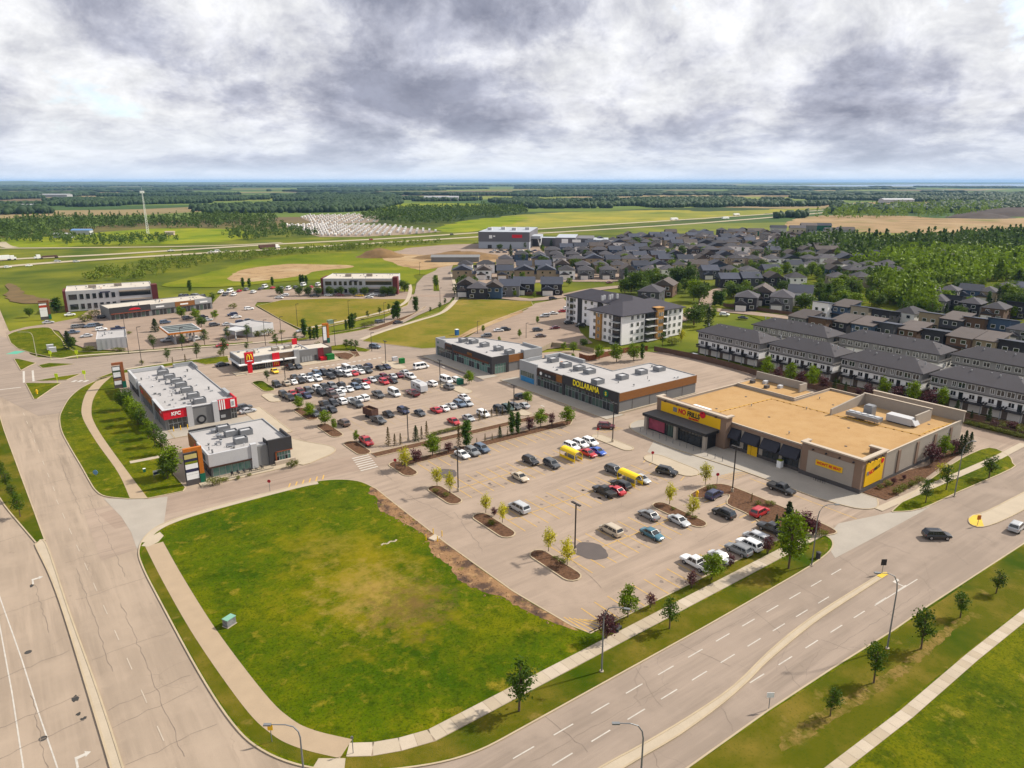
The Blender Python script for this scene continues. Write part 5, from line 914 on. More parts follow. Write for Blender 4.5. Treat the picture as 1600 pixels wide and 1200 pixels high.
# ---- apartment block
def apartment():
    M_SH = mat('asphalt_shingle', alb(80, 77, 86), .9, .08, .3, fine=.12); M_TANW = mat('tan_siding', alb(214, 160, 92), .8, .05, .5); M_WS = mat('white_siding', (.80, .77, .77), .8, .04, .5, streak=(1, 1, 8)); M_RAIL = mat('balcony_rail', (.03, .03, .035), .4)
    x0, x1, y0, y1, h = 196.5, 232, 193.5, 212, 11.4
    b = Bd('apartment_building', 'four-storey white and tan apartment block with dark hip roof', 'apartment block', 214, 215)
    b.part('wall', MB().box(x0, x1, y0, y1, 0, h), M_WS); b.part('wing_wall', MB().box(213, 229, y1, 246, 0, h), M_WS)
    def hip(x0, x1, y0, y1, z, r, o=.9):
        x0 -= o; x1 += o; y0 -= o; y1 += o; w, d = x1 - x0, y1 - y0; k = min(w, d) / 2; mb = MB()
        V = [(x0, y0, z), (x1, y0, z), (x1, y1, z), (x0, y1, z)]; A, C_ = ((x0 + k, y0 + d / 2, z + r), (x1 - k, y0 + d / 2, z + r)) if w > d else ((x0 + w / 2, y0 + k, z + r), (x0 + w / 2, y1 - k, z + r))
        lo = [(v[0], v[1], z - .3) for v in V]
        if w > d: F_ = [(0, 1, 5, 4), (1, 2, 5), (2, 3, 4, 5), (3, 0, 4)]
        else: F_ = [(0, 1, 4), (1, 2, 5, 4), (2, 3, 5), (3, 0, 4, 5)]
        return mb.add(V + [A, C_] + lo, F_ + [(6, 7, 1, 0), (7, 8, 2, 1), (8, 9, 3, 2), (9, 6, 0, 3), (9, 8, 7, 6)])
    b.part('roof', hip(x0, x1, y0, y1, h + .3, 3.4), M_SH); b.part('roof', hip(213, 229, 204, 246, h + .32, 3.3), M_SH)
    fh = h / 4
    def win(ax, c, a, z, w=1.3, hh=1.45):
        wd = b.part('window', fb(ax, c, a, a + w, z, z + hh, 0, .06), M_GLD); b.part('frame', fb(ax, c, a - .08, a, z - .08, z + hh + .08, 0, .1, fb(ax, c, a + w, a + w + .08, z - .08, z + hh + .08, 0, .1, fb(ax, c, a + w / 2 - .04, a + w / 2 + .04, z, z + hh, .06, .1))), M_WHT, wd)
    def balc(ax, c, a, w, f, dep=1.7):
        z = f * fh + .15
        s = b.part('balcony', fb(ax, c, a, a + w, z, z + .18, 0, dep), M_WHT); r_ = MB(); fb(ax, c, a, a + w, z + 1.15, z + 1.22, dep - .06, dep, r_); fb(ax, c, a, a + w, z + .25, z + .3, dep - .06, dep, r_)
        for k in range(int(w / .3) + 1): fb(ax, c, a + .3 * k, a + .3 * k + .05, z + .2, z + 1.2, dep - .05, dep - .01, r_)
        b.part('railing', r_, M_RAIL, s); b.part('door', fb(ax, c, a + .4, a + w - .5, z + .2, z + 2.2, .02, .07), M_GLD, s)
    # long side towards the shops (-y)
    b.part('tan_bay', MB().box(215.4, 219.2, y0 - 1.0, y0, 0, h + 1.4), M_TANW); b.part('bay_cap', MB().box(215.2, 219.4, y0 - 1.2, y0 + 2, h + 1.4, h + 1.6), M_TANW)
    b.part('recess', MB().box(209.2, 215.3, y0 - .06, y0, 0, h), M_CHAR); b.part('recess', MB().box(219.3, 222.4, y0 - .06, y0, 0, h), M_CHAR)
    for f in range(4):
        for a in (201.4, 204.6, 207.2, 223.4, 226.4, 229.6): win('-y', y0, a, f * fh + 1.0)
        win('-y', y0 - 1.0, 216.4, f * fh + 1.0, 1.0); win('-y', y0 - 1.0, 218.0, f * fh + 1.0, .7)
        balc('-y', y0 - .06, 209.4, 5.8, f); balc('-y', y0 - .06, 219.4, 2.9, f); balc('+x', x1, 198, 4.5, f)
    b.part('recess', MB().box(x0 - .06, x0, 194.2, 198.6, 0, h), M_CHAR); b.part('tan_bay', MB().box(x0 - .8, x0, 204.6, 207.6, 0, h - .6), M_TANW)
    for f in range(4):
        for a in (199.4, 202.2, 208.4): win('-x', x0, a, f * fh + 1.0)
        balc('-x', x0 - .06, 194.4, 4.0, f); win('-x', x0 - .8, 205.4, f * fh + 1.0, 1.0)
    b.part('recess', MB().box(212.92, 213, 222, 225, 0, h), M_CHAR); b.part('recess', MB().box(212.9, 213, 235, 238, 0, h), M_CHAR)
    for f in range(4):
        for a in (214, 218, 228, 232, 239.4, 244): win('-x', 213, a, f * fh + 1.0)
        balc('-x', 213, 221, 4.6, f); balc('-x', 213, 240.6, 3.2, f)
    for k in range(5): p = (208 + k * 2.2, 217 + (k % 2), h + 3.0); b.part('roof_vent', MB().box(p[0] - .4, p[0] + .4, p[1] - .4, p[1] + .4, h + 2.2, h + 4.1), M_WCLAD)
apartment()

# ---- arena
def arena():
    a, c = Vector(g(748, 388)[:2]), Vector(g(827, 389)[:2]); d = c - a; rz = math.atan2(d.y, d.x); Lf = d.length
    b = Bd('sports_arena', 'huge grey windowless arena with red lettering far behind the houses', 'arena', a.x, a.y, rz)
    MG = mat('arena_grey', alb(128, 126, 132), .7, .04, .1); ML = mat('arena_light', alb(204, 210, 220), .7, .04, .1)
    b.part('lower_wall', MB().box(0, Lf, 0, 75, 0, 6.5), ML); u = b.part('upper_wall', MB().box(-.2, Lf + .2, -.2, 75, 6.5, 15.5), MG); b.part('roof', MB().box(0, Lf, 0, 74.8, 15.5, 15.7), ML, u)
    b.text('', 1, M_RED, (0, 0, 0), '-y') if False else None
    b.part('lettering', MB().box(Lf * .66, Lf * .86, -.4, -.2, 10.2, 13.2), M_RED, u); b.part('lettering', MB().box(Lf * .21, Lf * .27, -.4, -.2, 9.5, 12.5), M_WHT, u); b.part('lettering', MB().box(Lf * .29, Lf * .33, -.4, -.2, 11.0, 12.2), M_WHT, u)
    b.part('entrance_canopy', MB().box(Lf, Lf + 9, 14, 42, 8.3, 11), ML); b.part('column', MB().tube([(Lf + 8, 22, 0), (Lf + 6, 20, 8.3)], .5).tube([(Lf + 8, 22, 0), (Lf + 9, 27, 8.3)], .5), M_WHT)
    def lo(u, v): q = Vector(g(u, v)[:2]) - a; return (q.x * math.cos(-rz) - q.y * math.sin(-rz), q.x * math.sin(-rz) + q.y * math.cos(-rz))
    x0, y0 = lo(868, 388.5); x1, y1 = lo(899, 389.5); x2, y2 = lo(918, 387); x3, y3 = lo(950, 386)
    w = b.part('wing_wall', MB().box(x0, x1, min(y0, y1), min(y0, y1) + 48, 0, 10.5), MG); b.part('lettering', MB().box(x0 + 6, x0 + 12, min(y0, y1) - .3, min(y0, y1), 5, 9.5).box(x0 + 16, x0 + 24, min(y0, y1) - .3, min(y0, y1), 6.5, 9), M_WHT, w); b.part('wing_roof', MB().box(x0 + .2, x1 - .2, min(y0, y1) + .2, min(y0, y1) + 47, 10.5, 10.7), ML, w)
    b.part('link_wall', MB().box(Lf + .2, x0, 30, min(y0, y1) + 40, 0, 8.2), MG); b.part('link_roof', MB().box(Lf + .2, x0, 30, min(y0, y1) + 40, 8.2, 8.4), ML)
    b.part('wing_wall', MB().box(x1, x1 + 16, min(y0, y1) + 22, min(y0, y1) + 62, 0, 8.5), MG); b.part('wing_wall', MB().box(x2, x3, min(y2, y3), min(y2, y3) + 30, 0, 7.5), ML)
    for k in range(4): b.part('rooftop_unit', MB().box(5 + 12 * k, 9 + 12 * k, 22 + 9 * (k % 2), 28 + 9 * (k % 2), 15.7, 18.2), M_WCLAD)
    b.part('door', MB().box(Lf * .18, Lf * .26, -.1, 0, 0, 3.5), M_CHAR)
arena()

# ---- townhouse rows
M_SHG = mat('townhouse_shingle', alb(92, 88, 92), .9, .08, .25, fine=.14, rnd=.08); M_SIDG = mat('grey_siding', alb(178, 174, 172), .8, .05, .4, streak=(1, 1, 10)); M_SIDW = mat('white_siding_town', (.80, .78, .76), .8, .04, .4, streak=(1, 1, 10)); M_DECK = mat('deck_rail', alb(70, 66, 68), .6); M_GAR = mat('garage_door', (.66, .62, .58), .7, .05); M_STONE = mat('stone_base', alb(140, 124, 112), .9, .15, .5)
def townhouses(name, label, x, y0, y1, depth, units, front=True, base=0.0):
    """row running along Y with its garage side facing -X"""
    b = Bd(name, label, 'townhouse row', x, (y0 + y1) / 2, 0.0, 'townhouse rows')
    h1, h2, h3 = 2.7, 5.5, 8.4
    b.part('ground_wall', MB().box(x + .1, x + depth, y0, y1, 0, h1), M_STONE); b.part('middle_wall', MB().box(x + .05, x + depth, y0 + .02, y1 - .02, h1, h2), M_SIDW); b.part('upper_wall', MB().box(x - .25, x + depth + .1, y0 - .1, y1 + .1, h2, h3), M_SIDG)
    b.part('trim', MB().box(x - .32, x + depth + .18, y0 - .16, y1 + .16, h2 - .12, h2 + .1), M_CHAR)
    o = .7; X0, X1, Y0, Y1 = x - .25 - o, x + depth + o, y0 - o, y1 + o; k = (X1 - X0) / 2; z = h3; r = 2.9; rg = X0 + k
    mb = MB().add([(X0, Y0, z), (X1, Y0, z), (X1, Y1, z), (X0, Y1, z), (rg, Y0 + k * .9, z + r), (rg, Y1 - k * .9, z + r), (X0, Y0, z - .25), (X1, Y0, z - .25), (X1, Y1, z - .25), (X0, Y1, z - .25)], [(0, 1, 4), (1, 2, 5, 4), (2, 3, 5), (3, 0, 4, 5), (6, 7, 1, 0), (7, 8, 2, 1), (8, 9, 3, 2), (9, 6, 0, 3), (9, 8, 7, 6)])
    rf = b.part('roof', mb, M_SHG)
    for k_ in range(units * 2): yy = y0 + (k_ + .5) * (y1 - y0) / units / 2; xx = rg - 1.5 + (k_ % 3) * .7; b.part('roof_vent', MB().box(xx - .15, xx + .15, yy - .15, yy + .15, z + 1.6, z + 2.6), M_LGREY, rf)
    w = (y1 - y0) / units
    for u in range(units):
        ya = y0 + u * w
        if front:
            b.part('garage_door', MB().box(x, x + .1, ya + .5, ya + w - .9, .05, 2.3), M_GAR)
            dk = b.part('deck', MB().box(x - 1.9, x + .05, ya + .2, ya + w - .5, h1 - .1, h1 + .1), M_DECK); rl = MB()
            for zz in (h1 + .55, h1 + 1.05): rl.box(x - 1.9, x - 1.84, ya + .2, ya + w - .5, zz, zz + .06)
            for q in range(int((w - .7) / .28)): rl.box(x - 1.9, x - 1.85, ya + .2 + q * .28, ya + .25 + q * .28, h1 + .1, h1 + 1.05)
            rl.box(x - 1.9, x + .05, ya + .2, ya + .25, h1 + .4, h1 + 1.05).box(x - 1.9, x + .05, ya + w - .55, ya + w - .5, h1 + .4, h1 + 1.05)
            b.part('railing', rl, M_DECK, dk); b.part('post', MB().box(x - 1.85, x - 1.6, ya + .2, ya + .4, 0, h1 - .1), M_LGREY, dk)
            b.part('patio_door', MB().box(x - .03, x + .05, ya + .9, ya + 2.0, h1 + .15, h1 + 2.2), M_GLD); wn = b.part('window', MB().box(x - .03, x + .05, ya + 2.8, ya + 4.1, h1 + .9, h1 + 2.1), M_GLD); b.part('frame', MB().box(x - .06, x - .03, ya + 3.4, ya + 3.5, h1 + .9, h1 + 2.1), M_WHT, wn)
        else:
            b.part('porch_roof', MB().box(x - 1.4, x - .25, ya + w * .55, ya + w - .3, h2 - .9, h2 - .4), M_DECK) if u % 2 else None
        for (a0, a1) in ((.6, 2.3), (w * .62, w * .62 + (.9 if u % 2 else 1.7))):
            wn = b.part('window', MB().box(x - .33, x - .25, ya + a0, ya + a1, h2 + .8, h2 + 2.2), M_GLD); b.part('frame', ring(x - .39, x - .30, ya + a0 - .1, ya + a1 + .1, h2 + .7, h2 + .78, .03).box(x - .38, x - .33, ya + a0 - .1, ya + a0, h2 + .7, h2 + 2.3).box(x - .38, x - .33, ya + a1, ya + a1 + .1, h2 + .7, h2 + 2.3).box(x - .38, x - .33, (ya + a0 + ya + a1 - y0 * 0) / 2 - .05, (2 * ya + a0 + a1) / 2 + .05, h2 + .8, h2 + 2.2).box(x - .38, x - .33, ya + a0, ya + a1, h2 + 2.2, h2 + 2.3), M_WHT, wn)
    for zz in (h1 + .9, h2 + .8): b.part('window', MB().box(x + depth * .4, x + depth * .4 + 1.2, y0 - .18, y0 - .05, zz, zz + 1.2), M_GLD); b.part('window', MB().box(x + depth * .7, x + depth * .7 + 1.0, y0 - .18, y0 - .05, zz, zz + 1.2), M_GLD)
for i, (y0, y1, x) in enumerate(((141.2, 167.4, 210.6), (115.6, 138.6, 213.0), (89.2, 113.4, 214.2), (62.8, 87.0, 215.4), (37, 60.6, 217))):
    townhouses('townhouse_row', ['leftmost townhouse row behind the brown fence, white car at its garages', 'townhouse row second from the left, behind the supermarket dock roof', 'middle townhouse row directly behind the supermarket roof machines', 'townhouse row second from the right, past the supermarket far corner', 'townhouse row cut by the right edge of the photo'][i], x, y0, y1, 11.0, 5)
for i, (y0, y1, x) in enumerate(((132.6, 163, 238), (97, 130.6, 243), (60, 94.6, 247))):
    townhouses('townhouse_row', ['back townhouse row on the left, seen over the front row roofs', 'long middle back townhouse row with balconies under its upper windows', 'back townhouse row running off the right edge'][i], x, y0, y1, 11.0, 6, False)
# ================================================================ vehicles
def paint_mat():
    m = obj_mat('car_paint', 0.3, var=0.02, fine=0.02); P = m.node_tree.nodes['Principled BSDF']; P.inputs['Coat Weight'].default_value = 0.6; P.inputs['Coat Roughness'].default_value = 0.08; P.inputs['Specular IOR Level'].default_value = 0.5; return m
M_PAINT = paint_mat(); M_CGL = glassy('car_glass', (0.012, 0.015, 0.018), 0.06, 0.5); M_TYRE = mat('tyre_rubber', (0.015, 0.015, 0.015), 0.9); M_RIM = mat('alloy_rim', (0.35, 0.35, 0.36), 0.35, metal=0.7); M_HEAD = glassy('headlight_lens', (0.6, 0.6, 0.58)); M_TAIL = glassy('tail_lens', (0.35, 0.01, 0.012)); M_TRIM = mat('car_trim', (0.02, 0.02, 0.022), 0.6)
def loft(mb, secs, m=0):
    """rings of equal length joined into a skin with ends capped"""
    n = len(secs[0]); o = len(mb.v)
    for s in secs: mb.v += [tuple(p) for p in s]
    for i in range(len(secs) - 1):
        for j in range(n): mb.f.append((o + i * n + j, o + i * n + (j + 1) % n, o + (i + 1) * n + (j + 1) % n, o + (i + 1) * n + j)); mb.m.append(m)
    mb.f.append(tuple(o + j for j in reversed(range(n)))); mb.f.append(tuple(o + (len(secs) - 1) * n + j for j in range(n))); mb.m += [m, m]
    return mb
def body_sec(x, hw, z0, z1, crown=0.05):
    return [(x, -hw * .86, z0), (x, -hw, z0 + .16), (x, -hw, z0 + (z1 - z0) * .62), (x, -hw * .93, z1 - .03), (x, -hw * .5, z1 + crown), (x, hw * .5, z1 + crown), (x, hw * .93, z1 - .03), (x, hw, z0 + (z1 - z0) * .62), (x, hw, z0 + .16), (x, hw * .86, z0)]
SPEC = {  # length, width, body profile (x, halfwidth factor, z0, z1), cabin (bottom front, top front, top rear, bottom rear), belt, roof
    'sedan':   (4.75, 1.84, [(-2.37, .80, .40, .70), (-2.25, .92, .28, .86), (-1.5, 1, .22, .95), (-.2, 1, .20, .92), (.9, 1, .20, .92), (1.7, .98, .22, .84), (2.2, .90, .28, .70), (2.37, .78, .40, .58)], (1.15, .35, -1.0, -1.75), .90, 1.44),
    'suv':     (4.75, 1.92, [(-2.37, .86, .45, .95), (-2.28, .95, .34, 1.05), (-1.4, 1, .28, 1.08), (0, 1, .26, 1.06), (1.0, 1, .26, 1.05), (1.75, .98, .28, 1.0), (2.25, .92, .36, .88), (2.37, .82, .48, .72)], (1.2, .55, -1.85, -2.28), 1.04, 1.70),
    'minivan': (5.05, 1.96, [(-2.52, .88, .42, .98), (-2.44, .96, .30, 1.06), (-1.4, 1, .24, 1.06), (0, 1, .22, 1.03), (1.2, 1, .22, 1.0), (1.9, .97, .26, .92), (2.4, .9, .32, .76), (2.52, .8, .44, .62)], (1.75, .85, -2.1, -2.45), 1.02, 1.74),
    'pickup':  (5.85, 2.0, [(-2.92, .94, .55, 1.08), (-2.85, .98, .46, 1.12), (-1.0, 1, .42, 1.12), (0, 1, .40, 1.10), (1.2, 1, .40, 1.10), (2.1, .99, .42, 1.08), (2.8, .95, .46, 1.0), (2.92, .88, .55, .82)], (1.35, .75, -.75, -1.0), 1.10, 1.86),
    'van':     (5.6, 2.02, [(-2.8, .93, .45, 1.15), (-2.74, .98, .34, 1.2), (-1.4, 1, .30, 1.2), (0, 1, .28, 1.2), (1.4, 1, .28, 1.15), (2.1, .98, .3, 1.05), (2.65, .92, .36, .92), (2.8, .84, .46, .78)], (2.05, 1.35, -2.6, -2.74), 1.16, 2.25)}
CAR = {}
def make_vehicle(kind):
    L_, W, prof, (bf, tf, tr, br), belt, roof = SPEC[kind]; hw = W / 2
    root = thing(kind if kind != 'suv' else 'sport_utility_vehicle', 'x', 'car', (0, 0, -60)); root.name = 'proto_' + kind
    mb = MB(); loft(mb, [body_sec(x, hw * f, z0, z1) for x, f, z0, z1 in prof])
    if kind == 'pickup':   # open bed sunk into the tail
        mb.box(-2.8, -1.1, -hw * .96, -hw * .86, 1.1, 1.24).box(-2.8, -1.1, hw * .86, hw * .96, 1.1, 1.24).box(-2.88, -2.78, -hw * .96, hw * .96, 1.1, 1.24)
    ti = .80; tw = hw * ti; bw = hw * .93
    c = [(bf, -bw, belt), (bf, bw, belt), (br, bw, belt), (br, -bw, belt), (tf, -tw, roof - .04), (tf, tw, roof - .04), (tr, tw, roof - .04), (tr, -tw, roof - .04), ((tf + tr) / 2 + .2, -tw * .7, roof), ((tf + tr) / 2 + .2, tw * .7, roof)]
    cab = MB().add(c[:8], [(0, 1, 5, 4), (1, 2, 6, 5), (2, 3, 7, 6), (3, 0, 4, 7), (4, 5, 6, 7)]); mb.add(cab.v, cab.f)
    rp = [(tf - .06, -tw * .94, roof - .02), (tf - .06, tw * .94, roof - .02), (tr + .06, tw * .94, roof - .02), (tr + .06, -tw * .94, roof - .02)]
    mb.add(rp + [(tf - .35, -tw * .7, roof + .05), (tf - .35, tw * .7, roof + .05), (tr + .3, tw * .7, roof + .05), (tr + .3, -tw * .7, roof + .05)], [(4, 5, 6, 7), (0, 1, 5, 4), (1, 2, 6, 5), (2, 3, 7, 6), (3, 0, 4, 7)])
    for s in (-1, 1): mb.box(bf - .25, bf - .05, min(s * bw, s * (bw + .2)), max(s * bw, s * (bw + .2)), belt + .02, belt + .18)
    mb.build('body', M_PAINT, root)
    def lerp(a, b, t): return tuple(x + (y - x) * t for x, y in zip(a, b))
    def pane(name, A, B, C_, D, u0, u1, v0, v1, out):
        q = [lerp(lerp(A, B, u), lerp(D, C_, u), v) for u, v in ((u0, v0), (u1, v0), (u1, v1), (u0, v1))]
        q = [tuple(p[i] + out[i] for i in range(3)) for p in q]; q2 = [tuple(p[i] - out[i] * .8 for i in range(3)) for p in q]
        MB().add(q + q2, [(0, 1, 2, 3), (0, 4, 5, 1), (1, 5, 6, 2), (2, 6, 7, 3), (3, 7, 4, 0)]).build(name, M_CGL, root)
    pane('windshield', c[0], c[1], c[5], c[4], .06, .94, .06, .95, (.025, 0, .02)); pane('rear_window', c[2], c[3], c[7], c[6], .08, .92, .18, .90, (-.025, 0, .02))
    cuts = {'sedan': [(.10, .46), (.50, .86)], 'suv': [(.08, .36), (.40, .66), (.70, .93)], 'minivan': [(.10, .36), (.40, .66), (.70, .94)], 'pickup': [(.10, .47), (.52, .90)], 'van': [(.06, .22), (.26, .56), (.60, .93)]}[kind]
    for u0, u1 in cuts:
        pane('side_window', c[1], c[2], c[6], c[5], u0, u1, .10, .88, (0, .025, .01)); pane('side_window', c[0], c[3], c[7], c[4], u0, u1, .10, .88, (0, -.025, .01))
    wr = .34 if kind in ('sedan', 'minivan') else .39; wx = L_ * .295
    for x in (-wx, wx):
        for s in (-1, 1):
            y = s * (hw - .10); w = MB().tube([(x, y - .13, wr), (x, y + .13, wr)], wr, 14).build('wheel', M_TYRE, root); MB().tube([(x, y + s * .10, wr), (x, y + s * .145, wr)], wr * .62, 12).build('rim', M_RIM, w)
    zf, zr = prof[-2][3] - .12, prof[1][3] - .14
    for s in (-1, 1):
        MB().box(L_ / 2 - .22, L_ / 2 - .04, min(s * hw * .55, s * hw * .86), max(s * hw * .55, s * hw * .86), zf - .12, zf + .04).build('headlight', M_HEAD, root)
        MB().box(-L_ / 2 + .02, -L_ / 2 + .16, min(s * hw * .66, s * hw * .9), max(s * hw * .66, s * hw * .9), zr - .16, zr + .06).build('taillight', M_TAIL, root)
    MB().box(L_ / 2 - .16, L_ / 2 - .01, -hw * .5, hw * .5, .42, .60).box(-L_ / 2 + .03, -L_ / 2 + .15, -hw * .6, hw * .6, .38, .54).build('bumper_trim', M_TRIM, root)
    if kind == 'pickup': MB().box(-2.74, -1.1, -hw * .84, hw * .84, 1.155, 1.175).build('bed_liner', M_TRIM, root)
    reg(root); CAR[kind] = root
for k in SPEC: make_vehicle(k)
PAINT = {'black': (.012, .012, .014), 'white': (.74, .74, .73), 'silver': (.42, .43, .44), 'dark grey': (.06, .063, .068), 'grey': (.17, .175, .18), 'red': (.40, .012, .02), 'maroon': (.13, .012, .02), 'blue': (.02, .08, .36), 'navy': (.015, .022, .07), 'slate blue': (.09, .13, .19), 'teal': (.03, .11, .15), 'beige': (.42, .35, .26), 'brown': (.10, .065, .05), 'yellow': (.75, .48, .01), 'dark green': (.015, .045, .035)}
NAME = {'sedan': 'sedan_car', 'suv': 'sport_utility_vehicle', 'minivan': 'minivan', 'pickup': 'pickup_truck', 'van': 'cargo_van'}
WORD = {'sedan': 'sedan', 'suv': 'SUV', 'minivan': 'minivan', 'pickup': 'pickup truck', 'van': 'van'}
CATG = {'sedan': 'car', 'suv': 'car', 'minivan': 'minivan', 'pickup': 'pickup truck', 'van': 'van'}
TAKEN = set(); PLACED = []
def uniq(l):
    """labels must not repeat"""
    if l in TAKEN: raise ValueError('label twice: ' + l)
    TAKEN.add(l); return l
def car(u, v, kind, colour, ang, label, group='parked cars', z=0.035, cz=0.75, snap=True):
    p = g(u, v, cz); base = PAINT[colour]; k = random.uniform(.85, 1.15)
    if snap:                                       # neighbours in a row keep a door's width apart
        for q in PLACED:
            d = Vector((p.x - q[0], p.y - q[1]))
            if abs(d.x) < 2.2 and abs(d.y) < 4.6 and abs(ang) > 60: p.x = q[0] + (2.35 if d.x > 0 else -2.35)
    PLACED.append((p.x, p.y))
    o = dup(CAR[kind], (p.x, p.y, z), R(ang + random.uniform(-2, 2)), random.uniform(.97, 1.02), uniq(label), tuple(min(.85, c * k) for c in base) + (1,), group)
    o.name = NAME[kind]; o['category'] = CATG[kind]; return o
def car_row(where, items, ang, group, jitter=True):
    """items left to right: (u, v, kind, colour); one in three is parked the other way round"""
    for i, (u, v, kind, colour) in enumerate(items):
        a = ang + (180 if random.random() < .3 else 0)
        car(u, v, kind, colour, a, f'{colour} {WORD[kind]}, {ORD[i]} from left in {where}', group)
G1 = 'vehicles in the supermarket parking lot'
for u, v, kind, colour, a, lab in [
    (829, 719, 'suv', 'black', -90, 'black SUV parked left of the dark SUV and far yellow cart shelter'), (862, 724, 'suv', 'dark grey', -90, 'dark grey SUV just left of the far yellow cart shelter'), (812.5, 744, 'sedan', 'beige', -90, 'lone pale sedan in the middle of the empty stalls'),
    (893, 697, 'suv', 'white', -90, 'leftmost white SUV of three behind the far yellow cart shelter'), (907, 693, 'suv', 'white', -90, 'middle white SUV of three behind the far yellow cart shelter'), (922, 690, 'suv', 'white', -90, 'rightmost white SUV of three, above the blue car'),
    (919, 707, 'sedan', 'red', -90, 'red car between the far yellow cart shelter and blue car'), (934, 704, 'sedan', 'blue', -90, 'bright blue car beside the red car near the concrete island'), (960, 734, 'suv', 'dark grey', -90, 'dark SUV just left of the near yellow cart shelter'),
    (1002, 747, 'sedan', 'silver', -90, 'silver car right of the near yellow cart shelter'), (944, 767, 'pickup', 'black', 90, 'black pickup below the near yellow cart shelter'), (962, 765, 'sedan', 'red', 90, 'small red car squeezed beside the black pickup'),
    (970, 757, 'suv', 'black', 90, 'black wagon between red car and near yellow cart shelter'), (1042, 736, 'suv', 'black', -72, 'black SUV alone beside the concrete island before the entrance'), (1116, 772, 'suv', 'navy', 5, 'dark SUV against the mulch island with the hydrant'),
    (811, 792, 'minivan', 'silver', 90, 'silver minivan beside a planting island with purple shrub'), (1131, 801, 'suv', 'black', 90, 'black SUV leaving between two planting islands'), (1187, 799, 'suv', 'red', 5, 'red SUV nosed against the mulch bed'), (1014, 803, 'sedan', 'grey', 90, 'grey sedan left of the small island with two trees'),
    (1061, 812, 'sedan', 'silver', -90, 'silver sedan right beside the small island with two trees'), (955, 827, 'minivan', 'beige', 90, 'beige minivan right of the tall lot lamp and dark stain'), (1019, 833, 'sedan', 'teal', -90, 'teal sedan alone in the middle stalls'),
    (1087, 879, 'pickup', 'white', 90, 'white pickup behind the bright green roadside tree'), (1126, 869, 'sedan', 'silver', -90, 'silver sedan between the white pickup and grey SUV'), (1154, 858, 'suv', 'grey', 90, 'dark grey SUV nearest the pavement beside a white SUV'), (1171, 850, 'suv', 'white', 90, 'large white SUV between grey SUV and silver minivan'),
    (1182, 839, 'minivan', 'silver', 90, 'silver minivan at the top of the pavement row'), (1207, 826, 'pickup', 'black', 90, 'black pickup half hidden behind the leafy roadside tree'),
    (722, 709, 'sedan', 'white', -90, 'white sedan leftmost of three below the columnar poplar'), (738, 705, 'suv', 'grey', -90, 'grey SUV in the middle of three below the columnar poplar'), (753, 700, 'suv', 'slate blue', -90, 'blue-grey SUV rightmost of three below the columnar poplar')]:
    car(u, v, kind, colour, a, lab, G1)
car(1221, 763, 'pickup', 'black', -90, 'black pickup driving past the supermarket front', 'vehicles on the move', snap=False); car(1464, 835, 'suv', 'black', -38, 'black SUV crossing the junction at right', 'vehicles on the move', snap=False); car(1589, 822, 'suv', 'silver', 5, 'silver SUV cut by the right edge on the cross road', 'vehicles on the move', snap=False); car(947, 665, 'suv', 'maroon', -48, 'dark red SUV driving past the DOLLARAMA corner', 'vehicles on the move', snap=False)
G2 = 'vehicles in the burger restaurant parking lot'
car_row('the second row before the burger restaurant', [(432, 600, 'suv', 'black'), (447, 598, 'sedan', 'beige'), (458, 596, 'sedan', 'white'), (470, 594, 'suv', 'black'), (483, 592, 'sedan', 'white'), (496, 591, 'suv', 'white'), (517, 587.5, 'suv', 'black'), (529, 584, 'suv', 'dark grey'), (542.5, 584, 'suv', 'white'), (553, 582.5, 'sedan', 'red'), (563, 580, 'sedan', 'white'), (573, 578, 'pickup', 'dark grey'), (594, 574, 'sedan', 'black'), (604, 572.5, 'sedan', 'navy')], -90, G2)
car_row('the row nearest the burger restaurant walk', [(460, 588.5, 'sedan', 'dark grey'), (472, 587, 'sedan', 'white'), (484, 585.5, 'sedan', 'slate blue'), (495, 583, 'suv', 'slate blue'), (506, 582, 'suv', 'black'), (518, 580, 'suv', 'black'), (530, 577, 'sedan', 'white'), (542, 576.5, 'van', 'white'), (552, 575, 'sedan', 'silver'), (560, 573.5, 'sedan', 'grey'), (584, 570, 'suv', 'navy')], -90, G2)
car_row('the upper middle row of the burger lot', [(496, 607, 'suv', 'white'), (507.5, 605, 'suv', 'black'), (519, 602.5, 'suv', 'grey'), (532.5, 601, 'suv', 'black'), (557, 596, 'suv', 'black'), (570, 596, 'sedan', 'red'), (581, 592.5, 'sedan', 'silver'), (589, 590, 'sedan', 'dark grey'), (599, 588.5, 'suv', 'maroon'), (612.5, 587, 'sedan', 'silver'), (622.5, 585.6, 'sedan', 'maroon'), (632, 581, 'sedan', 'silver')], -90, G2)
car_row('the middle row of the burger lot', [(443, 616, 'suv', 'black'), (457, 613.5, 'sedan', 'red'), (469, 611.5, 'suv', 'maroon'), (482, 610, 'suv', 'dark grey'), (518, 611, 'sedan', 'maroon'), (534, 608.5, 'sedan', 'white'), (545.5, 607, 'sedan', 'white'), (556, 603.5, 'suv', 'slate blue'), (579, 601, 'sedan', 'white'), (600, 596, 'suv', 'red'), (614, 594, 'sedan', 'black'), (637, 588.5, 'pickup', 'white')], -90, G2)
car_row('the lower middle row of the burger lot', [(452.5, 621, 'suv', 'black'), (466, 618.5, 'sedan', 'dark green'), (479, 617, 'sedan', 'navy'), (492.5, 615, 'suv', 'black'), (525, 615, 'pickup', 'white'), (539.5, 614, 'pickup', 'brown'), (569, 621, 'suv', 'white'), (591, 616, 'pickup', 'dark grey'), (616, 614, 'van', 'white'), (645, 614, 'pickup', 'maroon'), (674.5, 599, 'suv', 'white'), (701, 604, 'suv', 'grey'), (711, 592.5, 'suv', 'white')], -90, G2)
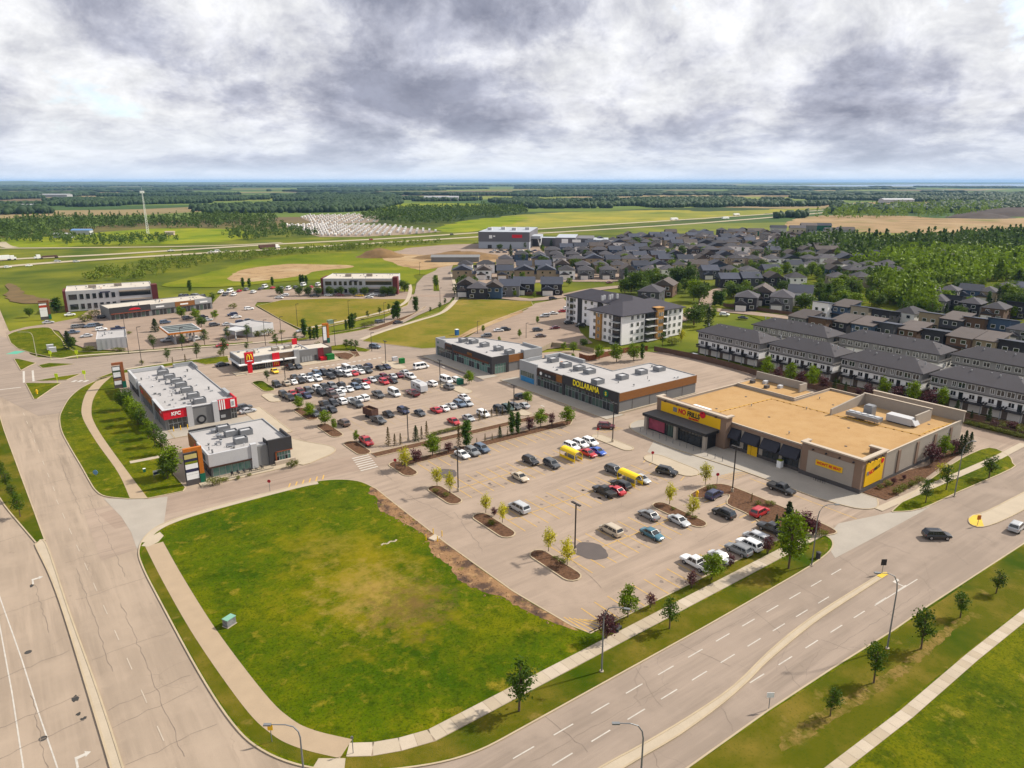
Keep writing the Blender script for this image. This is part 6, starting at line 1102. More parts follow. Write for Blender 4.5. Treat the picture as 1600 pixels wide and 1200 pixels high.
car_row('the row beside the two round green trees', [(508, 632, 'pickup', 'black'), (521, 629.5, 'suv', 'black'), (534, 626.5, 'suv', 'white'), (548, 625, 'sedan', 'silver'), (561, 622.5, 'sedan', 'white'), (572, 628, 'pickup', 'dark grey')], -90, G2)
car_row('the short row under the round green trees', [(492, 645, 'sedan', 'dark grey'), (504, 640, 'sedan', 'black'), (519, 639, 'sedan', 'black')], -90, G2)
car_row('the scattered lower row of the burger lot', [(537, 660, 'suv', 'brown'), (607, 646, 'sedan', 'black'), (630, 641, 'suv', 'navy'), (656, 644, 'sedan', 'dark grey'), (681, 639.5, 'sedan', 'red'), (693, 637, 'sedan', 'white'), (705, 633, 'sedan', 'silver'), (718, 630.5, 'suv', 'slate blue'), (730, 629, 'sedan', 'silver')], -90, G2)
car_row('the row along the conifer hedge', [(572, 689, 'pickup', 'red'), (709, 657.5, 'sedan', 'red'), (732, 652, 'sedan', 'silver'), (755, 646, 'suv', 'white'), (781, 639, 'suv', 'black'), (793, 637, 'suv', 'dark green'), (804, 635, 'suv', 'dark grey'), (818, 632.5, 'sedan', 'silver')], -90, G2)
for u, v, kind, colour, a, lab in [(429, 579, 'sedan', 'yellow', -90, 'bright yellow sports car before the burger restaurant'), (453, 573, 'pickup', 'black', -90, 'black pickup by the white tower of the burger restaurant'), (466, 572, 'sedan', 'dark grey', -90, 'dark sedan right of the black pickup at the burger restaurant'), (658, 573, 'van', 'white', 0, 'white van driving alone above the burger lot'), (697, 594, 'van', 'white', -90, 'white van next to the lamp post and green box'), (725, 620, 'sedan', 'white', -90, 'white sedan at the right end, set back from its row'), (815, 619, 'suv', 'black', 0, 'black SUV behind the round tree before the shop terrace'),
    (381, 636, 'suv', 'dark grey', 4, 'dark SUV beside the striped red sign of the chicken shop'), (387, 641, 'sedan', 'silver', 4, 'silver sedan beside the striped red sign of the chicken shop'), (347, 569, 'sedan', 'black', 0, 'black sedan left of the burger restaurant'), (586, 541, 'suv', 'slate blue', -60, 'blue-grey SUV waiting at the lot exit'), (593, 502, 'suv', 'dark grey', 10, 'dark SUV on the collector road beside the poplars'), (622, 503, 'sedan', 'black', 10, 'black sedan on the collector road near the walk'), (347, 539, 'sedan', 'red', 0, 'red sedan passing behind the burger restaurant'), (75, 503, 'sedan', 'silver', 5, 'silver sedan entering beside the brick-framed sign')]:
    car(u, v, kind, colour, a, lab, 'vehicles near the restaurants', snap=False)
G3 = 'vehicles around the west shops'
car_row('the line beside the car wash', [(113, 519, 'pickup', 'slate blue'), (120, 510, 'suv', 'grey'), (129, 509, 'suv', 'brown'), (135, 524, 'sedan', 'silver'), (140, 509, 'suv', 'slate blue'), (152, 507.5, 'suv', 'dark grey'), (158, 514, 'suv', 'white'), (184, 513, 'pickup', 'navy')], 0, G3)
car_row('the cars by the petrol canopy', [(109, 491, 'sedan', 'white'), (160, 495, 'suv', 'black'), (258, 503, 'suv', 'slate blue'), (263, 531, 'pickup', 'silver'), (293, 496.5, 'suv', 'dark grey'), (306, 529, 'pickup', 'white'), (317, 495, 'suv', 'black'), (324, 499, 'sedan', 'silver'), (335, 507, 'suv', 'dark grey')], 0, G3)
car_row('the stalls beside the white kiosk', [(355, 506, 'sedan', 'silver'), (363, 491, 'suv', 'navy'), (369, 494.5, 'sedan', 'white'), (376, 503, 'suv', 'navy'), (388, 500, 'sedan', 'dark grey'), (389, 482, 'suv', 'white'), (471, 516, 'sedan', 'silver')], 0, G3)
car_row('the street before the second white office', [(436, 464.5, 'sedan', 'white'), (445, 461, 'suv', 'white'), (492, 462, 'pickup', 'black'), (513, 460.5, 'sedan', 'white'), (531, 461, 'suv', 'maroon'), (562, 461, 'sedan', 'yellow'), (577, 463.5, 'sedan', 'white'), (584, 460, 'sedan', 'white'), (597, 461.5, 'sedan', 'black'), (612, 460, 'suv', 'black')], -36, G3)
car_row('the rear stalls left of the second office', [(284, 462, 'suv', 'dark grey'), (291, 461, 'sedan', 'navy'), (299, 462, 'suv', 'black'), (307, 461, 'suv', 'grey'), (316, 463, 'suv', 'black'), (345, 456, 'suv', 'white'), (352, 460, 'suv', 'dark grey'), (359, 455, 'van', 'white'), (365, 460, 'suv', 'white'), (374, 454, 'sedan', 'red'), (385, 452, 'suv', 'grey'), (396, 456, 'suv', 'white'), (407, 451, 'sedan', 'dark grey'), (414, 448, 'van', 'white'), (426, 449, 'sedan', 'red'), (440, 450, 'suv', 'grey'), (451, 451, 'van', 'white'), (462, 449, 'suv', 'dark grey'), (474, 445, 'van', 'white'), (486, 448, 'sedan', 'red'), (497, 445, 'van', 'white')], 50, G3)
car_row('the apartment parking lot', [(760, 524, 'suv', 'grey'), (779, 515.5, 'sedan', 'white'), (790, 514, 'suv', 'black'), (840, 515, 'suv', 'dark grey'), (845, 524, 'sedan', 'brown'), (851, 493, 'suv', 'silver'), (865, 489, 'sedan', 'white'), (867, 511.5, 'sedan', 'maroon'), (879, 485.5, 'sedan', 'red'), (887, 482, 'suv', 'white'), (889, 504, 'suv', 'black'), (907, 508, 'suv', 'black')], -20, 'vehicles at the apartments')
for u, v, kind, colour, a, lab in [(864, 466, 'suv', 'black', -25, 'black SUV on the street before the apartment block'), (760, 464, 'suv', 'dark green', -40, 'green SUV on the street beside the vacant field'), (1087, 557, 'suv', 'white', -90, 'white SUV at the garages of the leftmost townhouse row'), (1132, 491, 'suv', 'white', -60, 'white SUV parked on the street behind the townhouses'), (1161, 496, 'sedan', 'black', -60, 'black car parked on the street behind the townhouses'), (952, 441, 'sedan', 'maroon', -10, 'dark red car on the estate street behind the apartments')]:
    car(u, v, kind, colour, a, lab, 'vehicles in the streets of the estate', snap=False)
rr_ = random.Random(12); cols_ = ['black', 'white', 'grey', 'dark grey', 'silver', 'navy']
car_row('the stalls before the arena', [(768 + 5.2 * k, 393.5 - (k % 2) * 2.5, rr_.choice(['suv', 'sedan']), rr_.choice(cols_)) for k in range(14)], -60, 'vehicles before the arena')

# caravan, dump truck and trailer, highway trucks
def wheel(mb, x, y, r, w=.25): mb.tube([(x, y - w / 2, r), (x, y + w / 2, r)], r, 12)
p = g(655, 605, 1.2); t = thing('caravan', 'white caravan trailer parked beside the dark red pickup', 'caravan', (p.x, p.y, .04), R(-90))
mb = MB(); loft(mb, [[(-3.2, -1.2, .5), (-3.2, 1.2, .5), (-3.2, 1.2, 2.7), (-3.2, -1.2, 2.7)], [(-2.9, -1.25, .45), (-2.9, 1.25, .45), (-2.9, 1.25, 2.9), (-2.9, -1.25, 2.9)], [(2.6, -1.25, .45), (2.6, 1.25, .45), (2.6, 1.25, 2.9), (2.6, -1.25, 2.9)], [(3.3, -1.2, .55), (3.3, 1.2, .55), (3.1, 1.2, 2.3), (3.1, -1.2, 2.3)]]); mb.build('shell', M_WCLAD, t)
for x in (-1.6, .6, 1.8): MB().box(x, x + .8, -1.29, -1.25, 1.5, 2.1).build('window', M_CGL, t); MB().box(x, x + .8, 1.25, 1.29, 1.5, 2.1).build('window', M_CGL, t)
MB().box(-3.24, -3.2, -.6, .6, 1.5, 2.2).build('window', M_CGL, t); MB().box(-2.9, 2.6, -1.28, -1.25, .9, 1.0).build('stripe', M_GREY, t); MB().box(3.2, 4.4, -.06, .06, .5, .6).build('drawbar', M_TRIM, t)
for s in (-1.1, 1.1): w = MB(); wheel(w, -.3, s, .34); w.build('wheel', M_TYRE, t)
p = g(579, 646, 1.0); t = thing('dump_trailer', 'rusty brown high-sided dump trailer behind the dark pickup', 'trailer', (p.x, p.y, .04), R(-80)); M_RUST = mat('rusty_steel', alb(110, 78, 66), .9, .3, 1.5)
ring(-2.1, 2.1, -1.1, 1.1, .8, 2.6, .08).box(-2.1, 2.1, -1.1, 1.1, .7, .8).build('hopper', M_RUST, t); MB().box(2.1, 3.6, -.1, .1, .5, .65).build('drawbar', M_TRIM, t); MB().box(-1.9, 1.9, -.95, .95, 1.9, 2.0).build('load', M_SOIL, t)
for x in (-.5, .5):
    for s in (-1.15, 1.15): w = MB(); wheel(w, x, s, .38); w.build('wheel', M_TYRE, t)
car(591, 656, 'pickup', 'dark grey', -80, 'dark pickup hitched to the rusty dump trailer', G2, snap=False)
def semi(u, v, a, label, colour, long=14.0, flat=False):
    p = g(u, v, 1.5); t = thing('semi_truck', label, 'truck', (p.x, p.y, .07), a, 'trucks on the highway')
    mb = MB().box(3.2, 6.2, -1.2, 1.2, .8, 3.6).box(6.2, 7.6, -1.1, 1.1, .8, 2.2); mb.build('cab', M_WHT, t); MB().box(6.18, 6.26, -1.1, 1.1, 2.3, 3.3).build('windshield', M_CGL, t)
    if flat: MB().box(-9.5, 3.0, -1.3, 1.3, 1.1, 1.4).box(-9, 2, -1.1, 1.1, 1.4, 2.4).build('flatbed', M_RUST, t)
    else: MB().box(3.0 - long, 3.0, -1.3, 1.3, 1.1, 4.1).build('trailer', colour, t)
    for x in (-9 + (14 - long), -7.8 + (14 - long), 2.2, 3.4, 6.6):
        for s in (-1.1, 1.1): w = MB(); wheel(w, x, s, .5, .4); w.build('wheel', M_TYRE, t)
hd = lambda pts: math.atan2(pts[1][1] - pts[0][1], pts[1][0] - pts[0][0])
A1 = hd(gl([(0, 417), (250, 399.5)])); A2 = hd(gl([(740, 364), (1000, 347.5)]))
semi(8, 404, A1, 'white semi trailer at the left edge of the highway', M_WHT, 16); semi(70, 401.5, A1 + math.pi, 'flatbed truck following on the highway at left', M_WHT, 14, True); semi(425, 386, A1, 'long load truck on the highway in the middle distance', M_RUST, 16); semi(1055, 342.5, A2, 'white semi beyond the green field on the highway', M_WHT, 16); semi(1135, 341, A2, 'white semi nearest the new houses on the highway', M_WHT, 16); semi(1152, 335.5, A2, 'white semi farthest along the highway', M_WHT, 16)
for i, (u, v, kind, colour) in enumerate([(12, 417, 'suv', 'white'), (45, 414.5, 'sedan', 'white'), (90, 408, 'suv', 'silver'), (119, 408.5, 'suv', 'silver'), (267, 391.5, 'pickup', 'white'), (330, 394, 'pickup', 'white'), (340, 393, 'van', 'white'), (355, 392.5, 'suv', 'grey'), (580, 374, 'suv', 'red'), (706, 366, 'suv', 'black')]):
    car(u, v, kind, colour, math.degrees(A1), f'{colour} {WORD[kind]}, {ORD[i]} from the left along the highway', 'cars on the highway', snap=False)
# camping trailers in the storage yard
mb = MB(); loft(mb, [[(-4, -1.2, .6), (-4, 1.2, .6), (-4, 1.2, 3.3), (-4, -1.2, 3.3)], [(3.2, -1.2, .6), (3.2, 1.2, .6), (3.2, 1.2, 3.3), (3.2, -1.2, 3.3)], [(4.2, -1.1, 1.0), (4.2, 1.1, 1.0), (3.7, 1.1, 2.9), (3.7, -1.1, 2.9)]])
for s in (-1.25, 1.2): mb.box(-2, -1, s, s + .05, 1.6, 2.4, 1); mb.box(1, 2.4, s, s + .05, 1.6, 2.4, 1); mb.box(-4, 3.2, s, s + .04, 1.0, 1.2, 1)
wheel(mb, -.5, -1.15, .4); wheel(mb, -.5, 1.15, .4)
tme = mb.mesh('camping_trailer', [obj_mat('trailer_shell', .6, var=.03), M_GREY]); rt = random.Random(5); n_t = 0
def inpoly(x, y, P):
    c = False
    for (x1, y1), (x2, y2) in zip(P, P[1:] + P[:1]):
        if (y1 > y) != (y2 > y) and x < (x2 - x1) * (y - y1) / (y2 - y1) + x1: c = not c
    return c
yards = [gl([(470, 362), (440, 352), (500, 350), (600, 352), (690, 362), (640, 366), (560, 370), (500, 370)]), gl([(470, 340), (480, 336), (560, 335), (596, 337), (590, 347), (520, 350), (490, 349)])]
for P, n in zip(yards, (180, 100)):
    bx = [p[0] for p in P]; by = [p[1] for p in P]; c0, s0 = math.cos(R(-30)), math.sin(R(-30)); cx, cy = sum(bx) / len(bx), sum(by) / len(by); cand = []
    st_ = [4.4, 15.0]; cand = list(range(9999))
    while len(cand) > n:                                     # widen the bays until the yard holds its count
        st_ = [st_[0] * 1.04, st_[1] * 1.03]; cand = []
        for i in range(-90, 90):
            for j in range(-40, 40):
                x, y = i * st_[0], j * st_[1]; X, Y = cx + x * c0 - y * s0, cy + x * s0 + y * c0
                if inpoly(X, Y, P) and (i * 7 + j * 13) % 17: cand.append((X, Y))
    for X, Y in cand[:n]:
        o = put('camping_trailer', tme, None, (X + rt.uniform(-.2, .2), Y + rt.uniform(-.6, .6), 0), R(60)); k = rt.uniform(.55, .8); o.color = (k, k * .98, k * .95, 1); o.scale = (rt.uniform(.8, 1.2), 1.05, rt.uniform(.75, .95)); n_t += 1
        tag(o, 'white camping trailer in the crowded storage yard beyond the highway', 'trailer', 'camping trailers in the storage yard')
    struct('yard_gravel', MB().sheet(P, -.1), M_GRAVEL)
for k in SPEC:
    r_ = CAR[k]
    for c_, ds in KIDS[r_.name]:
        for d_ in ds: bpy.data.objects.remove(d_)
        bpy.data.objects.remove(c_)
    bpy.data.objects.remove(r_)

# ================================================================ houses of the estate
M_HW = obj_mat('house_siding', .85, var=.05, scale=.4); M_HR = [mat('house_shingle', alb(88, 85, 90), .9, .12, .3, fine=.15, rnd=.35), mat('house_shingle_brown', alb(108, 98, 94), .9, .12, .3, fine=.15, rnd=.3), mat('house_shingle_slate', alb(80, 84, 98), .9, .12, .3, fine=.15, rnd=.35)]
WALLS = {'grey': alb(150, 148, 148), 'dark grey': alb(92, 92, 98), 'tan': alb(190, 170, 140), 'white': (.80, .78, .76), 'slate blue': alb(86, 108, 136), 'brown': alb(126, 98, 78), 'charcoal': alb(66, 64, 70), 'beige': alb(200, 186, 164)}
def gable(x0, x1, y0, y1, z, r, axis, o=.5):
    x0 -= o; x1 += o; y0 -= o; y1 += o; t = .2
    if axis == 'x': V = [(x0, y0, z), (x1, y0, z), (x1, y1, z), (x0, y1, z), (x0, (y0 + y1) / 2, z + r), (x1, (y0 + y1) / 2, z + r)]; F_ = [(0, 1, 5, 4), (2, 3, 4, 5), (3, 0, 4), (1, 2, 5), (3, 2, 1, 0)]
    else: V = [(x0, y0, z), (x1, y0, z), (x1, y1, z), (x0, y1, z), ((x0 + x1) / 2, y0, z + r), ((x0 + x1) / 2, y1, z + r)]; F_ = [(1, 2, 5, 4), (3, 0, 4, 5), (0, 1, 4), (2, 3, 5), (3, 2, 1, 0)]
    return MB().add(V, F_)
def hiproof(x0, x1, y0, y1, z, r, o=.5):
    x0 -= o; x1 += o; y0 -= o; y1 += o; w, d = x1 - x0, y1 - y0; k = min(w, d) / 2 * .95
    V = [(x0, y0, z), (x1, y0, z), (x1, y1, z), (x0, y1, z)]
    if w > d: V += [(x0 + k, (y0 + y1) / 2, z + r), (x1 - k, (y0 + y1) / 2, z + r)]; F_ = [(0, 1, 5, 4), (1, 2, 5), (2, 3, 4, 5), (3, 0, 4), (3, 2, 1, 0)]
    else: V += [((x0 + x1) / 2, y0 + k, z + r), ((x0 + x1) / 2, y1 - k, z + r)]; F_ = [(0, 1, 4), (1, 2, 5, 4), (2, 3, 5), (3, 0, 4, 5), (3, 2, 1, 0)]
    return MB().add(V, F_)
def shed(x0, x1, y0, y1, z, r, o=.5):
    x0 -= o; x1 += o; y0 -= o; y1 += o
    V = [(x0, y0, z), (x1, y0, z), (x1, y1, z + r), (x0, y1, z + r), (x0, y0, z + .25), (x1, y0, z + .25), (x1, y1, z + r + .25), (x0, y1, z + r + .25)]
    return MB().add(V, [(3, 2, 1, 0), (4, 5, 6, 7), (0, 1, 5, 4), (1, 2, 6, 5), (2, 3, 7, 6), (3, 0, 4, 7)])
HOUSE = []
def house_proto(k):
    w, d, h = [(9, 12, 5.4), (8.5, 11, 5.6), (10, 12, 5.2), (9, 10, 5.6), (8, 12, 6.2), (8, 11, 6.0)][k]; rm = M_HR[k % 3]
    t = thing('detached_house', 'x', 'house', (0, 0, -60)); t.name = 'proto_house_%d' % k
    MB().box(-w / 2, w / 2, -d / 2, d / 2, 0, h).build('wall', M_HW, t)
    if k in (0, 3): r = hiproof(-w / 2, w / 2, -d / 2, d / 2, h, 2.4)
    elif k in (1, 2): r = gable(-w / 2, w / 2, -d / 2, d / 2, h, 2.8, 'x' if k == 2 else 'y')
    else: r = shed(-w / 2, w / 2, -d / 2, d / 2, h, 1.7 if k == 4 else -1.7)
    if k >= 4:
        zz = 1.7; MB().add([(-w / 2, -d / 2, h), (w / 2, -d / 2, h), (w / 2, d / 2, h), (-w / 2, d / 2, h)] + ([(w / 2, d / 2, h + zz), (-w / 2, d / 2, h + zz)] if k == 4 else []), [(0, 1, 4, 5), (1, 2, 4), (3, 0, 5), (2, 3, 5, 4)] if k == 4 else [(0, 1, 2, 3)]).build('gable_wall', M_HW, t)
        if k == 5: r = shed(-w / 2, w / 2, -d / 2, d / 2, h + 1.7, -1.7); MB().add([(-w / 2, -d / 2, h), (w / 2, -d / 2, h), (w / 2, d / 2, h), (-w / 2, d / 2, h), (w / 2, -d / 2, h + 1.7), (-w / 2, -d / 2, h + 1.7)], [(0, 1, 4, 5), (1, 2, 4), (3, 0, 5), (2, 3, 5, 4)]).build('gable_wall', M_HW, t)
    rf = r.build('roof', rm, t)
    if k < 4:
        MB().box(-w / 2 + .3, w * .1, -d / 2 - 2.2, -d / 2, 0, 3.0).build('garage', M_HW, t); gr = gable(-w / 2 + .3, w * .1, -d / 2 - 2.2, -d / 2 + 1, 3.0, 1.6, 'y', .4).build('garage_roof', rm, t); MB().box(-w / 2 + .7, w * .1 - .4, -d / 2 - 2.26, -d / 2 - 2.2, 0, 2.3).build('garage_door', M_GAR, t)
    else: MB().box(-w / 2 + .4, w / 2 - .4, -d / 2 - 1.6, -d / 2, 2.7, 2.95).build('porch_roof', M_DECK, t); MB().box(-w / 2 + .4, w / 2 - .4, d / 2, d / 2 + 1.6, 2.7, 2.9).build('deck', M_DECK, t)
    for s in (-1, 1):
        y0_ = s * d / 2; ya, yb = (y0_ - .07, y0_ - .01) if s < 0 else (y0_ + .01, y0_ + .07)
        for x, z, ww in ((-w * .3, h - 2.1, 1.5), (w * .12, h - 2.1, 1.5), (w * .2, .9, 1.6)):
            wn = MB().box(x, x + ww, ya, yb, z, z + 1.3).build('window', M_GLD, t); yc, yd = (ya - .03, ya) if s < 0 else (yb, yb + .03); ring_ = MB().box(x - .1, x + ww + .1, yc, yd, z - .12, z).box(x - .1, x + ww + .1, yc, yd, z + 1.3, z + 1.42).box(x - .12, x, yc, yd, z, z + 1.3).box(x + ww, x + ww + .12, yc, yd, z, z + 1.3); ring_.build('frame', M_WHT, wn)
    for s in (-1, 1):
        xa, xb = (-w / 2 - .06, -w / 2 - .01) if s < 0 else (w / 2 + .01, w / 2 + .06)
        for y, z in ((-d * .25, h - 2.0), (d * .15, h - 2.0), (d * .1, 1.0)): MB().box(xa, xb, y, y + 1.1, z, z + 1.1).build('window', M_GLD, t)
    MB().box(w * .25, w * .25 + 1.0, -d / 2 - .06, -d / 2 - .01, .1, 2.2).build('door', M_CHAR, t)
    reg(t); HOUSE.append(t)
for k in range(6): house_proto(k)
rh = random.Random(21)
def house(x, y, a, k, wall, label, group, sc=1.0):
    c = WALLS[wall]; o = dup(HOUSE[k], (x, y, -.02), a, (sc * rh.uniform(.95, 1.05), sc * rh.uniform(.95, 1.05), sc * rh.uniform(.95, 1.06)), uniq(label), c + (1,), group); o.name = 'detached_house'; return o
WK = ['grey', 'dark grey', 'tan', 'white', 'white', 'slate blue', 'brown', 'beige', 'beige', 'charcoal']
def house_row(px, where, group, kinds, walls=None, a=R(-90), z=4.0, sc=1.0):
    for i, (u, v) in enumerate(px):
        p = g(u, v, z); wl = (walls[i % len(walls)] if walls else rh.choice(WK)); k = kinds[i % len(kinds)]
        house(p.x, p.y, a + R(rh.choice([0, 0, 180]) if k < 4 else 0), k, wl, f'{wl} house, {ORD[i]} from the left in {where}', group, sc)
GH = 'houses of the estate'
house_row([(1291, 483), (1321, 485), (1352, 490), (1384, 495), (1422, 492), (1460, 500), (1494, 505), (1529, 508), (1567, 511), (1600, 517)], 'the rear slant-roofed row behind the townhouses', GH, [5, 4, 5, 5, 0], ['white', 'slate blue', 'beige', 'charcoal', 'white', 'tan', 'dark grey', 'brown', 'slate blue', 'grey'], R(-90))
house_row([(1257, 502), (1287, 507), (1321, 508), (1357, 515), (1390, 517), (1427, 520), (1467, 527), (1508, 533), (1547, 538), (1588, 544)], 'the front slant-roofed row behind the townhouses', GH, [4, 5, 4, 4, 5], ['grey', 'brown', 'charcoal', 'slate blue', 'dark grey', 'brown', 'charcoal', 'brown', 'tan', 'charcoal'], R(-90))
house_row([(1457, 458), (1484, 457), (1517, 456), (1545, 458), (1571, 451), (1593, 450)], 'the upper row at the wood edge', GH, [0, 3, 2], ['grey', 'grey', 'slate blue', 'tan', 'grey', 'grey'], R(-80))
house_row([(1468, 472), (1494, 471), (1519, 478), (1557, 485), (1592, 482)], 'the dark row below the wood edge', GH, [0, 5, 3], ['grey', 'dark grey', 'charcoal', 'brown', 'charcoal'], R(-85))
house_row([(1018, 461), (1040, 450), (1167, 470), (1192, 462), (1222, 470), (1250, 462)], 'the larger houses right of the apartment block', GH, [0, 1, 3, 1, 0, 2], ['dark grey', 'brown', 'charcoal', 'dark grey', 'grey', 'white'], R(-60), 4, 1.2)
house_row([(730, 452), (748, 456), (772, 455), (797, 452), (819, 449), (862, 450)], 'the front row by the vacant field', GH, [1, 0, 1, 2, 2, 2], ['dark grey', 'charcoal', 'slate blue', 'grey', 'charcoal', 'charcoal'], R(-40), 3, 1.15)
# the dense rows behind, laid out along their streets
cen = g(900, 415); dirs = R(-36); n_row = 0
poly_e = gl([(722, 446), (718, 425), (800, 408), (900, 390), (985, 372), (1150, 366), (1310, 374), (1345, 392), (1400, 398), (1500, 404), (1500, 418), (1430, 428), (1400, 446), (1330, 450), (1240, 450), (1150, 452), (1100, 446), (1040, 438), (960, 440), (880, 440)]); ux, uy = math.cos(dirs), math.sin(dirs)
for j in range(-8, 30):
    row = []
    off = (j // 2) * 72 + (j % 2) * 31
    for i in range(-40, 60):
        x = cen.x + ux * i * 13.6 - uy * off; y = cen.y + uy * i * 13.6 + ux * off
        if inpoly(x, y, poly_e) and rh.random() < (.93 if x - y < 60 else .80): row.append((x + rh.uniform(-.6, .6), y + rh.uniform(-1, 1)))
    if not row: continue
    for i, (x, y) in enumerate(row[:30]):
        wl = rh.choice(WK); k = rh.choice([0, 0, 1, 2, 3, 2])
        house(x, y, dirs + R(180 if j % 2 else 0) + R(rh.choice([0, 0, 0, 90])), k, wl, f'{wl} house, {ORD[i]} from the left in the {ORD[n_row]} dense estate row from the front', GH, 1.08)
    n_row += 1
for k in range(6):
    r_ = HOUSE[k]
    for c_, ds in KIDS[r_.name]:
        for d_ in ds: bpy.data.objects.remove(d_)
        bpy.data.objects.remove(c_)
    bpy.data.objects.remove(r_)
struct('estate_pavement', MB().sheet(gl([(722, 446), (718, 425), (800, 408), (900, 390), (985, 372), (1150, 366), (1310, 374), (1300, 392), (1200, 410), (1165, 425), (1100, 430), (1000, 436), (960, 440), (880, 440)]), .01), M_DRIVE)
# houses under construction far right of the estate
for i, (u, v, m, h) in enumerate([(1150, 366, M_WOOD, 8), (1180, 364, M_TEALB, 7), (1215, 361, M_WCLAD, 9), (1245, 360, M_CAP, 8), (1262, 359, M_GREY, 11), (1285, 358, M_TEALB, 10), (1300, 364, M_WCLAD, 8), (1320, 364, M_LGREY, 9), (1100, 370, M_GREY, 8), (1060, 374, M_WCLAD, 7)]):
    p = g(u, v + 4); t = thing('new_house', f'unfinished new house, {ORD[i]} of the line at the edge of the estate', 'house', (p.x, p.y, 0), R(-50), 'houses under construction')
    MB().box(-9, 9, -7, 7, 0, h * .8).build('wall', m, t); gable(-9, 9, -7, 7, h * .8, 3, 'x').build('roof', M_HR[i % 3], t); [MB().box(x, x + 1.6, -7.1, -7, 2, 4).build('window', M_GLD, t) for x in (-6, -1, 4)]
# farm sheds seen far off
for i, (u, v, w, h, m, lab) in enumerate([(38, 326, 60, 8, M_WCLAD, 'long white shed far off at left'), (129, 366, 22, 5, mat('blue_roof_shed', alb(130, 170, 220), .6), 'blue-roofed shed beside the meadow'), (100, 371, 20, 4, M_WCLAD, 'small white shed left of the blue-roofed shed'), (88, 308, 110, 10, M_LGREY, 'pale building far in the woods at left'), (690, 314, 110, 12, M_LGREY, 'pale barn far behind the storage yard'), (1400, 317, 90, 10, M_WCLAD, 'white farm shed beyond the tilled field'), (1335, 324, 50, 7, M_WCLAD, 'low white shed at the tilled field edge'), (712, 408, 38, 4, M_GREY, 'long low site cabin on the bare clearing'), (266, 367, 10, 3.5, M_CAP, 'tiny hut in the bright meadow')]):
    p = g(u, v); t = thing('farm_shed', lab, 'shed', (p.x, p.y, -.2), R(-36)); MB().box(-w / 2, w / 2, -w * .18, w * .18, 0, h).build('wall', M_WCLAD if i == 1 else m, t); gable(-w / 2, w / 2, -w * .18, w * .18, h, h * .35, 'x', .6).build('roof', m, t)
# ================================================================ vegetation
M_BARK = mat('bark', alb(116, 96, 78), .95, .2, 2.0)
LM = {'ash': leaf_mat('ash_leaves', alb(70, 100, 14)), 'lime': leaf_mat('bright_leaves', alb(118, 148, 10)), 'birch': leaf_mat('young_birch_leaves', alb(196, 196, 40)), 'poplar': leaf_mat('poplar_leaves', alb(72, 108, 30)), 'spruce': leaf_mat('spruce_needles', alb(66, 86, 50)), 'cedar': leaf_mat('browned_cedar', alb(122, 108, 62)), 'purple': leaf_mat('plum_leaves', alb(96, 58, 62), hue=(1.3, 1.1, 1.1)), 'shrub': leaf_mat('shrub_leaves', alb(110, 120, 38)), 'big': leaf_mat('mature_leaves', alb(84, 112, 34), objscale=.25)}
def leaves(mb, pts, size, r_, flat=0.0):
    for p in pts:
        s = size * r_.uniform(.6, 1.3); a = Vector((r_.gauss(0, 1), r_.gauss(0, 1), r_.gauss(0, .6))).normalized(); b = a.cross(Vector((r_.gauss(0, 1), r_.gauss(0, 1), r_.gauss(0, 1)))).normalized(); P = Vector(p)
        mb.add([P - a * s, P - b * s * .55, P + a * s, P + b * s * .55], [(0, 1, 2, 3)])
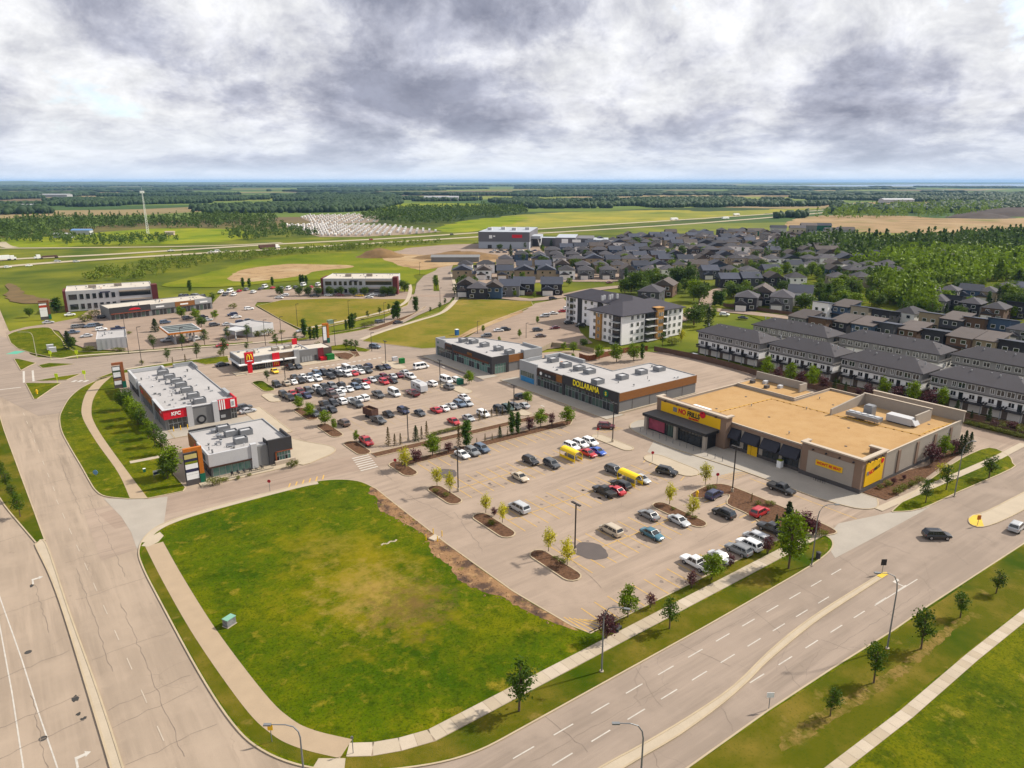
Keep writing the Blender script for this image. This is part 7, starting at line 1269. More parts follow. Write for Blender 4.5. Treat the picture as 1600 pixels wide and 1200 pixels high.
def tree_proto(kind, seed):
    r_ = random.Random(seed); t = thing('x', 'x', 'tree', (0, 0, -80)); t.name = 'proto_%s_%d' % (kind, seed)
    tr = MB(); cr = MB()        # unit height 1
    def clumps(n, per, rad, cz, rx, rz, size, lo=0.0, limb=True, tb=.3):
        for k in range(n):
            while True:
                v = Vector((r_.uniform(-1, 1), r_.uniform(-1, 1), r_.uniform(-1, 1)))
                if .25 < v.length < 1: break
            c = Vector((v.x * rx, v.y * rx, cz + v.z * rz))
            if limb and k % 2 == 0: q = Vector((0, 0, max(tb, c.z - .22))); tr.tube([q, q.lerp(c, .55) + Vector((0, 0, .015)), c], [.012, .008, .004], 4)
            leaves(cr, [c + Vector((r_.gauss(0, rad), r_.gauss(0, rad), r_.gauss(0, rad * .8))) for _ in range(per)], size, r_)
    if kind == 'ash': tr.tube([(0, 0, 0), (.01, 0, .3), (0, .01, .6), (.01, 0, .85)], [.022, .018, .012, .004], 6); clumps(30, 26, .056, .62, .22, .34, .031)
    elif kind == 'lime': tr.tube([(0, 0, 0), (.01, 0, .3), (0, .01, .6), (.0, 0, .9)], [.022, .018, .012, .004], 6); clumps(46, 36, .06, .57, .27, .40, .034)
    elif kind == 'birch': tr.tube([(0, 0, 0), (.01, 0, .3), (0, .01, .6), (.0, 0, .95)], [.016, .012, .009, .003], 6); clumps(38, 24, .06, .60, .21, .38, .031)
    elif kind == 'poplar': tr.tube([(0, 0, 0), (0, 0, .5), (.0, 0, .95)], [.018, .012, .004], 6); clumps(56, 30, .035, .52, .09, .46, .028, tb=.05)
    elif kind in ('spruce', 'cedar'):
        tr.tube([(0, 0, 0), (0, 0, .5), (0, 0, .97)], [.018, .011, .003], 6); n = 60 if kind == 'spruce' else 44; w = .22 if kind == 'spruce' else .15
        for k in range(n):
            z = .05 + .92 * (k / n) ** .9; rad = w * (1 - z) ** .8 * r_.uniform(.75, 1.15) + .012; a = k * 2.4
            for q in range(18):
                f = r_.random() ** .6; leaves(cr, [(rad * f * math.cos(a + r_.gauss(0, .25)), rad * f * math.sin(a + r_.gauss(0, .25)), z - .05 * f + r_.gauss(0, .01))],   .030 if kind == 'spruce' else .024, r_)
    elif kind == 'purple':
        for q in range(6): a = q * 1.05; tr.tube([(.02 * math.cos(a), .02 * math.sin(a), 0), (.12 * math.cos(a), .12 * math.sin(a), .45), (.22 * math.cos(a), .22 * math.sin(a), .85)], [.018, .012, .004], 4)
        clumps(32, 26, .07, .58, .31, .38, .042, limb=False)
    elif kind == 'shrub': tr.tube([(0, 0, 0), (0, 0, .4)], [.05, .02], 5); clumps(20, 22, .11, .46, .42, .36, .06, limb=False)
    else: tr.tube([(0, 0, 0), (.01, 0, .25), (0, .01, .5), (0, 0, .85)], [.028, .022, .014, .004], 6); clumps(54, 32, .065, .54, .34, .42, .040)
    tr.build('trunk', M_BARK, t); cr.build('crown', LM[kind], t); return reg(t)
TP = {k: [tree_proto(k, 10 * i + j) for j in range(2)] for i, k in enumerate(LM)}
rtree = random.Random(77)
TNAME = {'ash': 'boulevard_tree', 'lime': 'leafy_tree', 'birch': 'birch_tree', 'poplar': 'poplar_tree', 'spruce': 'spruce_tree', 'cedar': 'cedar_tree', 'purple': 'purple_shrub', 'shrub': 'green_shrub', 'big': 'mature_tree'}
TCAT = {'purple': 'shrub', 'shrub': 'shrub'}
TW = {'ash': 'dark green young tree', 'lime': 'bright green leafy tree', 'birch': 'thin yellow-green young birch', 'poplar': 'tall narrow columnar poplar', 'spruce': 'pointed dark spruce', 'cedar': 'small browned cedar', 'purple': 'purple-leaved shrub', 'shrub': 'low green shrub', 'big': 'large dark green tree'}
def height_at(p, vt):
    """height of a thing that stands at p and reaches up to photo row vt"""
    yf = p.x * SY + p.y * CY; b = (600 - vt) / FOC; k = (b * CP - SP) / (CP + b * SP) ; return CAMH + yf * k
def tree(u, vb, vt, kind, label, group, z=.1, wide=1.0):
    p = g(u, vb); h = max(.5, height_at(p, vt)); s = (h * wide, h * wide, h)
    o = dup(rtree.choice(TP[kind]), (p.x, p.y, z), rtree.uniform(0, 6.28), s, uniq(label), None, group); o.name = TNAME[kind]; o['category'] = TCAT.get(kind, 'tree'); return o
def trees(where, group, items):
    cnt = {}
    tot = {}
    for it in items: tot[it[3]] = tot.get(it[3], 0) + 1
    for it in items:
        u, vb, vt, k = it[:4]; i = cnt.get(k, 0); cnt[k] = i + 1
        lab = f'{TW[k]} {where}' if tot[k] == 1 else f'{TW[k]}, {ORD[i]} from left {where}'
        tree(u, vb, vt, k, lab, group, wide=it[4] if len(it) > 4 else 1.0)
trees('on the verge at lower right', 'trees along the cross road', [(1297, 1120, 1077, 'ash'), (1365, 1068, 1004, 'ash', .9), (1439, 1015, 949, 'ash', .9), (1500, 966, 926, 'ash', 1.15), (1556, 928, 893, 'ash', 1.1)])
trees('along the pavement of the parking lot', 'trees along the cross road', [(811, 1112, 1034, 'ash', 1.0), (947, 998, 955, 'purple', .9), (981, 965, 917, 'lime', .9), (1016, 950, 926, 'purple', .8), (1046, 983, 935, 'ash'), (1080, 920, 893, 'purple', .8), (1112, 906, 866, 'lime', 1.25), (1141, 886, 866, 'purple', .8), (1199, 866, 838, 'purple', .9), (1232, 889, 802, 'lime', .8)])
trees('on the mulch island at the lot exit', 'plants on islands', [(1212, 826, 803, 'spruce'), (1228, 840, 781, 'spruce', 1.2), (1246, 832, 803, 'purple', 1.2), (1258, 834, 800, 'purple', 1.2), (1270, 836, 812, 'purple', 1.3), (1102, 758, 724, 'birch'), (1110, 766, 757, 'shrub', 1.6), (1184, 790, 782, 'shrub', 1.4), (1204, 790, 782, 'shrub', 1.7), (1174, 785, 770, 'cedar', .9), (1280, 838, 826, 'shrub', 1.2), (1290, 836, 828, 'shrub', 1.2)])
trees('on the nearest planting island', 'plants on islands', [(857, 862, 826, 'birch'), (886, 884, 842, 'birch'), (869, 874, 868, 'shrub', 1.6), (880, 880, 871, 'shrub', 1.6)])
trees('on the second planting island', 'plants on islands', [(759, 802, 771, 'birch'), (785, 817, 787, 'birch'), (772, 806, 794, 'purple', 1.3), (768, 820, 812, 'shrub', 1.7)])
trees('on the third planting island', 'plants on islands', [(683, 760, 729, 'birch'), (703, 770, 738, 'birch'), (680, 770, 763, 'shrub', 1.4), (697, 776, 769, 'shrub', 1.4)])
trees('on the small island with two trees', 'plants on islands', [(1046, 789, 756, 'birch'), (1082, 808, 774, 'birch'), (1052, 797, 792, 'shrub', 1.5), (1075, 806, 800, 'shrub', 1.5), (1085, 811, 805, 'shrub', 1.4)])
trees('in the long hedge strip beside the supermarket lot', 'plants in the hedge strips', [(633, 733, 700, 'birch', 1.3), (650, 724, 702, 'purple', 1.2), (676, 713, 678, 'lime', 1.1), (701, 708, 691, 'purple', 1.1), (717, 700, 660, 'cedar', .7), (729, 699, 652, 'poplar', 1.2), (745, 693, 684, 'cedar'), (758, 690, 677, 'cedar'), (769, 688, 677, 'cedar'), (781, 684, 665, 'spruce', 1.1), (793, 681, 670, 'cedar'), (800, 680, 640, 'poplar'), (809, 678, 642, 'poplar'), (827, 674, 651, 'purple', .9), (845, 667, 640, 'lime', 1.2), (862, 666, 645, 'purple', .7), (886, 664, 635, 'lime', 1.2)])
trees('in the hedge strip of the burger lot', 'plants in the hedge strips', [(607, 696, 666, 'cedar', 1.1), (617, 696, 677, 'cedar', 1.2), (626, 695, 676, 'cedar', 1.1), (650, 689, 664, 'spruce', 1.2), (659, 686, 665, 'cedar'), (667, 685, 657, 'cedar'), (749, 657, 640, 'cedar', 1.1), (757, 655, 638, 'cedar', 1.1), (768, 652, 638, 'cedar'), (776, 650, 636, 'cedar'), (785, 649, 635, 'cedar'), (795, 647, 626, 'spruce', 1.2)] + [(675 + 4.2 * k, 681 - 1.02 * k, 675 - 1.02 * k, 'shrub', 1.4) for k in range(15)])
trees('on the islands of the burger lot', 'plants on islands', [(418, 596, 578, 'ash'), (467, 640, 619, 'lime', 1.15), (484, 652, 629, 'lime', 1.15), (508, 665, 642, 'lime', 1.3), (522, 673, 654, 'lime', .8), (557, 691, 673, 'lime', .8), (733, 600, 579, 'lime', 1.2), (824, 631, 612, 'lime', 1.3), (466, 641, 637, 'shrub', 1.5), (478, 650, 645, 'shrub', 1.5), (716, 592, 587, 'shrub', 1.8)])
trees('along the side wall of the chicken terrace', 'trees beside the chicken terrace', [(196, 640, 606, 'big', .9), (206, 654, 620, 'lime', 1.0), (216, 664, 628, 'lime', 1.0), (224, 672, 638, 'ash', 1.1), (232, 686, 654, 'lime', .9), (243, 698, 664, 'ash', 1.2), (254, 710, 676, 'ash', 1.2), (270, 744, 696, 'lime', 1.0), (262, 748, 712, 'big', 1.0)])
trees('at the patio of the corner shop', 'plants by the corner shop', [(332, 759, 744, 'shrub', 1.0), (343, 757, 745, 'shrub', 1.0), (352, 752, 745, 'shrub', 1.4), (372, 749, 743, 'shrub', 1.4), (390, 744, 739, 'shrub', 1.4), (455, 731, 717, 'shrub', .9), (463, 729, 718, 'shrub', .9)])
trees('along the collector road', 'trees along the collector road', [(240, 546, 522, 'ash', 1.1), (262, 565, 544, 'ash'), (285, 543, 522, 'ash'), (308, 561, 536, 'ash'), (320, 539, 515, 'ash', 1.1), (345, 556, 546, 'shrub', 1.1), (350, 557, 529, 'ash', 1.0), (357, 532, 511, 'ash'), (386, 530, 508, 'ash'), (385, 548, 535, 'ash', 1.1), (432, 541, 522, 'ash', 1.2), (463, 537, 520, 'ash'), (497, 543, 532, 'shrub', .8), (541, 546, 531, 'ash', 1.4), (549, 545, 530, 'ash', 1.4), (556, 546, 532, 'ash', 1.4), (270, 567, 557, 'cedar'), (290, 566, 553, 'cedar', 1.2), (222, 570, 562, 'shrub')])
trees('in the lines along the far road bend', 'poplars and trees at the road bend', [(476, 526, 496, 'poplar', 1.3), (485, 531, 508, 'poplar'), (491, 531, 510, 'poplar'), (496, 530, 506, 'poplar'), (541, 516, 498, 'poplar'), (547, 515, 492, 'poplar', 1.1), (551, 514, 487, 'poplar', 1.3), (615, 499, 475, 'poplar', 1.3), (621, 498, 467, 'poplar', 1.5), (650, 487, 462, 'poplar', 1.5), (556, 501, 489, 'ash'), (575, 498, 486, 'ash'), (593, 492, 480, 'ash', 1.2), (607, 487, 475, 'ash', 1.1), (672, 490, 480, 'ash'), (687, 484, 472, 'ash'), (695, 477, 466, 'ash'), (570, 511, 503, 'shrub', 2.2), (580, 508, 501, 'shrub', 2.2), (682, 452, 434, 'ash', 1.3), (681, 446, 430, 'ash', 1.2)])
trees('around the west shops', 'trees around the west shops', [(46, 495, 480, 'big', 1.2), (89, 488, 463, 'poplar', 2.2), (108, 546, 516, 'spruce', 1.5), (112, 545, 524, 'big', 1.0), (132, 503, 488, 'shrub', 1.3), (141, 501, 491, 'purple', 1.5), (149, 495, 482, 'shrub', 1.2), (140, 549, 540, 'shrub', 2), (184, 549, 542, 'shrub', 2), (190, 549, 543, 'shrub', 1.8), (202, 522, 517, 'shrub', 1.8), (243, 518, 497, 'spruce', 1.9), (284, 497, 479, 'lime', 1.3), (306, 500, 482, 'lime', 1.3), (315, 511, 494, 'big', 1.2), (336, 499, 485, 'lime', 1.3), (332, 475, 457, 'ash', 1.2), (365, 482, 472, 'shrub', 1.3), (400, 526, 515, 'shrub', 1.3), (420, 524, 512, 'shrub', 1.6), (440, 521, 515, 'shrub', 1.6), (245, 456, 444, 'poplar'), (297, 456, 436, 'poplar', 1.3), (380, 450, 432, 'poplar', 1.2), (390, 450, 433, 'poplar', 1.2), (426, 447, 431, 'poplar', 1.2), (470, 445, 428, 'poplar', 1.2), (474, 445, 428, 'poplar', 1.2), (479, 445, 429, 'poplar', 1.2)] + [(u, 462, 447, 'big', 1.2) for u in (438, 468, 482, 497, 516, 532, 552, 571, 599, 606, 613)] + [(632, 456, 438, 'big', 1.2), (626, 452, 438, 'ash', 1.4)])
trees('below the apartment block', 'trees around the apartments', [(881, 548, 535, 'lime', 1.1), (896, 551, 534, 'lime', 1.2), (912, 542, 528, 'big', 1.2), (936, 562, 539, 'lime', 1.1), (963, 566, 538, 'lime', 1.2), (990, 564, 537, 'lime', 1.2), (1003, 562, 535, 'poplar', 1.1), (1035, 541, 520, 'ash', .9), (1050, 538, 526, 'shrub', 1.6), (1064, 536, 514, 'birch', 1.0), (895, 563, 552, 'lime'), (840, 506, 494, 'lime', .8), (812, 528, 515, 'lime', .8), (755, 520, 508, 'lime', .8), (780, 536, 526, 'lime', .8)])
trees('beside the fence right of the apartments', 'trees around the apartments', [(1084, 508, 476, 'big', 1.3), (1094, 500, 470, 'big', 1.2), (1106, 513, 478, 'spruce', 1.2), (1114, 500, 480, 'lime', 1.0), (986, 457, 424, 'big', 1.1), (998, 458, 420, 'big', 1.0), (1012, 452, 418, 'big', 1.0), (976, 460, 432, 'big', 1.0), (1058, 446, 413, 'big', 1.2), (1074, 448, 414, 'big', 1.2), (1084, 470, 436, 'lime', 1.1), (1092, 472, 440, 'big', 1.1), (1117, 478, 452, 'poplar', 1.8), (1126, 478, 454, 'poplar', 1.8)])
trees('in the bed behind the supermarket', 'plants behind the supermarket', [(1198, 590, 557, 'lime', .9), (1215, 592, 574, 'purple', 1.1), (1233, 600, 567, 'lime', .9), (1250, 602, 580, 'purple', 1.1), (1268, 606, 571, 'lime', .9), (1285, 609, 587, 'purple', 1.1), (1303, 611, 589, 'spruce'), (1320, 614, 596, 'spruce'), (1355, 621, 600, 'purple', 1.2), (1380, 623, 591, 'lime', .9), (1402, 629, 604, 'purple', 1.2), (1425, 634, 596, 'lime', .95), (1449, 641, 608, 'purple', 1.1), (1470, 642, 605, 'lime', .8), (1493, 652, 624, 'spruce', 1.1), (1517, 656, 641, 'spruce', 1.0), (1543, 664, 634, 'spruce', .9), (1340, 618, 606, 'purple', 1.2), (1540, 668, 657, 'shrub', 1.4), (1552, 670, 657, 'purple', 1.5), (1566, 672, 656, 'shrub', 1.4), (1580, 676, 658, 'purple', 1.5), (1594, 679, 660, 'shrub', 1.4)] + [(1512 + 7 * k, 664 + 1.8 * k, 655 + 1.8 * k, 'shrub', 1.5) for k in range(14)])
trees('on the lawn beside the supermarket side wall', 'plants beside the supermarket', [(1455, 724, 693, 'purple', 1.2), (1474, 716, 682, 'lime', .95), (1488, 712, 686, 'purple', .9), (1498, 710, 678, 'spruce', 1.0), (1505, 708, 671, 'spruce', 1.0), (1514, 704, 674, 'spruce', 1.0), (1446, 786, 751, 'ash', 1.1), (1478, 766, 729, 'ash', 1.0), (1545, 748, 711, 'ash', 1.2), (1472, 750, 722, 'birch', 1.2), (1374, 764, 756, 'shrub', 1.3), (1386, 760, 750, 'shrub', 1.3), (1400, 772, 761, 'shrub', 1.3), (1410, 766, 754, 'shrub', 1.3), (1424, 760, 749, 'shrub', 1.4), (1396, 757, 747, 'purple', 1.3), (1412, 750, 742, 'purple', 1.3), (1436, 755, 744, 'shrub', 1.3)])
trees('on the left edge median', 'trees on the grass median', [(3, 748, 722, 'ash'), (12, 766, 736, 'ash'), (22, 784, 756, 'ash'), (32, 808, 772, 'ash')])
rw = random.Random(9); it = []
for (u0, u1, v0, v1, n) in ((1125, 1290, 425, 476, 48), (1280, 1420, 425, 480, 64), (1390, 1480, 440, 500, 30), (1180, 1330, 392, 445, 44), (780, 1180, 384, 442, 64), (1330, 1480, 400, 440, 30), (1240, 1340, 458, 488, 22), (1480, 1600, 440, 500, 26), (1000, 1110, 430, 470, 16)):
    for k in range(n):
        u, v = rw.uniform(u0, u1), rw.uniform(v0, v1); it.append((u, v, v - rw.uniform(14, 26) * (v - 283) / 170, rw.choice(['big', 'big', 'lime', 'ash', 'lime', 'poplar', 'spruce']), rw.uniform(1.0, 1.5)))
it.sort(key=lambda q: q[0]); cnt = {}
for u, vb, vt, k, w in it:
    s = 'far left' if u < 1120 else 'left' if u < 1230 else ('middle' if u < 1320 else 'right' if u < 1400 else 'far right'); c_ = cnt.get((k, s), 0); cnt[(k, s)] = c_ + 1
    tree(u, vb, vt, k, f'{TW[k]}, {ORD[c_ % 30]} from the left among the houses, {s} part' + (' and front' if c_ >= 30 else '') + (' again' if c_ >= 60 else ''), 'trees among the houses', .0, w)
trees('along the street before the estate houses', 'street trees of the estate', [(740, 463, 454, 'lime'), (772, 463, 454, 'lime'), (804, 464, 454, 'lime'), (835, 466, 456, 'lime'), (889, 446, 434, 'lime', 1.5), (938, 430, 415, 'big', 1.3)])
for ks in TP.values():
    for r_ in ks:
        for c_, ds in KIDS[r_.name]: bpy.data.objects.remove(c_)
        bpy.data.objects.remove(r_)

# ---- woods that read as one mass
def wood_cards(name, px, n, h, mats, seed, label, per=46, spruce=.15):
    P = gl(px); bx = [p[0] for p in P]; by = [p[1] for p in P]; q = np.random.default_rng(seed); V = []; k = 0
    pts = []
    while len(pts) < n and k < 200000:
        k += 1; x, y = q.uniform(min(bx), max(bx)), q.uniform(min(by), max(by))
        if inpoly(x, y, P): pts.append((x, y))
    allv = []
    for (x, y) in pts:
        hh = h * q.uniform(.65, 1.2); con = q.random() < spruce
        m = per; d = q.normal(size=(m, 3)); d /= np.linalg.norm(d, axis=1)[:, None]; d *= (q.random(m) ** .33)[:, None]
        if con: z = q.random(m); rad = (1 - z) * .22 * hh; a = q.uniform(0, 6.28, m); c = np.stack([x + rad * np.cos(a), y + rad * np.sin(a), z * hh * 1.15], 1)
        else: c = np.stack([x + d[:, 0] * hh * .36, y + d[:, 1] * hh * .36, hh * .58 + d[:, 2] * hh * .42], 1)
        s = hh * q.uniform(.07, .14, m); a_ = q.normal(size=(m, 3)); a_ /= np.linalg.norm(a_, axis=1)[:, None]; b_ = np.cross(a_, q.normal(size=(m, 3))); b_ /= np.linalg.norm(b_, axis=1)[:, None]
        allv.append(np.stack([c - a_ * s[:, None], c - b_ * (s * .7)[:, None], c + a_ * s[:, None], c + b_ * (s * .7)[:, None]], 1).reshape(-1, 3))
    A = np.concatenate(allv); nf = len(A) // 4; me = bpy.data.meshes.new(name); me.vertices.add(len(A)); me.vertices.foreach_set('co', A.ravel()); me.loops.add(nf * 4); me.loops.foreach_set('vertex_index', np.arange(nf * 4)); me.polygons.add(nf); me.polygons.foreach_set('loop_start', np.arange(nf) * 4); me.polygons.foreach_set('loop_total', np.full(nf, 4)); me.materials.append(mats); me.update()
    tag(put(name, me), label, 'woodland', None, 'stuff')
def wood_blobs(name, pts, rad, hgt, m, seed, label):
    q = np.random.default_rng(seed); t_ = (1 + 5 ** .5) / 2
    iv = np.array([(-1, t_, 0), (1, t_, 0), (-1, -t_, 0), (1, -t_, 0), (0, -1, t_), (0, 1, t_), (0, -1, -t_), (0, 1, -t_), (t_, 0, -1), (t_, 0, 1), (-t_, 0, -1), (-t_, 0, 1)]) / math.sqrt(1 + t_ * t_)
    fi = np.array([(0, 11, 5), (0, 5, 1), (0, 1, 7), (0, 7, 10), (0, 10, 11), (1, 5, 9), (5, 11, 4), (11, 10, 2), (10, 7, 6), (7, 1, 8), (3, 9, 4), (3, 4, 2), (3, 2, 6), (3, 6, 8), (3, 8, 9), (4, 9, 5), (2, 4, 11), (6, 2, 10), (8, 6, 7), (9, 8, 1)])
    n = len(pts); P = np.array(pts); s = q.uniform(.6, 1.3, (n, 1, 1)); j = q.uniform(.7, 1.25, (n, 12, 1)); an = q.uniform(0, 6.28, n); ca, sa = np.cos(an), np.sin(an)
    B = np.repeat(iv[None], n, 0) * j * s; X = B[:, :, 0] * ca[:, None] - B[:, :, 1] * sa[:, None]; Y = B[:, :, 0] * sa[:, None] + B[:, :, 1] * ca[:, None]
    A = np.stack([P[:, 0, None] + X * P[:, 2, None] * rad, P[:, 1, None] + Y * P[:, 2, None] * rad, hgt * .42 + B[:, :, 2] * hgt * .62], 2).reshape(-1, 3)
    F_ = (fi[None] + (np.arange(n) * 12)[:, None, None]).reshape(-1); nf = n * 20; me = bpy.data.meshes.new(name); me.vertices.add(len(A)); me.vertices.foreach_set('co', A.ravel()); me.loops.add(nf * 3); me.loops.foreach_set('vertex_index', F_); me.polygons.add(nf); me.polygons.foreach_set('loop_start', np.arange(nf) * 3); me.polygons.foreach_set('loop_total', np.full(nf, 3)); me.materials.append(m); me.update()
    tag(put(name, me), label, 'woodland', None, 'stuff')
M_WB = leaf_mat('wood_bright', alb(116, 146, 34), objscale=.05); M_WD = leaf_mat('wood_dark', alb(84, 112, 40), objscale=.04); M_WF = leaf_mat('wood_far', alb(58, 84, 46), var=.3, objscale=.012); M_WG = leaf_mat('scrub_leaves', alb(112, 134, 40), objscale=.06)
wood_cards('woodland', [(1330, 418), (1420, 400), (1500, 400), (1640, 402), (1640, 448), (1560, 440), (1500, 452), (1440, 448), (1400, 425)], 760, 11, M_WB, 1, 'bright green wood behind the right-hand houses')
wood_cards('woodland', [(1195, 402), (1230, 388), (1310, 378), (1400, 386), (1500, 376), (1640, 372), (1640, 404), (1500, 404), (1420, 404), (1340, 412), (1290, 396)], 760, 13, M_WD, 2, 'dark mixed wood between the houses and tilled field', spruce=.3)
wood_cards('woodland', [(1360, 440), (1440, 445), (1470, 478), (1440, 496), (1400, 480)], 170, 10, M_WB, 3, 'bright trees in the gully among the slant-roofed houses')
wood_cards('woodland', [(1275, 339), (1310, 330), (1400, 322), (1500, 320), (1570, 322), (1560, 334), (1480, 340), (1400, 341), (1290, 343)], 800, 14, M_WB, 4, 'light green wood beyond the tilled field', 26)
wood_cards('woodland', [(0, 352), (60, 345), (150, 346), (230, 346), (350, 340), (440, 345), (420, 352), (330, 358), (240, 356), (150, 360), (100, 366), (50, 372), (0, 374)], 620, 13, M_WD, 5, 'conifer and poplar belt around the mobile mast', 30, .45)
wood_cards('woodland', [(0, 368), (80, 368), (130, 374), (240, 372), (300, 378), (200, 384), (110, 384), (40, 378), (0, 380)], 180, 8, M_WD, 6, 'bushes along the near side of the frontage road', 40, .1)
wood_cards('woodland', [(340, 372), (380, 354), (440, 352), (500, 368), (450, 374), (380, 378)], 170, 8, M_WD, 7, 'dark bushes left of the trailer yard', 40, .1)
wood_cards('woodland', [(560, 345), (620, 330), (700, 330), (800, 326), (830, 334), (740, 342), (690, 350), (640, 352)], 700, 15, M_WD, 8, 'dark wood right of the trailer yard', 26, .2)
wood_cards('woodland', [(130, 440), (150, 425), (210, 416), (260, 408), (330, 402), (400, 397), (430, 394), (540, 386), (690, 378), (690, 381), (560, 391), (430, 402), (330, 412), (270, 425), (235, 438)], 520, 5, M_WG, 9, 'loose scrub between the white office and the highway', 34, .05)
wood_cards('woodland', [(710, 462), (715, 440), (745, 444), (760, 458), (740, 462)], 26, 6, M_WD, 10, 'garden trees at the left end of the estate front row', 46, .3)
# far country: hedgerows, coppices and forest
q = np.random.default_rng(31); far1, far2 = [], []
def nz(x, y, s): return mnoise.noise(Vector((x * s, y * s, 7.3)))
keep_open = [gl(P) for P in ([(590, 328), (640, 315), (760, 315), (830, 326), (1120, 324), (1300, 322), (1290, 335), (1080, 350), (850, 362), (680, 368), (680, 345)], [(1215, 360), (1270, 334), (1420, 333), (1720, 330), (1720, 372), (1240, 372)], [(430, 372), (460, 334), (610, 332), (700, 366)], [(0, 376), (100, 366), (250, 352), (400, 352), (440, 372), (300, 388), (0, 392)], [(850, 322), (900, 316), (1000, 314), (960, 320)], [(1280, 322), (1380, 314), (1480, 316), (1440, 328)])]
for k in range(110000):
    d = 1250 + 2300 * q.random() ** .7; a = q.uniform(-.78, .78); x0, y0 = d * a, d; x, y = x0 * CY + y0 * SY, -x0 * SY + y0 * CY
    n_ = nz(x, y, .0016) + .45 * nz(x, y * 2, .005)
    thr = .14 if x0 < 0 else -.02
    if d > 1900: thr -= .05
    if n_ > thr and not any(inpoly(x, y, P) for P in keep_open): far1.append((x, y, q.uniform(.7, 1.4)))
    if len(far1) > 26000: break
for k in range(60000):
    d = 3300 + 8200 * q.random() ** .8; a = q.uniform(-.8, .8); x0, y0 = d * a, d; x, y = x0 * CY + y0 * SY, -x0 * SY + y0 * CY
    n_ = nz(x, y * 2.2, .0006) + .5 * nz(x, y, .0022)
    if n_ > .07 and not (d > 8300 and a > .3): far2.append((x, y, q.uniform(.7, 1.8)))
    if len(far2) > 15000: break
wood_blobs('far_forest', far1, 7.0, 12, M_WF, 3, 'broken dark forest across the middle distance')
wood_blobs('distant_forest', far2, 24.0, 13, M_WF, 4, 'long dark forest bands near the horizon')

# ================================================================ poles, signs and street furniture
M_POLE = mat('black_pole', (.03, .026, .024), .6); M_GALV = mat('grey_pole', alb(158, 160, 162), .5, metal=.3)
def lot_lamp(u, vb, vt, label, heads=2, a=0.0):
    p = g(u, vb); h = height_at(p, vt); t = thing('parking_lamp', label, 'lamp post', (p.x, p.y, .03), a, 'parking lot lamps')
    MB().tube([(0, 0, 0), (0, 0, .8)], .3, 10).build('footing', M_CONC, t); MB().box(-.09, .09, -.09, .09, .8, h).build('pole', M_POLE, t)
    for s in ((-1, 1) if heads == 2 else (1,)): MB().box(min(s * .1, s * 1.1), max(s * .1, s * 1.1), -.22, .22, h - .12, h + .05).build('lamp_head', M_POLE, t)
for u, vb, vt, lab in [(898, 864, 787, 'black lot lamp beside the nearest planting island'), (716, 768, 700, 'black lot lamp beside the third planting island'), (957, 691, 630, 'black lot lamp on the concrete island by DOLLARAMA'), (1144, 769, 698, 'black lot lamp on the mulch island before the supermarket'), (638, 690, 637, 'black lot lamp in the burger lot hedge strip'), (446, 595, 560, 'black lot lamp among cars left in the burger lot'), (531, 612, 586, 'black lot lamp in the middle of the burger lot'), (603, 568, 533, 'black lot lamp at the exit of the burger lot'), (688, 606, 563, 'black lot lamp beside the white van'), (803, 642, 602, 'black lot lamp before the shop terrace')]: lot_lamp(u, vb, vt, lab, 2, R(90))
def street_lamp(u, vb, vt, label, side, reach=3.0, m=None, a=0.0):
    p = g(u, vb); h = height_at(p, vt); t = thing('street_lamp', label, 'street lamp', (p.x, p.y, .1), a, 'street lamps')
    pts = [(0, 0, 0), (0, 0, h * .78), (side * .15, 0, h * .88), (side * .6, 0, h * .96), (side * 1.4, 0, h * .995), (side * reach, 0, h)]
    MB().tube(pts, [.12, .085, .08, .07, .06, .05], 8).build('pole', m or M_GALV, t); MB().box(min(side * (reach - .1), side * (reach + .7)), max(side * (reach - .1), side * (reach + .7)), -.16, .16, h - .1, h + .06).build('lamp_head', M_GALV, t); MB().tube([(0, 0, 0), (0, 0, .12)], .28, 8).build('base_plate', M_CONC, t)
street_lamp(940, 1050, 946, 'grey curved street lamp on the near verge', 1, 2.6, None, R(-90) + R(36)); street_lamp(1386, 1014, 897, 'grey curved street lamp on the far verge with trees', -1, 2.6, None, R(-40)); street_lamp(1268, 884, 789, 'grey curved street lamp at the parking lot exit', 1, 2.6, None, R(-36)); street_lamp(476, 1222, 1133, 'grey curved street lamp at the bottom corner', -1, 3.0, None, R(-36)); street_lamp(1000, 1235, 1131, 'grey curved street lamp at the bottom edge by the median', -1, 2.6, None, R(-36)); street_lamp(57, 556, 519, 'pale curved street lamp at the left junction', -1, 4.5, mat('pale_pole', alb(226, 220, 200), .6), R(-36)); street_lamp(1491, 776, 690, 'thin street lamp beside the supermarket lawn', 1, 1.6, None, R(-36))
for i, (u, vb, vt) in enumerate([(201, 553, 494), (222, 571, 511), (285, 548, 512), (388, 541, 506), (415, 540, 500), (441, 540, 495), (465, 510, 475), (524, 541, 500), (545, 493, 470), (601, 505, 473), (581, 549, 520), (656, 430, 410), (688, 480, 450), (746, 521, 502), (885, 500, 478), (822, 528, 505)]):
    p = g(u, vb); h = height_at(p, vt); t = thing('utility_pole', f'slim dark pole, {ORD[i]} in the roadside line behind the shops', 'pole', (p.x, p.y, 0), 0, 'roadside poles'); MB().tube([(0, 0, 0), (0, 0, h)], [.12, .07], 6).build('post', M_POLE, t); MB().box(0, 1.2, -.12, .12, h - .1, h + .06).build('lamp_head', M_POLE, t)
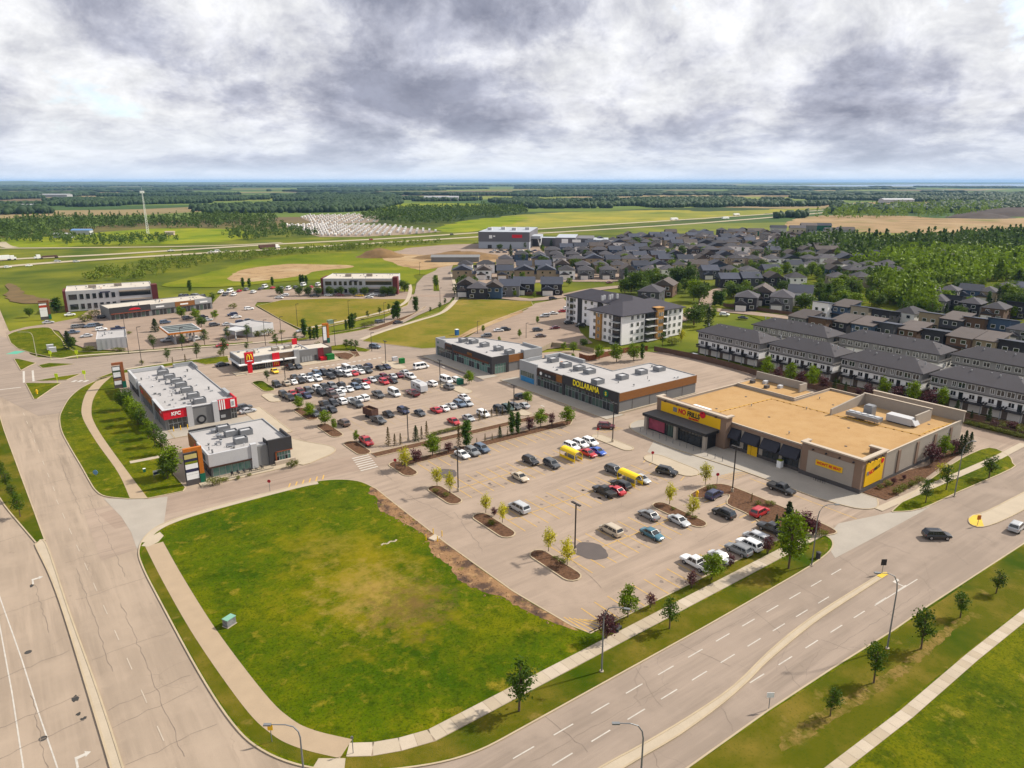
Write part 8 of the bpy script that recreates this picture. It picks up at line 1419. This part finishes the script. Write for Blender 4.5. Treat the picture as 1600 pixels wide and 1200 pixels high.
# mobile mast
p = g(231, 366); t = thing('mobile_mast', 'tall lattice mobile phone mast beyond the highway', 'mast', (p.x, p.y, 0)); mb = MB(); H_ = 51
for a in (0, 2.09, 4.19): mb.tube([(1.7 * math.cos(a), 1.7 * math.sin(a), 0), (.5 * math.cos(a), .5 * math.sin(a), H_)], [.19, .12], 5)
for k in range(22):
    z0, z1 = H_ * k / 22, H_ * (k + 1) / 22; r0, r1 = 1.7 - 1.2 * k / 22, 1.7 - 1.2 * (k + 1) / 22
    for i in range(3): a, b_ = 2.09 * i, 2.09 * (i + 1); mb.tube([(r0 * math.cos(a), r0 * math.sin(a), z0), (r1 * math.cos(b_), r1 * math.sin(b_), z1)], .075, 4)
mb.build('lattice', M_WHT, t)
for k in range(6): a = k * 1.05; MB().box(-.25, .25, -.2, .2, -1.4, 1.4).build('antenna', M_WHT, t).location = (2.2 * math.cos(a), 2.2 * math.sin(a), H_ - 1.5)
MB().tube([(2.0 * math.cos(k * .6), 2.0 * math.sin(k * .6), H_ - 1.5) for k in range(12)], .15, 5).build('antenna_ring', M_WHT, t); MB().tube([(0, 0, H_), (0, 0, H_ + 4)], .08, 5).build('lightning_rod', M_WHT, t)
# cart shelters
for (u, v, lab) in ((892, 713, 'far yellow cart shelter with barrel roof'), (984, 750, 'near yellow cart shelter with barrel roof')):
    p = g(u, v, .6); t = thing('cart_shelter', lab, 'cart shelter', (p.x, p.y, .03), 0, 'yellow cart shelters'); W_, L2 = 1.15, 2.6
    mb = MB(); n = 8; o_ = [(W_ * math.cos(math.pi * k / n), 1.75 + .75 * math.sin(math.pi * k / n)) for k in range(n + 1)]
    for y in (-L2, L2): mb.v += [(x, y, z) for x, z in o_]
    mb.f += [(k, k + 1, n + 2 + k, n + 1 + k) for k in range(n)]; mb.m += [0] * n; rf = mb.build('roof', mat('shelter_yellow', (.78, .52, .008), .4, .02) if 'shelter_yellow' not in bpy.data.materials else bpy.data.materials['shelter_yellow'], t)
    for sx in (-1, 1):
        for y in (-L2, 0, L2): MB().box(sx * W_ - .05, sx * W_ + .05, y - .05, y + .05, 0, 1.76).build('post', bpy.data.materials['shelter_yellow'], t)
        MB().box(sx * W_ - .03, sx * W_ + .03, -L2, L2, .15, .75).build('side_panel', bpy.data.materials['shelter_yellow'], t)
    MB().box(-.4, .4, -1.8, 1.8, .3, .95).build('nested_carts', M_METAL, t)
# utility box, bollards, hydrants and the rest
def box_thing(name, label, cat, u, v, w, d, h, m, lid=None, rz=0.0, z=.1, group=None):
    p = g(u, v); t = thing(name, label, cat, (p.x, p.y, z), rz, group); MB().box(-w / 2, w / 2, -d / 2, d / 2, 0, h).build('cabinet', m, t); MB().box(-w / 2 - .05, w / 2 + .05, -d / 2 - .05, d / 2 + .05, h, h + .1).build('lid', lid or m, t); MB().box(-w / 2 - .1, w / 2 + .1, -d / 2 - .1, d / 2 + .1, -.05, .06).build('pad', M_CONC, t); return t
box_thing('utility_box', 'mint-topped utility box beside the path on the empty lawn', 'utility box', 359, 977, 1.5, 1.0, 1.15, mat('mural_wrap', alb(150, 150, 150), .6, .5, 3.0), mat('mint_lid', alb(150, 206, 180), .5), R(25))
box_thing('transformer_box', 'white transformer cabinet on the oval lawn, rear one', 'utility box', 79, 546, 2.2, 1.6, 1.7, M_WCLAD); box_thing('transformer_box', 'white transformer cabinet on the oval lawn, front one', 'utility box', 83, 550, 2.2, 1.6, 1.6, M_WCLAD)
box_thing('portable_toilet', 'blue portable toilet at the vacant field edge', 'portable toilet', 714, 524, 1.3, 1.3, 2.4, mat('blue_plastic', alb(50, 130, 200), .5), M_WHT); box_thing('green_kiosk', 'green recycling bin right of the burger restaurant', 'bin', 516, 562, 2.6, 2.0, 1.9, mat('green_steel', alb(20, 130, 50), .6)); box_thing('green_kiosk', 'green cabinet at the burger lot exit island', 'utility box', 628, 568, 1.8, 1.4, 1.7, bpy.data.materials['green_steel']); box_thing('green_kiosk', 'teal cabinet beside the white van', 'utility box', 719, 601, 1.8, 1.5, 1.7, M_TEALB); box_thing('green_kiosk', 'pale cabinet at the burger lot exit island', 'utility box', 617, 564, 1.8, 1.2, 1.3, M_WCLAD); box_thing('donation_box', 'lime and white bin before the supermarket awnings', 'bin', 1218, 731, 1.1, 1.0, 1.7, M_WHT, M_LIME, 0, .12); box_thing('utility_box', 'grey box on the dry triangular field', 'utility box', 516, 506, 2.4, 1.8, 1.6, mat('sage_box', alb(150, 176, 160), .6)); box_thing('red_kiosk', 'red bin beside the green bin of the burger restaurant', 'bin', 506, 563, 2.4, 1.4, 1.1, M_RED)
p = g(1278, 873); t = thing('litter_bin', 'dark litter bin on the verge below the exit lamp', 'bin', (p.x, p.y, .1)); MB().tube([(0, 0, 0), (0, 0, 1.0)], .38, 12).build('drum', M_CHAR, t); MB().tube([(0, 0, 1.0), (0, 0, 1.15), (0, 0, 1.22)], [.42, .4, .2], 12).build('lid', M_CHAR, t)
p = g(679, 842); t = thing('inspection_chamber', 'pale concrete chamber lid with yellow posts at the lawn edge', 'utility chamber', (p.x, p.y, .1), R(20)); MB().box(-.9, .9, -.7, .7, 0, .25).build('slab', M_CONC2, t)
for x, y in ((-1.3, .9), (1.2, 1.3), (1.4, -.6), (-.6, -1.2)): MB().tube([(x, y, 0), (x, y, 1.1)], .08, 8).build('post', M_YELP, t)
p = g(609, 848); mb = MB()
for k in range(14): x, y = p.x + (k - 7) * .22, p.y + .2 * math.sin(k); mb.add([(x - .2, y - .2, .1), (x + .2, y - .15, .1), (x + .15, y + .2, .1), (x - .2, y + .15, .1), (x, y, .26)], [(0, 1, 4), (1, 2, 4), (2, 3, 4), (3, 0, 4)])
tag(mb.build('rubble', M_CONC), 'small grey rubble line in the grass of the empty lawn', 'rubble', None, 'stuff')
def hydrant(u, v, label):
    p = g(u, v); t = thing('fire_hydrant', label, 'hydrant', (p.x, p.y, .1)); MB().tube([(0, 0, 0), (0, 0, .7), (0, 0, .8), (0, 0, .95)], [.16, .15, .2, .08], 10).build('barrel', M_YELP, t); MB().tube([(-.28, 0, .55), (.28, 0, .55)], .09, 8).build('nozzle', M_YELP, t); t.scale = (1.5, 1.5, 1.5)
hydrant(58, 616, 'yellow hydrant on the triangular traffic island'); hydrant(1089, 777, 'yellow hydrant on the mulch island')
for i in range(13):
    y = 93.4 + 2.1 * i; t = thing('bollard', f'slim grey bollard, {ORD[12 - i]} from the left before the supermarket entrance', 'bollard', (129.2 - .09 * (i > 6) * (i - 6), y, .12), 0, 'bollards at the supermarket entrance'); MB().tube([(0, 0, 0), (0, 0, 1.1)], .07, 8).build('post', M_GREY, t); MB().tube([(0, 0, 1.1), (0, 0, 1.15)], .09, 8).build('cap', M_CHAR, t)
for i in range(3): t = thing('bollard', f'yellow bollard, {ORD[i]} from the left before the chicken shop window', 'bollard', (32.6 + 1.7 * i, 190.3, .12), 0, 'yellow bollards'); MB().tube([(0, 0, 0), (0, 0, 1.2)], .11, 8).build('post', M_YELP, t); MB().tube([(0, 0, 1.2), (0, 0, 1.26)], [.11, .05], 8).build('cap', M_YELP, t)
t = thing('bicycle_rack', 'black bicycle rack before the supermarket corner wall', 'bicycle rack', (136.3, 73.6, .12))
for i in range(5): MB().tube([(0, i * .55 - 1.1, 0), (0, i * .55 - 1.1, .75), (.0, i * .55 - .85, .85), (0, i * .55 - .7, .75), (0, i * .55 - .7, 0)], .035, 6).build('hoop', M_BLK, t)
for i, (x, y) in enumerate(((61.8, 61.9), (62.7, 62.3))):
    t = thing('bench', ['dark bench by the path, left of two', 'dark bench by the path, right of two'][i], 'bench', (g(959 + 8 * i, 986).x, g(959 + 8 * i, 986).y, .11), R(20), 'dark benches'); MB().box(-.6, .6, -.2, .2, .42, .48).build('seat', M_CHAR, t); MB().box(-.6, .6, .2, .26, .48, .9).build('backrest', M_CHAR, t); MB().box(-.55, -.48, -.2, .2, 0, .42).build('leg', M_CHAR, t); MB().box(.48, .55, -.2, .2, 0, .42).build('leg', M_CHAR, t)
def road_sign(u, v, h, w, hh, m, label, name='road_sign', a=0.0, post=M_GALV, group='road signs', round_=False):
    p = g(u, v); t = thing(name, label, 'sign', (p.x, p.y, .05), R(-36) + a, group); MB().tube([(0, 0, 0), (0, 0, h)], .05, 6).build('post', post, t)
    if round_: MB().tube([(0, -.06, h), (0, -.1, h)], w / 2, 8).build('panel', m, t)
    else: MB().box(-w / 2, w / 2, -.1, -.06, h - hh, h).build('panel', m, t)
M_FLUO = mat('fluorescent_yellow', (.62, .80, .02), .5, .02)
for u, v, lab in ((90, 598, 'fluorescent crossing sign on the narrow island'), (121, 560, 'fluorescent crossing sign beside the white cabinet lawn'), (80, 561, 'fluorescent crossing sign nearest the pale street lamp'), (133, 593, 'fluorescent crossing sign beside the painted crossing')): road_sign(u, v, 3.0, 1.1, 1.2, M_FLUO, lab, post=M_FLUO)
road_sign(1527, 822, 2.2, .7, .9, mat('orange_marker', alb(240, 140, 40), .5), 'orange marker on the yellow nose of the right median'); road_sign(1378, 896, 2.6, .9, 1.1, M_BLK, 'black keep-right sign on the median tip'); road_sign(1201, 1108, 2.4, .9, .7, M_WHT, 'small white street sign on the lower verge'); road_sign(425, 1160, 2.6, .6, .9, M_YELP, 'yellow warning sign on the bottom corner verge'); road_sign(552, 1178, 2.4, .3, .3, M_GALV, 'thin bare post at the walk junction')
M_STOP = mat('stop_red', (.4, .02, .03), .5)
for u, v, lab in ((618, 734, 'red stop sign at the first planting island'), (1019, 722, 'red stop sign by the concrete island before the entrance'), (1120, 757, 'red stop sign on the mulch island tip'), (934, 684, 'red stop sign below the DOLLARAMA corner'), (422, 768, 'small dark sign beside the internal drive')): road_sign(u, v, 2.3, .75, .75, M_STOP, lab, round_=True)
p = g(251, 744); t = thing('real_estate_sign', 'white and navy notice board on the lawn beside the pylon sign', 'sign', (p.x, p.y, .1), R(8)); MB().box(-1.4, 1.4, -.05, .05, .5, 1.5).build('board', M_WHT, t); MB().box(-1.4, .5, -.08, -.05, .6, 1.15).build('panel', M_NAVY, t); MB().box(-1.4, -1.3, -.05, .05, 0, .5).build('leg', M_GALV, t); MB().box(1.3, 1.4, -.05, .05, 0, .5).build('leg', M_GALV, t)
p = g(226, 738); t = thing('cable_pedestal', 'small green cable pedestal left of the notice board', 'utility box', (p.x, p.y, .1)); MB().box(-.25, .25, -.2, .2, 0, .75).build('case', M_TEALB, t); MB().box(-.27, .27, -.22, .22, .75, .82).build('lid', M_WHT, t)
p = g(150, 744); t = thing('round_notice', 'small round blue notice on the boulevard lawn', 'sign', (p.x, p.y, .1), R(-36)); MB().tube([(0, -.03, .8), (0, .03, .8)], .55, 14).build('disc', mat('pale_blue', alb(130, 180, 220), .5), t); MB().tube([(0, 0, 0), (0, 0, .5)], .05, 6).build('post', M_GALV, t)
# patio railing of the corner shop
t = thing('patio_railing', 'black iron railing round the corner shop patio', 'railing', (38, 150.6, .12)); MB().box(-6, 7, -.03, .03, .95, 1.02).build('top_rail', M_BLK, t); MB().box(-6, 7, -.03, .03, .12, .17).build('bottom_rail', M_BLK, t); bal = MB().box(-.015, .015, -.015, .015, .17, .95).mesh('baluster', M_BLK)
for k in range(53): put('baluster', bal, t, (-6 + .25 * k, 0, 0))
for k in range(6): t2 = thing('patio_umbrella', f'folded dark patio chair stack, {ORD[k]} from the left behind the railing', 'chair', (36.4 + 1.3 * k, 151.9, .12), R(20 * k), 'patio chairs'); MB().box(-.25, .25, -.25, .25, .42, .48).build('seat', M_BLK, t2); MB().box(-.25, .25, .2, .26, .48, .95).build('backrest', M_BLK, t2); [MB().box(a - .03, a + .03, b_ - .03, b_ + .03, 0, .42).build('leg', M_BLK, t2) for a in (-.2, .2) for b_ in (-.2, .2)]; t2.name = 'patio_chair'; t2['label'] = f'black patio chair, {ORD[k]} from the left behind the corner shop railing'
# timber fences
M_FN = mat('fence_timber', alb(150, 92, 58), .85, .2, .8); M_FD = mat('fence_timber_dark', alb(120, 92, 76), .85, .2, .8)
def fence(name, label, pts, h, m, step=1.6):
    P = dens(pts, step); t = thing(name, label, 'fence', (P[0][0], P[0][1], 0), 0, 'timber fences'); cache = {}
    for i, (a, b_) in enumerate(zip(P, P[1:])):
        d = Vector(b_) - Vector(a); an = math.atan2(d.y, d.x); L_ = round(d.length - .04, 2)
        if L_ not in cache: cache[L_] = MB().box(-L_ / 2, L_ / 2, -.03, .03, .08, h).mesh('fence_panel', m); cache['p'] = MB().box(-.06, .06, -.06, .06, 0, h + .1).mesh('fence_post', m)
        c = (Vector(a) + Vector(b_)) / 2 - Vector(P[0]); put('fence_panel', cache[L_], t, (c.x, c.y, rtree.uniform(-.04, .04)), an); q_ = Vector(a) - Vector(P[0]); put('fence_post', cache['p'], t, (q_.x, q_.y, 0), an)
fence('timber_fence', 'curved reddish timber fence behind the retail terrace', smooth(gl([(905, 560), (920, 564), (945, 558), (980, 551), (1012, 548)]), 3), 2.0, M_FN); fence('timber_fence', 'dark timber fence before the leftmost townhouse row', smooth(gl([(1022, 549), (1075, 559), (1140, 575), (1190, 590)]), 3), 2.0, M_FD); fence('timber_fence', 'long timber fence behind the supermarket bed', gl([(1200, 592), (1300, 616), (1420, 643), (1510, 662), (1600, 684)]), 1.6, M_FD); fence('timber_fence', 'dark timber fence along the estate front gardens', gl([(722, 457), (760, 460), (820, 461), (880, 459)]), 1.8, M_FD, 3.0); fence('timber_fence', 'pale fence below the apartment parking lot', gl([(842, 552), (862, 542), (900, 545), (928, 552)]), 1.8, mat('pale_fence', alb(188, 170, 144), .85, .1), 2.0); fence('timber_fence', 'brown fence along the estate street right of the apartments', gl([(1130, 479), (1180, 485), (1240, 494)]), 1.8, M_FD, 3.0)
# spoil heaps
def heap(name, label, u, v, r, h, m):
    p = g(u, v); mb = MB(); n, k_ = 22, 7
    for j in range(k_):
        for i in range(n): a = 2 * math.pi * i / n; f = j / (k_ - 1); rr = r * (1 - f) * (1 + .25 * mnoise.noise(Vector((math.cos(a) * 2, math.sin(a) * 2, f * 3 + u)))); mb.v.append((rr * math.cos(a) * 1.5, rr * math.sin(a), h * (math.sin(f * math.pi / 2) ** 1.2) * (1 + .15 * mnoise.noise(Vector((a, f * 4, v))))))
    for j in range(k_ - 1):
        for i in range(n): mb.f.append((j * n + i, j * n + (i + 1) % n, (j + 1) * n + (i + 1) % n, (j + 1) * n + i)); mb.m.append(0)
    o = mb.build(name, m, None, True); o.location = (p.x, p.y, 0); o.rotation_euler = (0, 0, R(-36)); tag(o, label, 'earth mound')
M_EARTH = mat('brown_earth', alb(150, 118, 76), .95, .3, .15); M_DEARTH = mat('dark_earth', alb(84, 70, 62), .95, .2, .1)
heap('earth_mound', 'pointed brown spoil heap at the road bend clearing', 594, 401, 14, 7, M_EARTH); heap('earth_mound', 'low brown spoil bank before the arena', 720, 402, 26, 5, M_EARTH); heap('earth_mound', 'dark topsoil bank at the far right field', 1585, 336, 70, 14, M_DEARTH); heap('earth_mound', 'second dark topsoil bank left of the far right one', 1530, 340, 40, 9, M_DEARTH)

# ================================================================ air
hz_ = MB().box(-50000, 50000, -50000, 50000, -2.0, 118); o = hz_.build('haze', None); o.data.materials.clear()
mh = bpy.data.materials.new('haze_air'); mh.use_nodes = True; nt = mh.node_tree; nt.nodes.clear(); out = nt.nodes.new('ShaderNodeOutputMaterial'); pv = nt.nodes.new('ShaderNodeVolumePrincipled'); pv.inputs['Color'].default_value = (.36, .62, 1.0, 1); pv.inputs['Density'].default_value = HAZE; pv.inputs['Anisotropy'].default_value = 0.0; nt.links.new(pv.outputs[0], out.inputs['Volume']); o.data.materials.append(mh); o['kind'] = 'stuff'
tag(o, 'thin blue air haze over the whole district', 'haze', None, 'stuff')
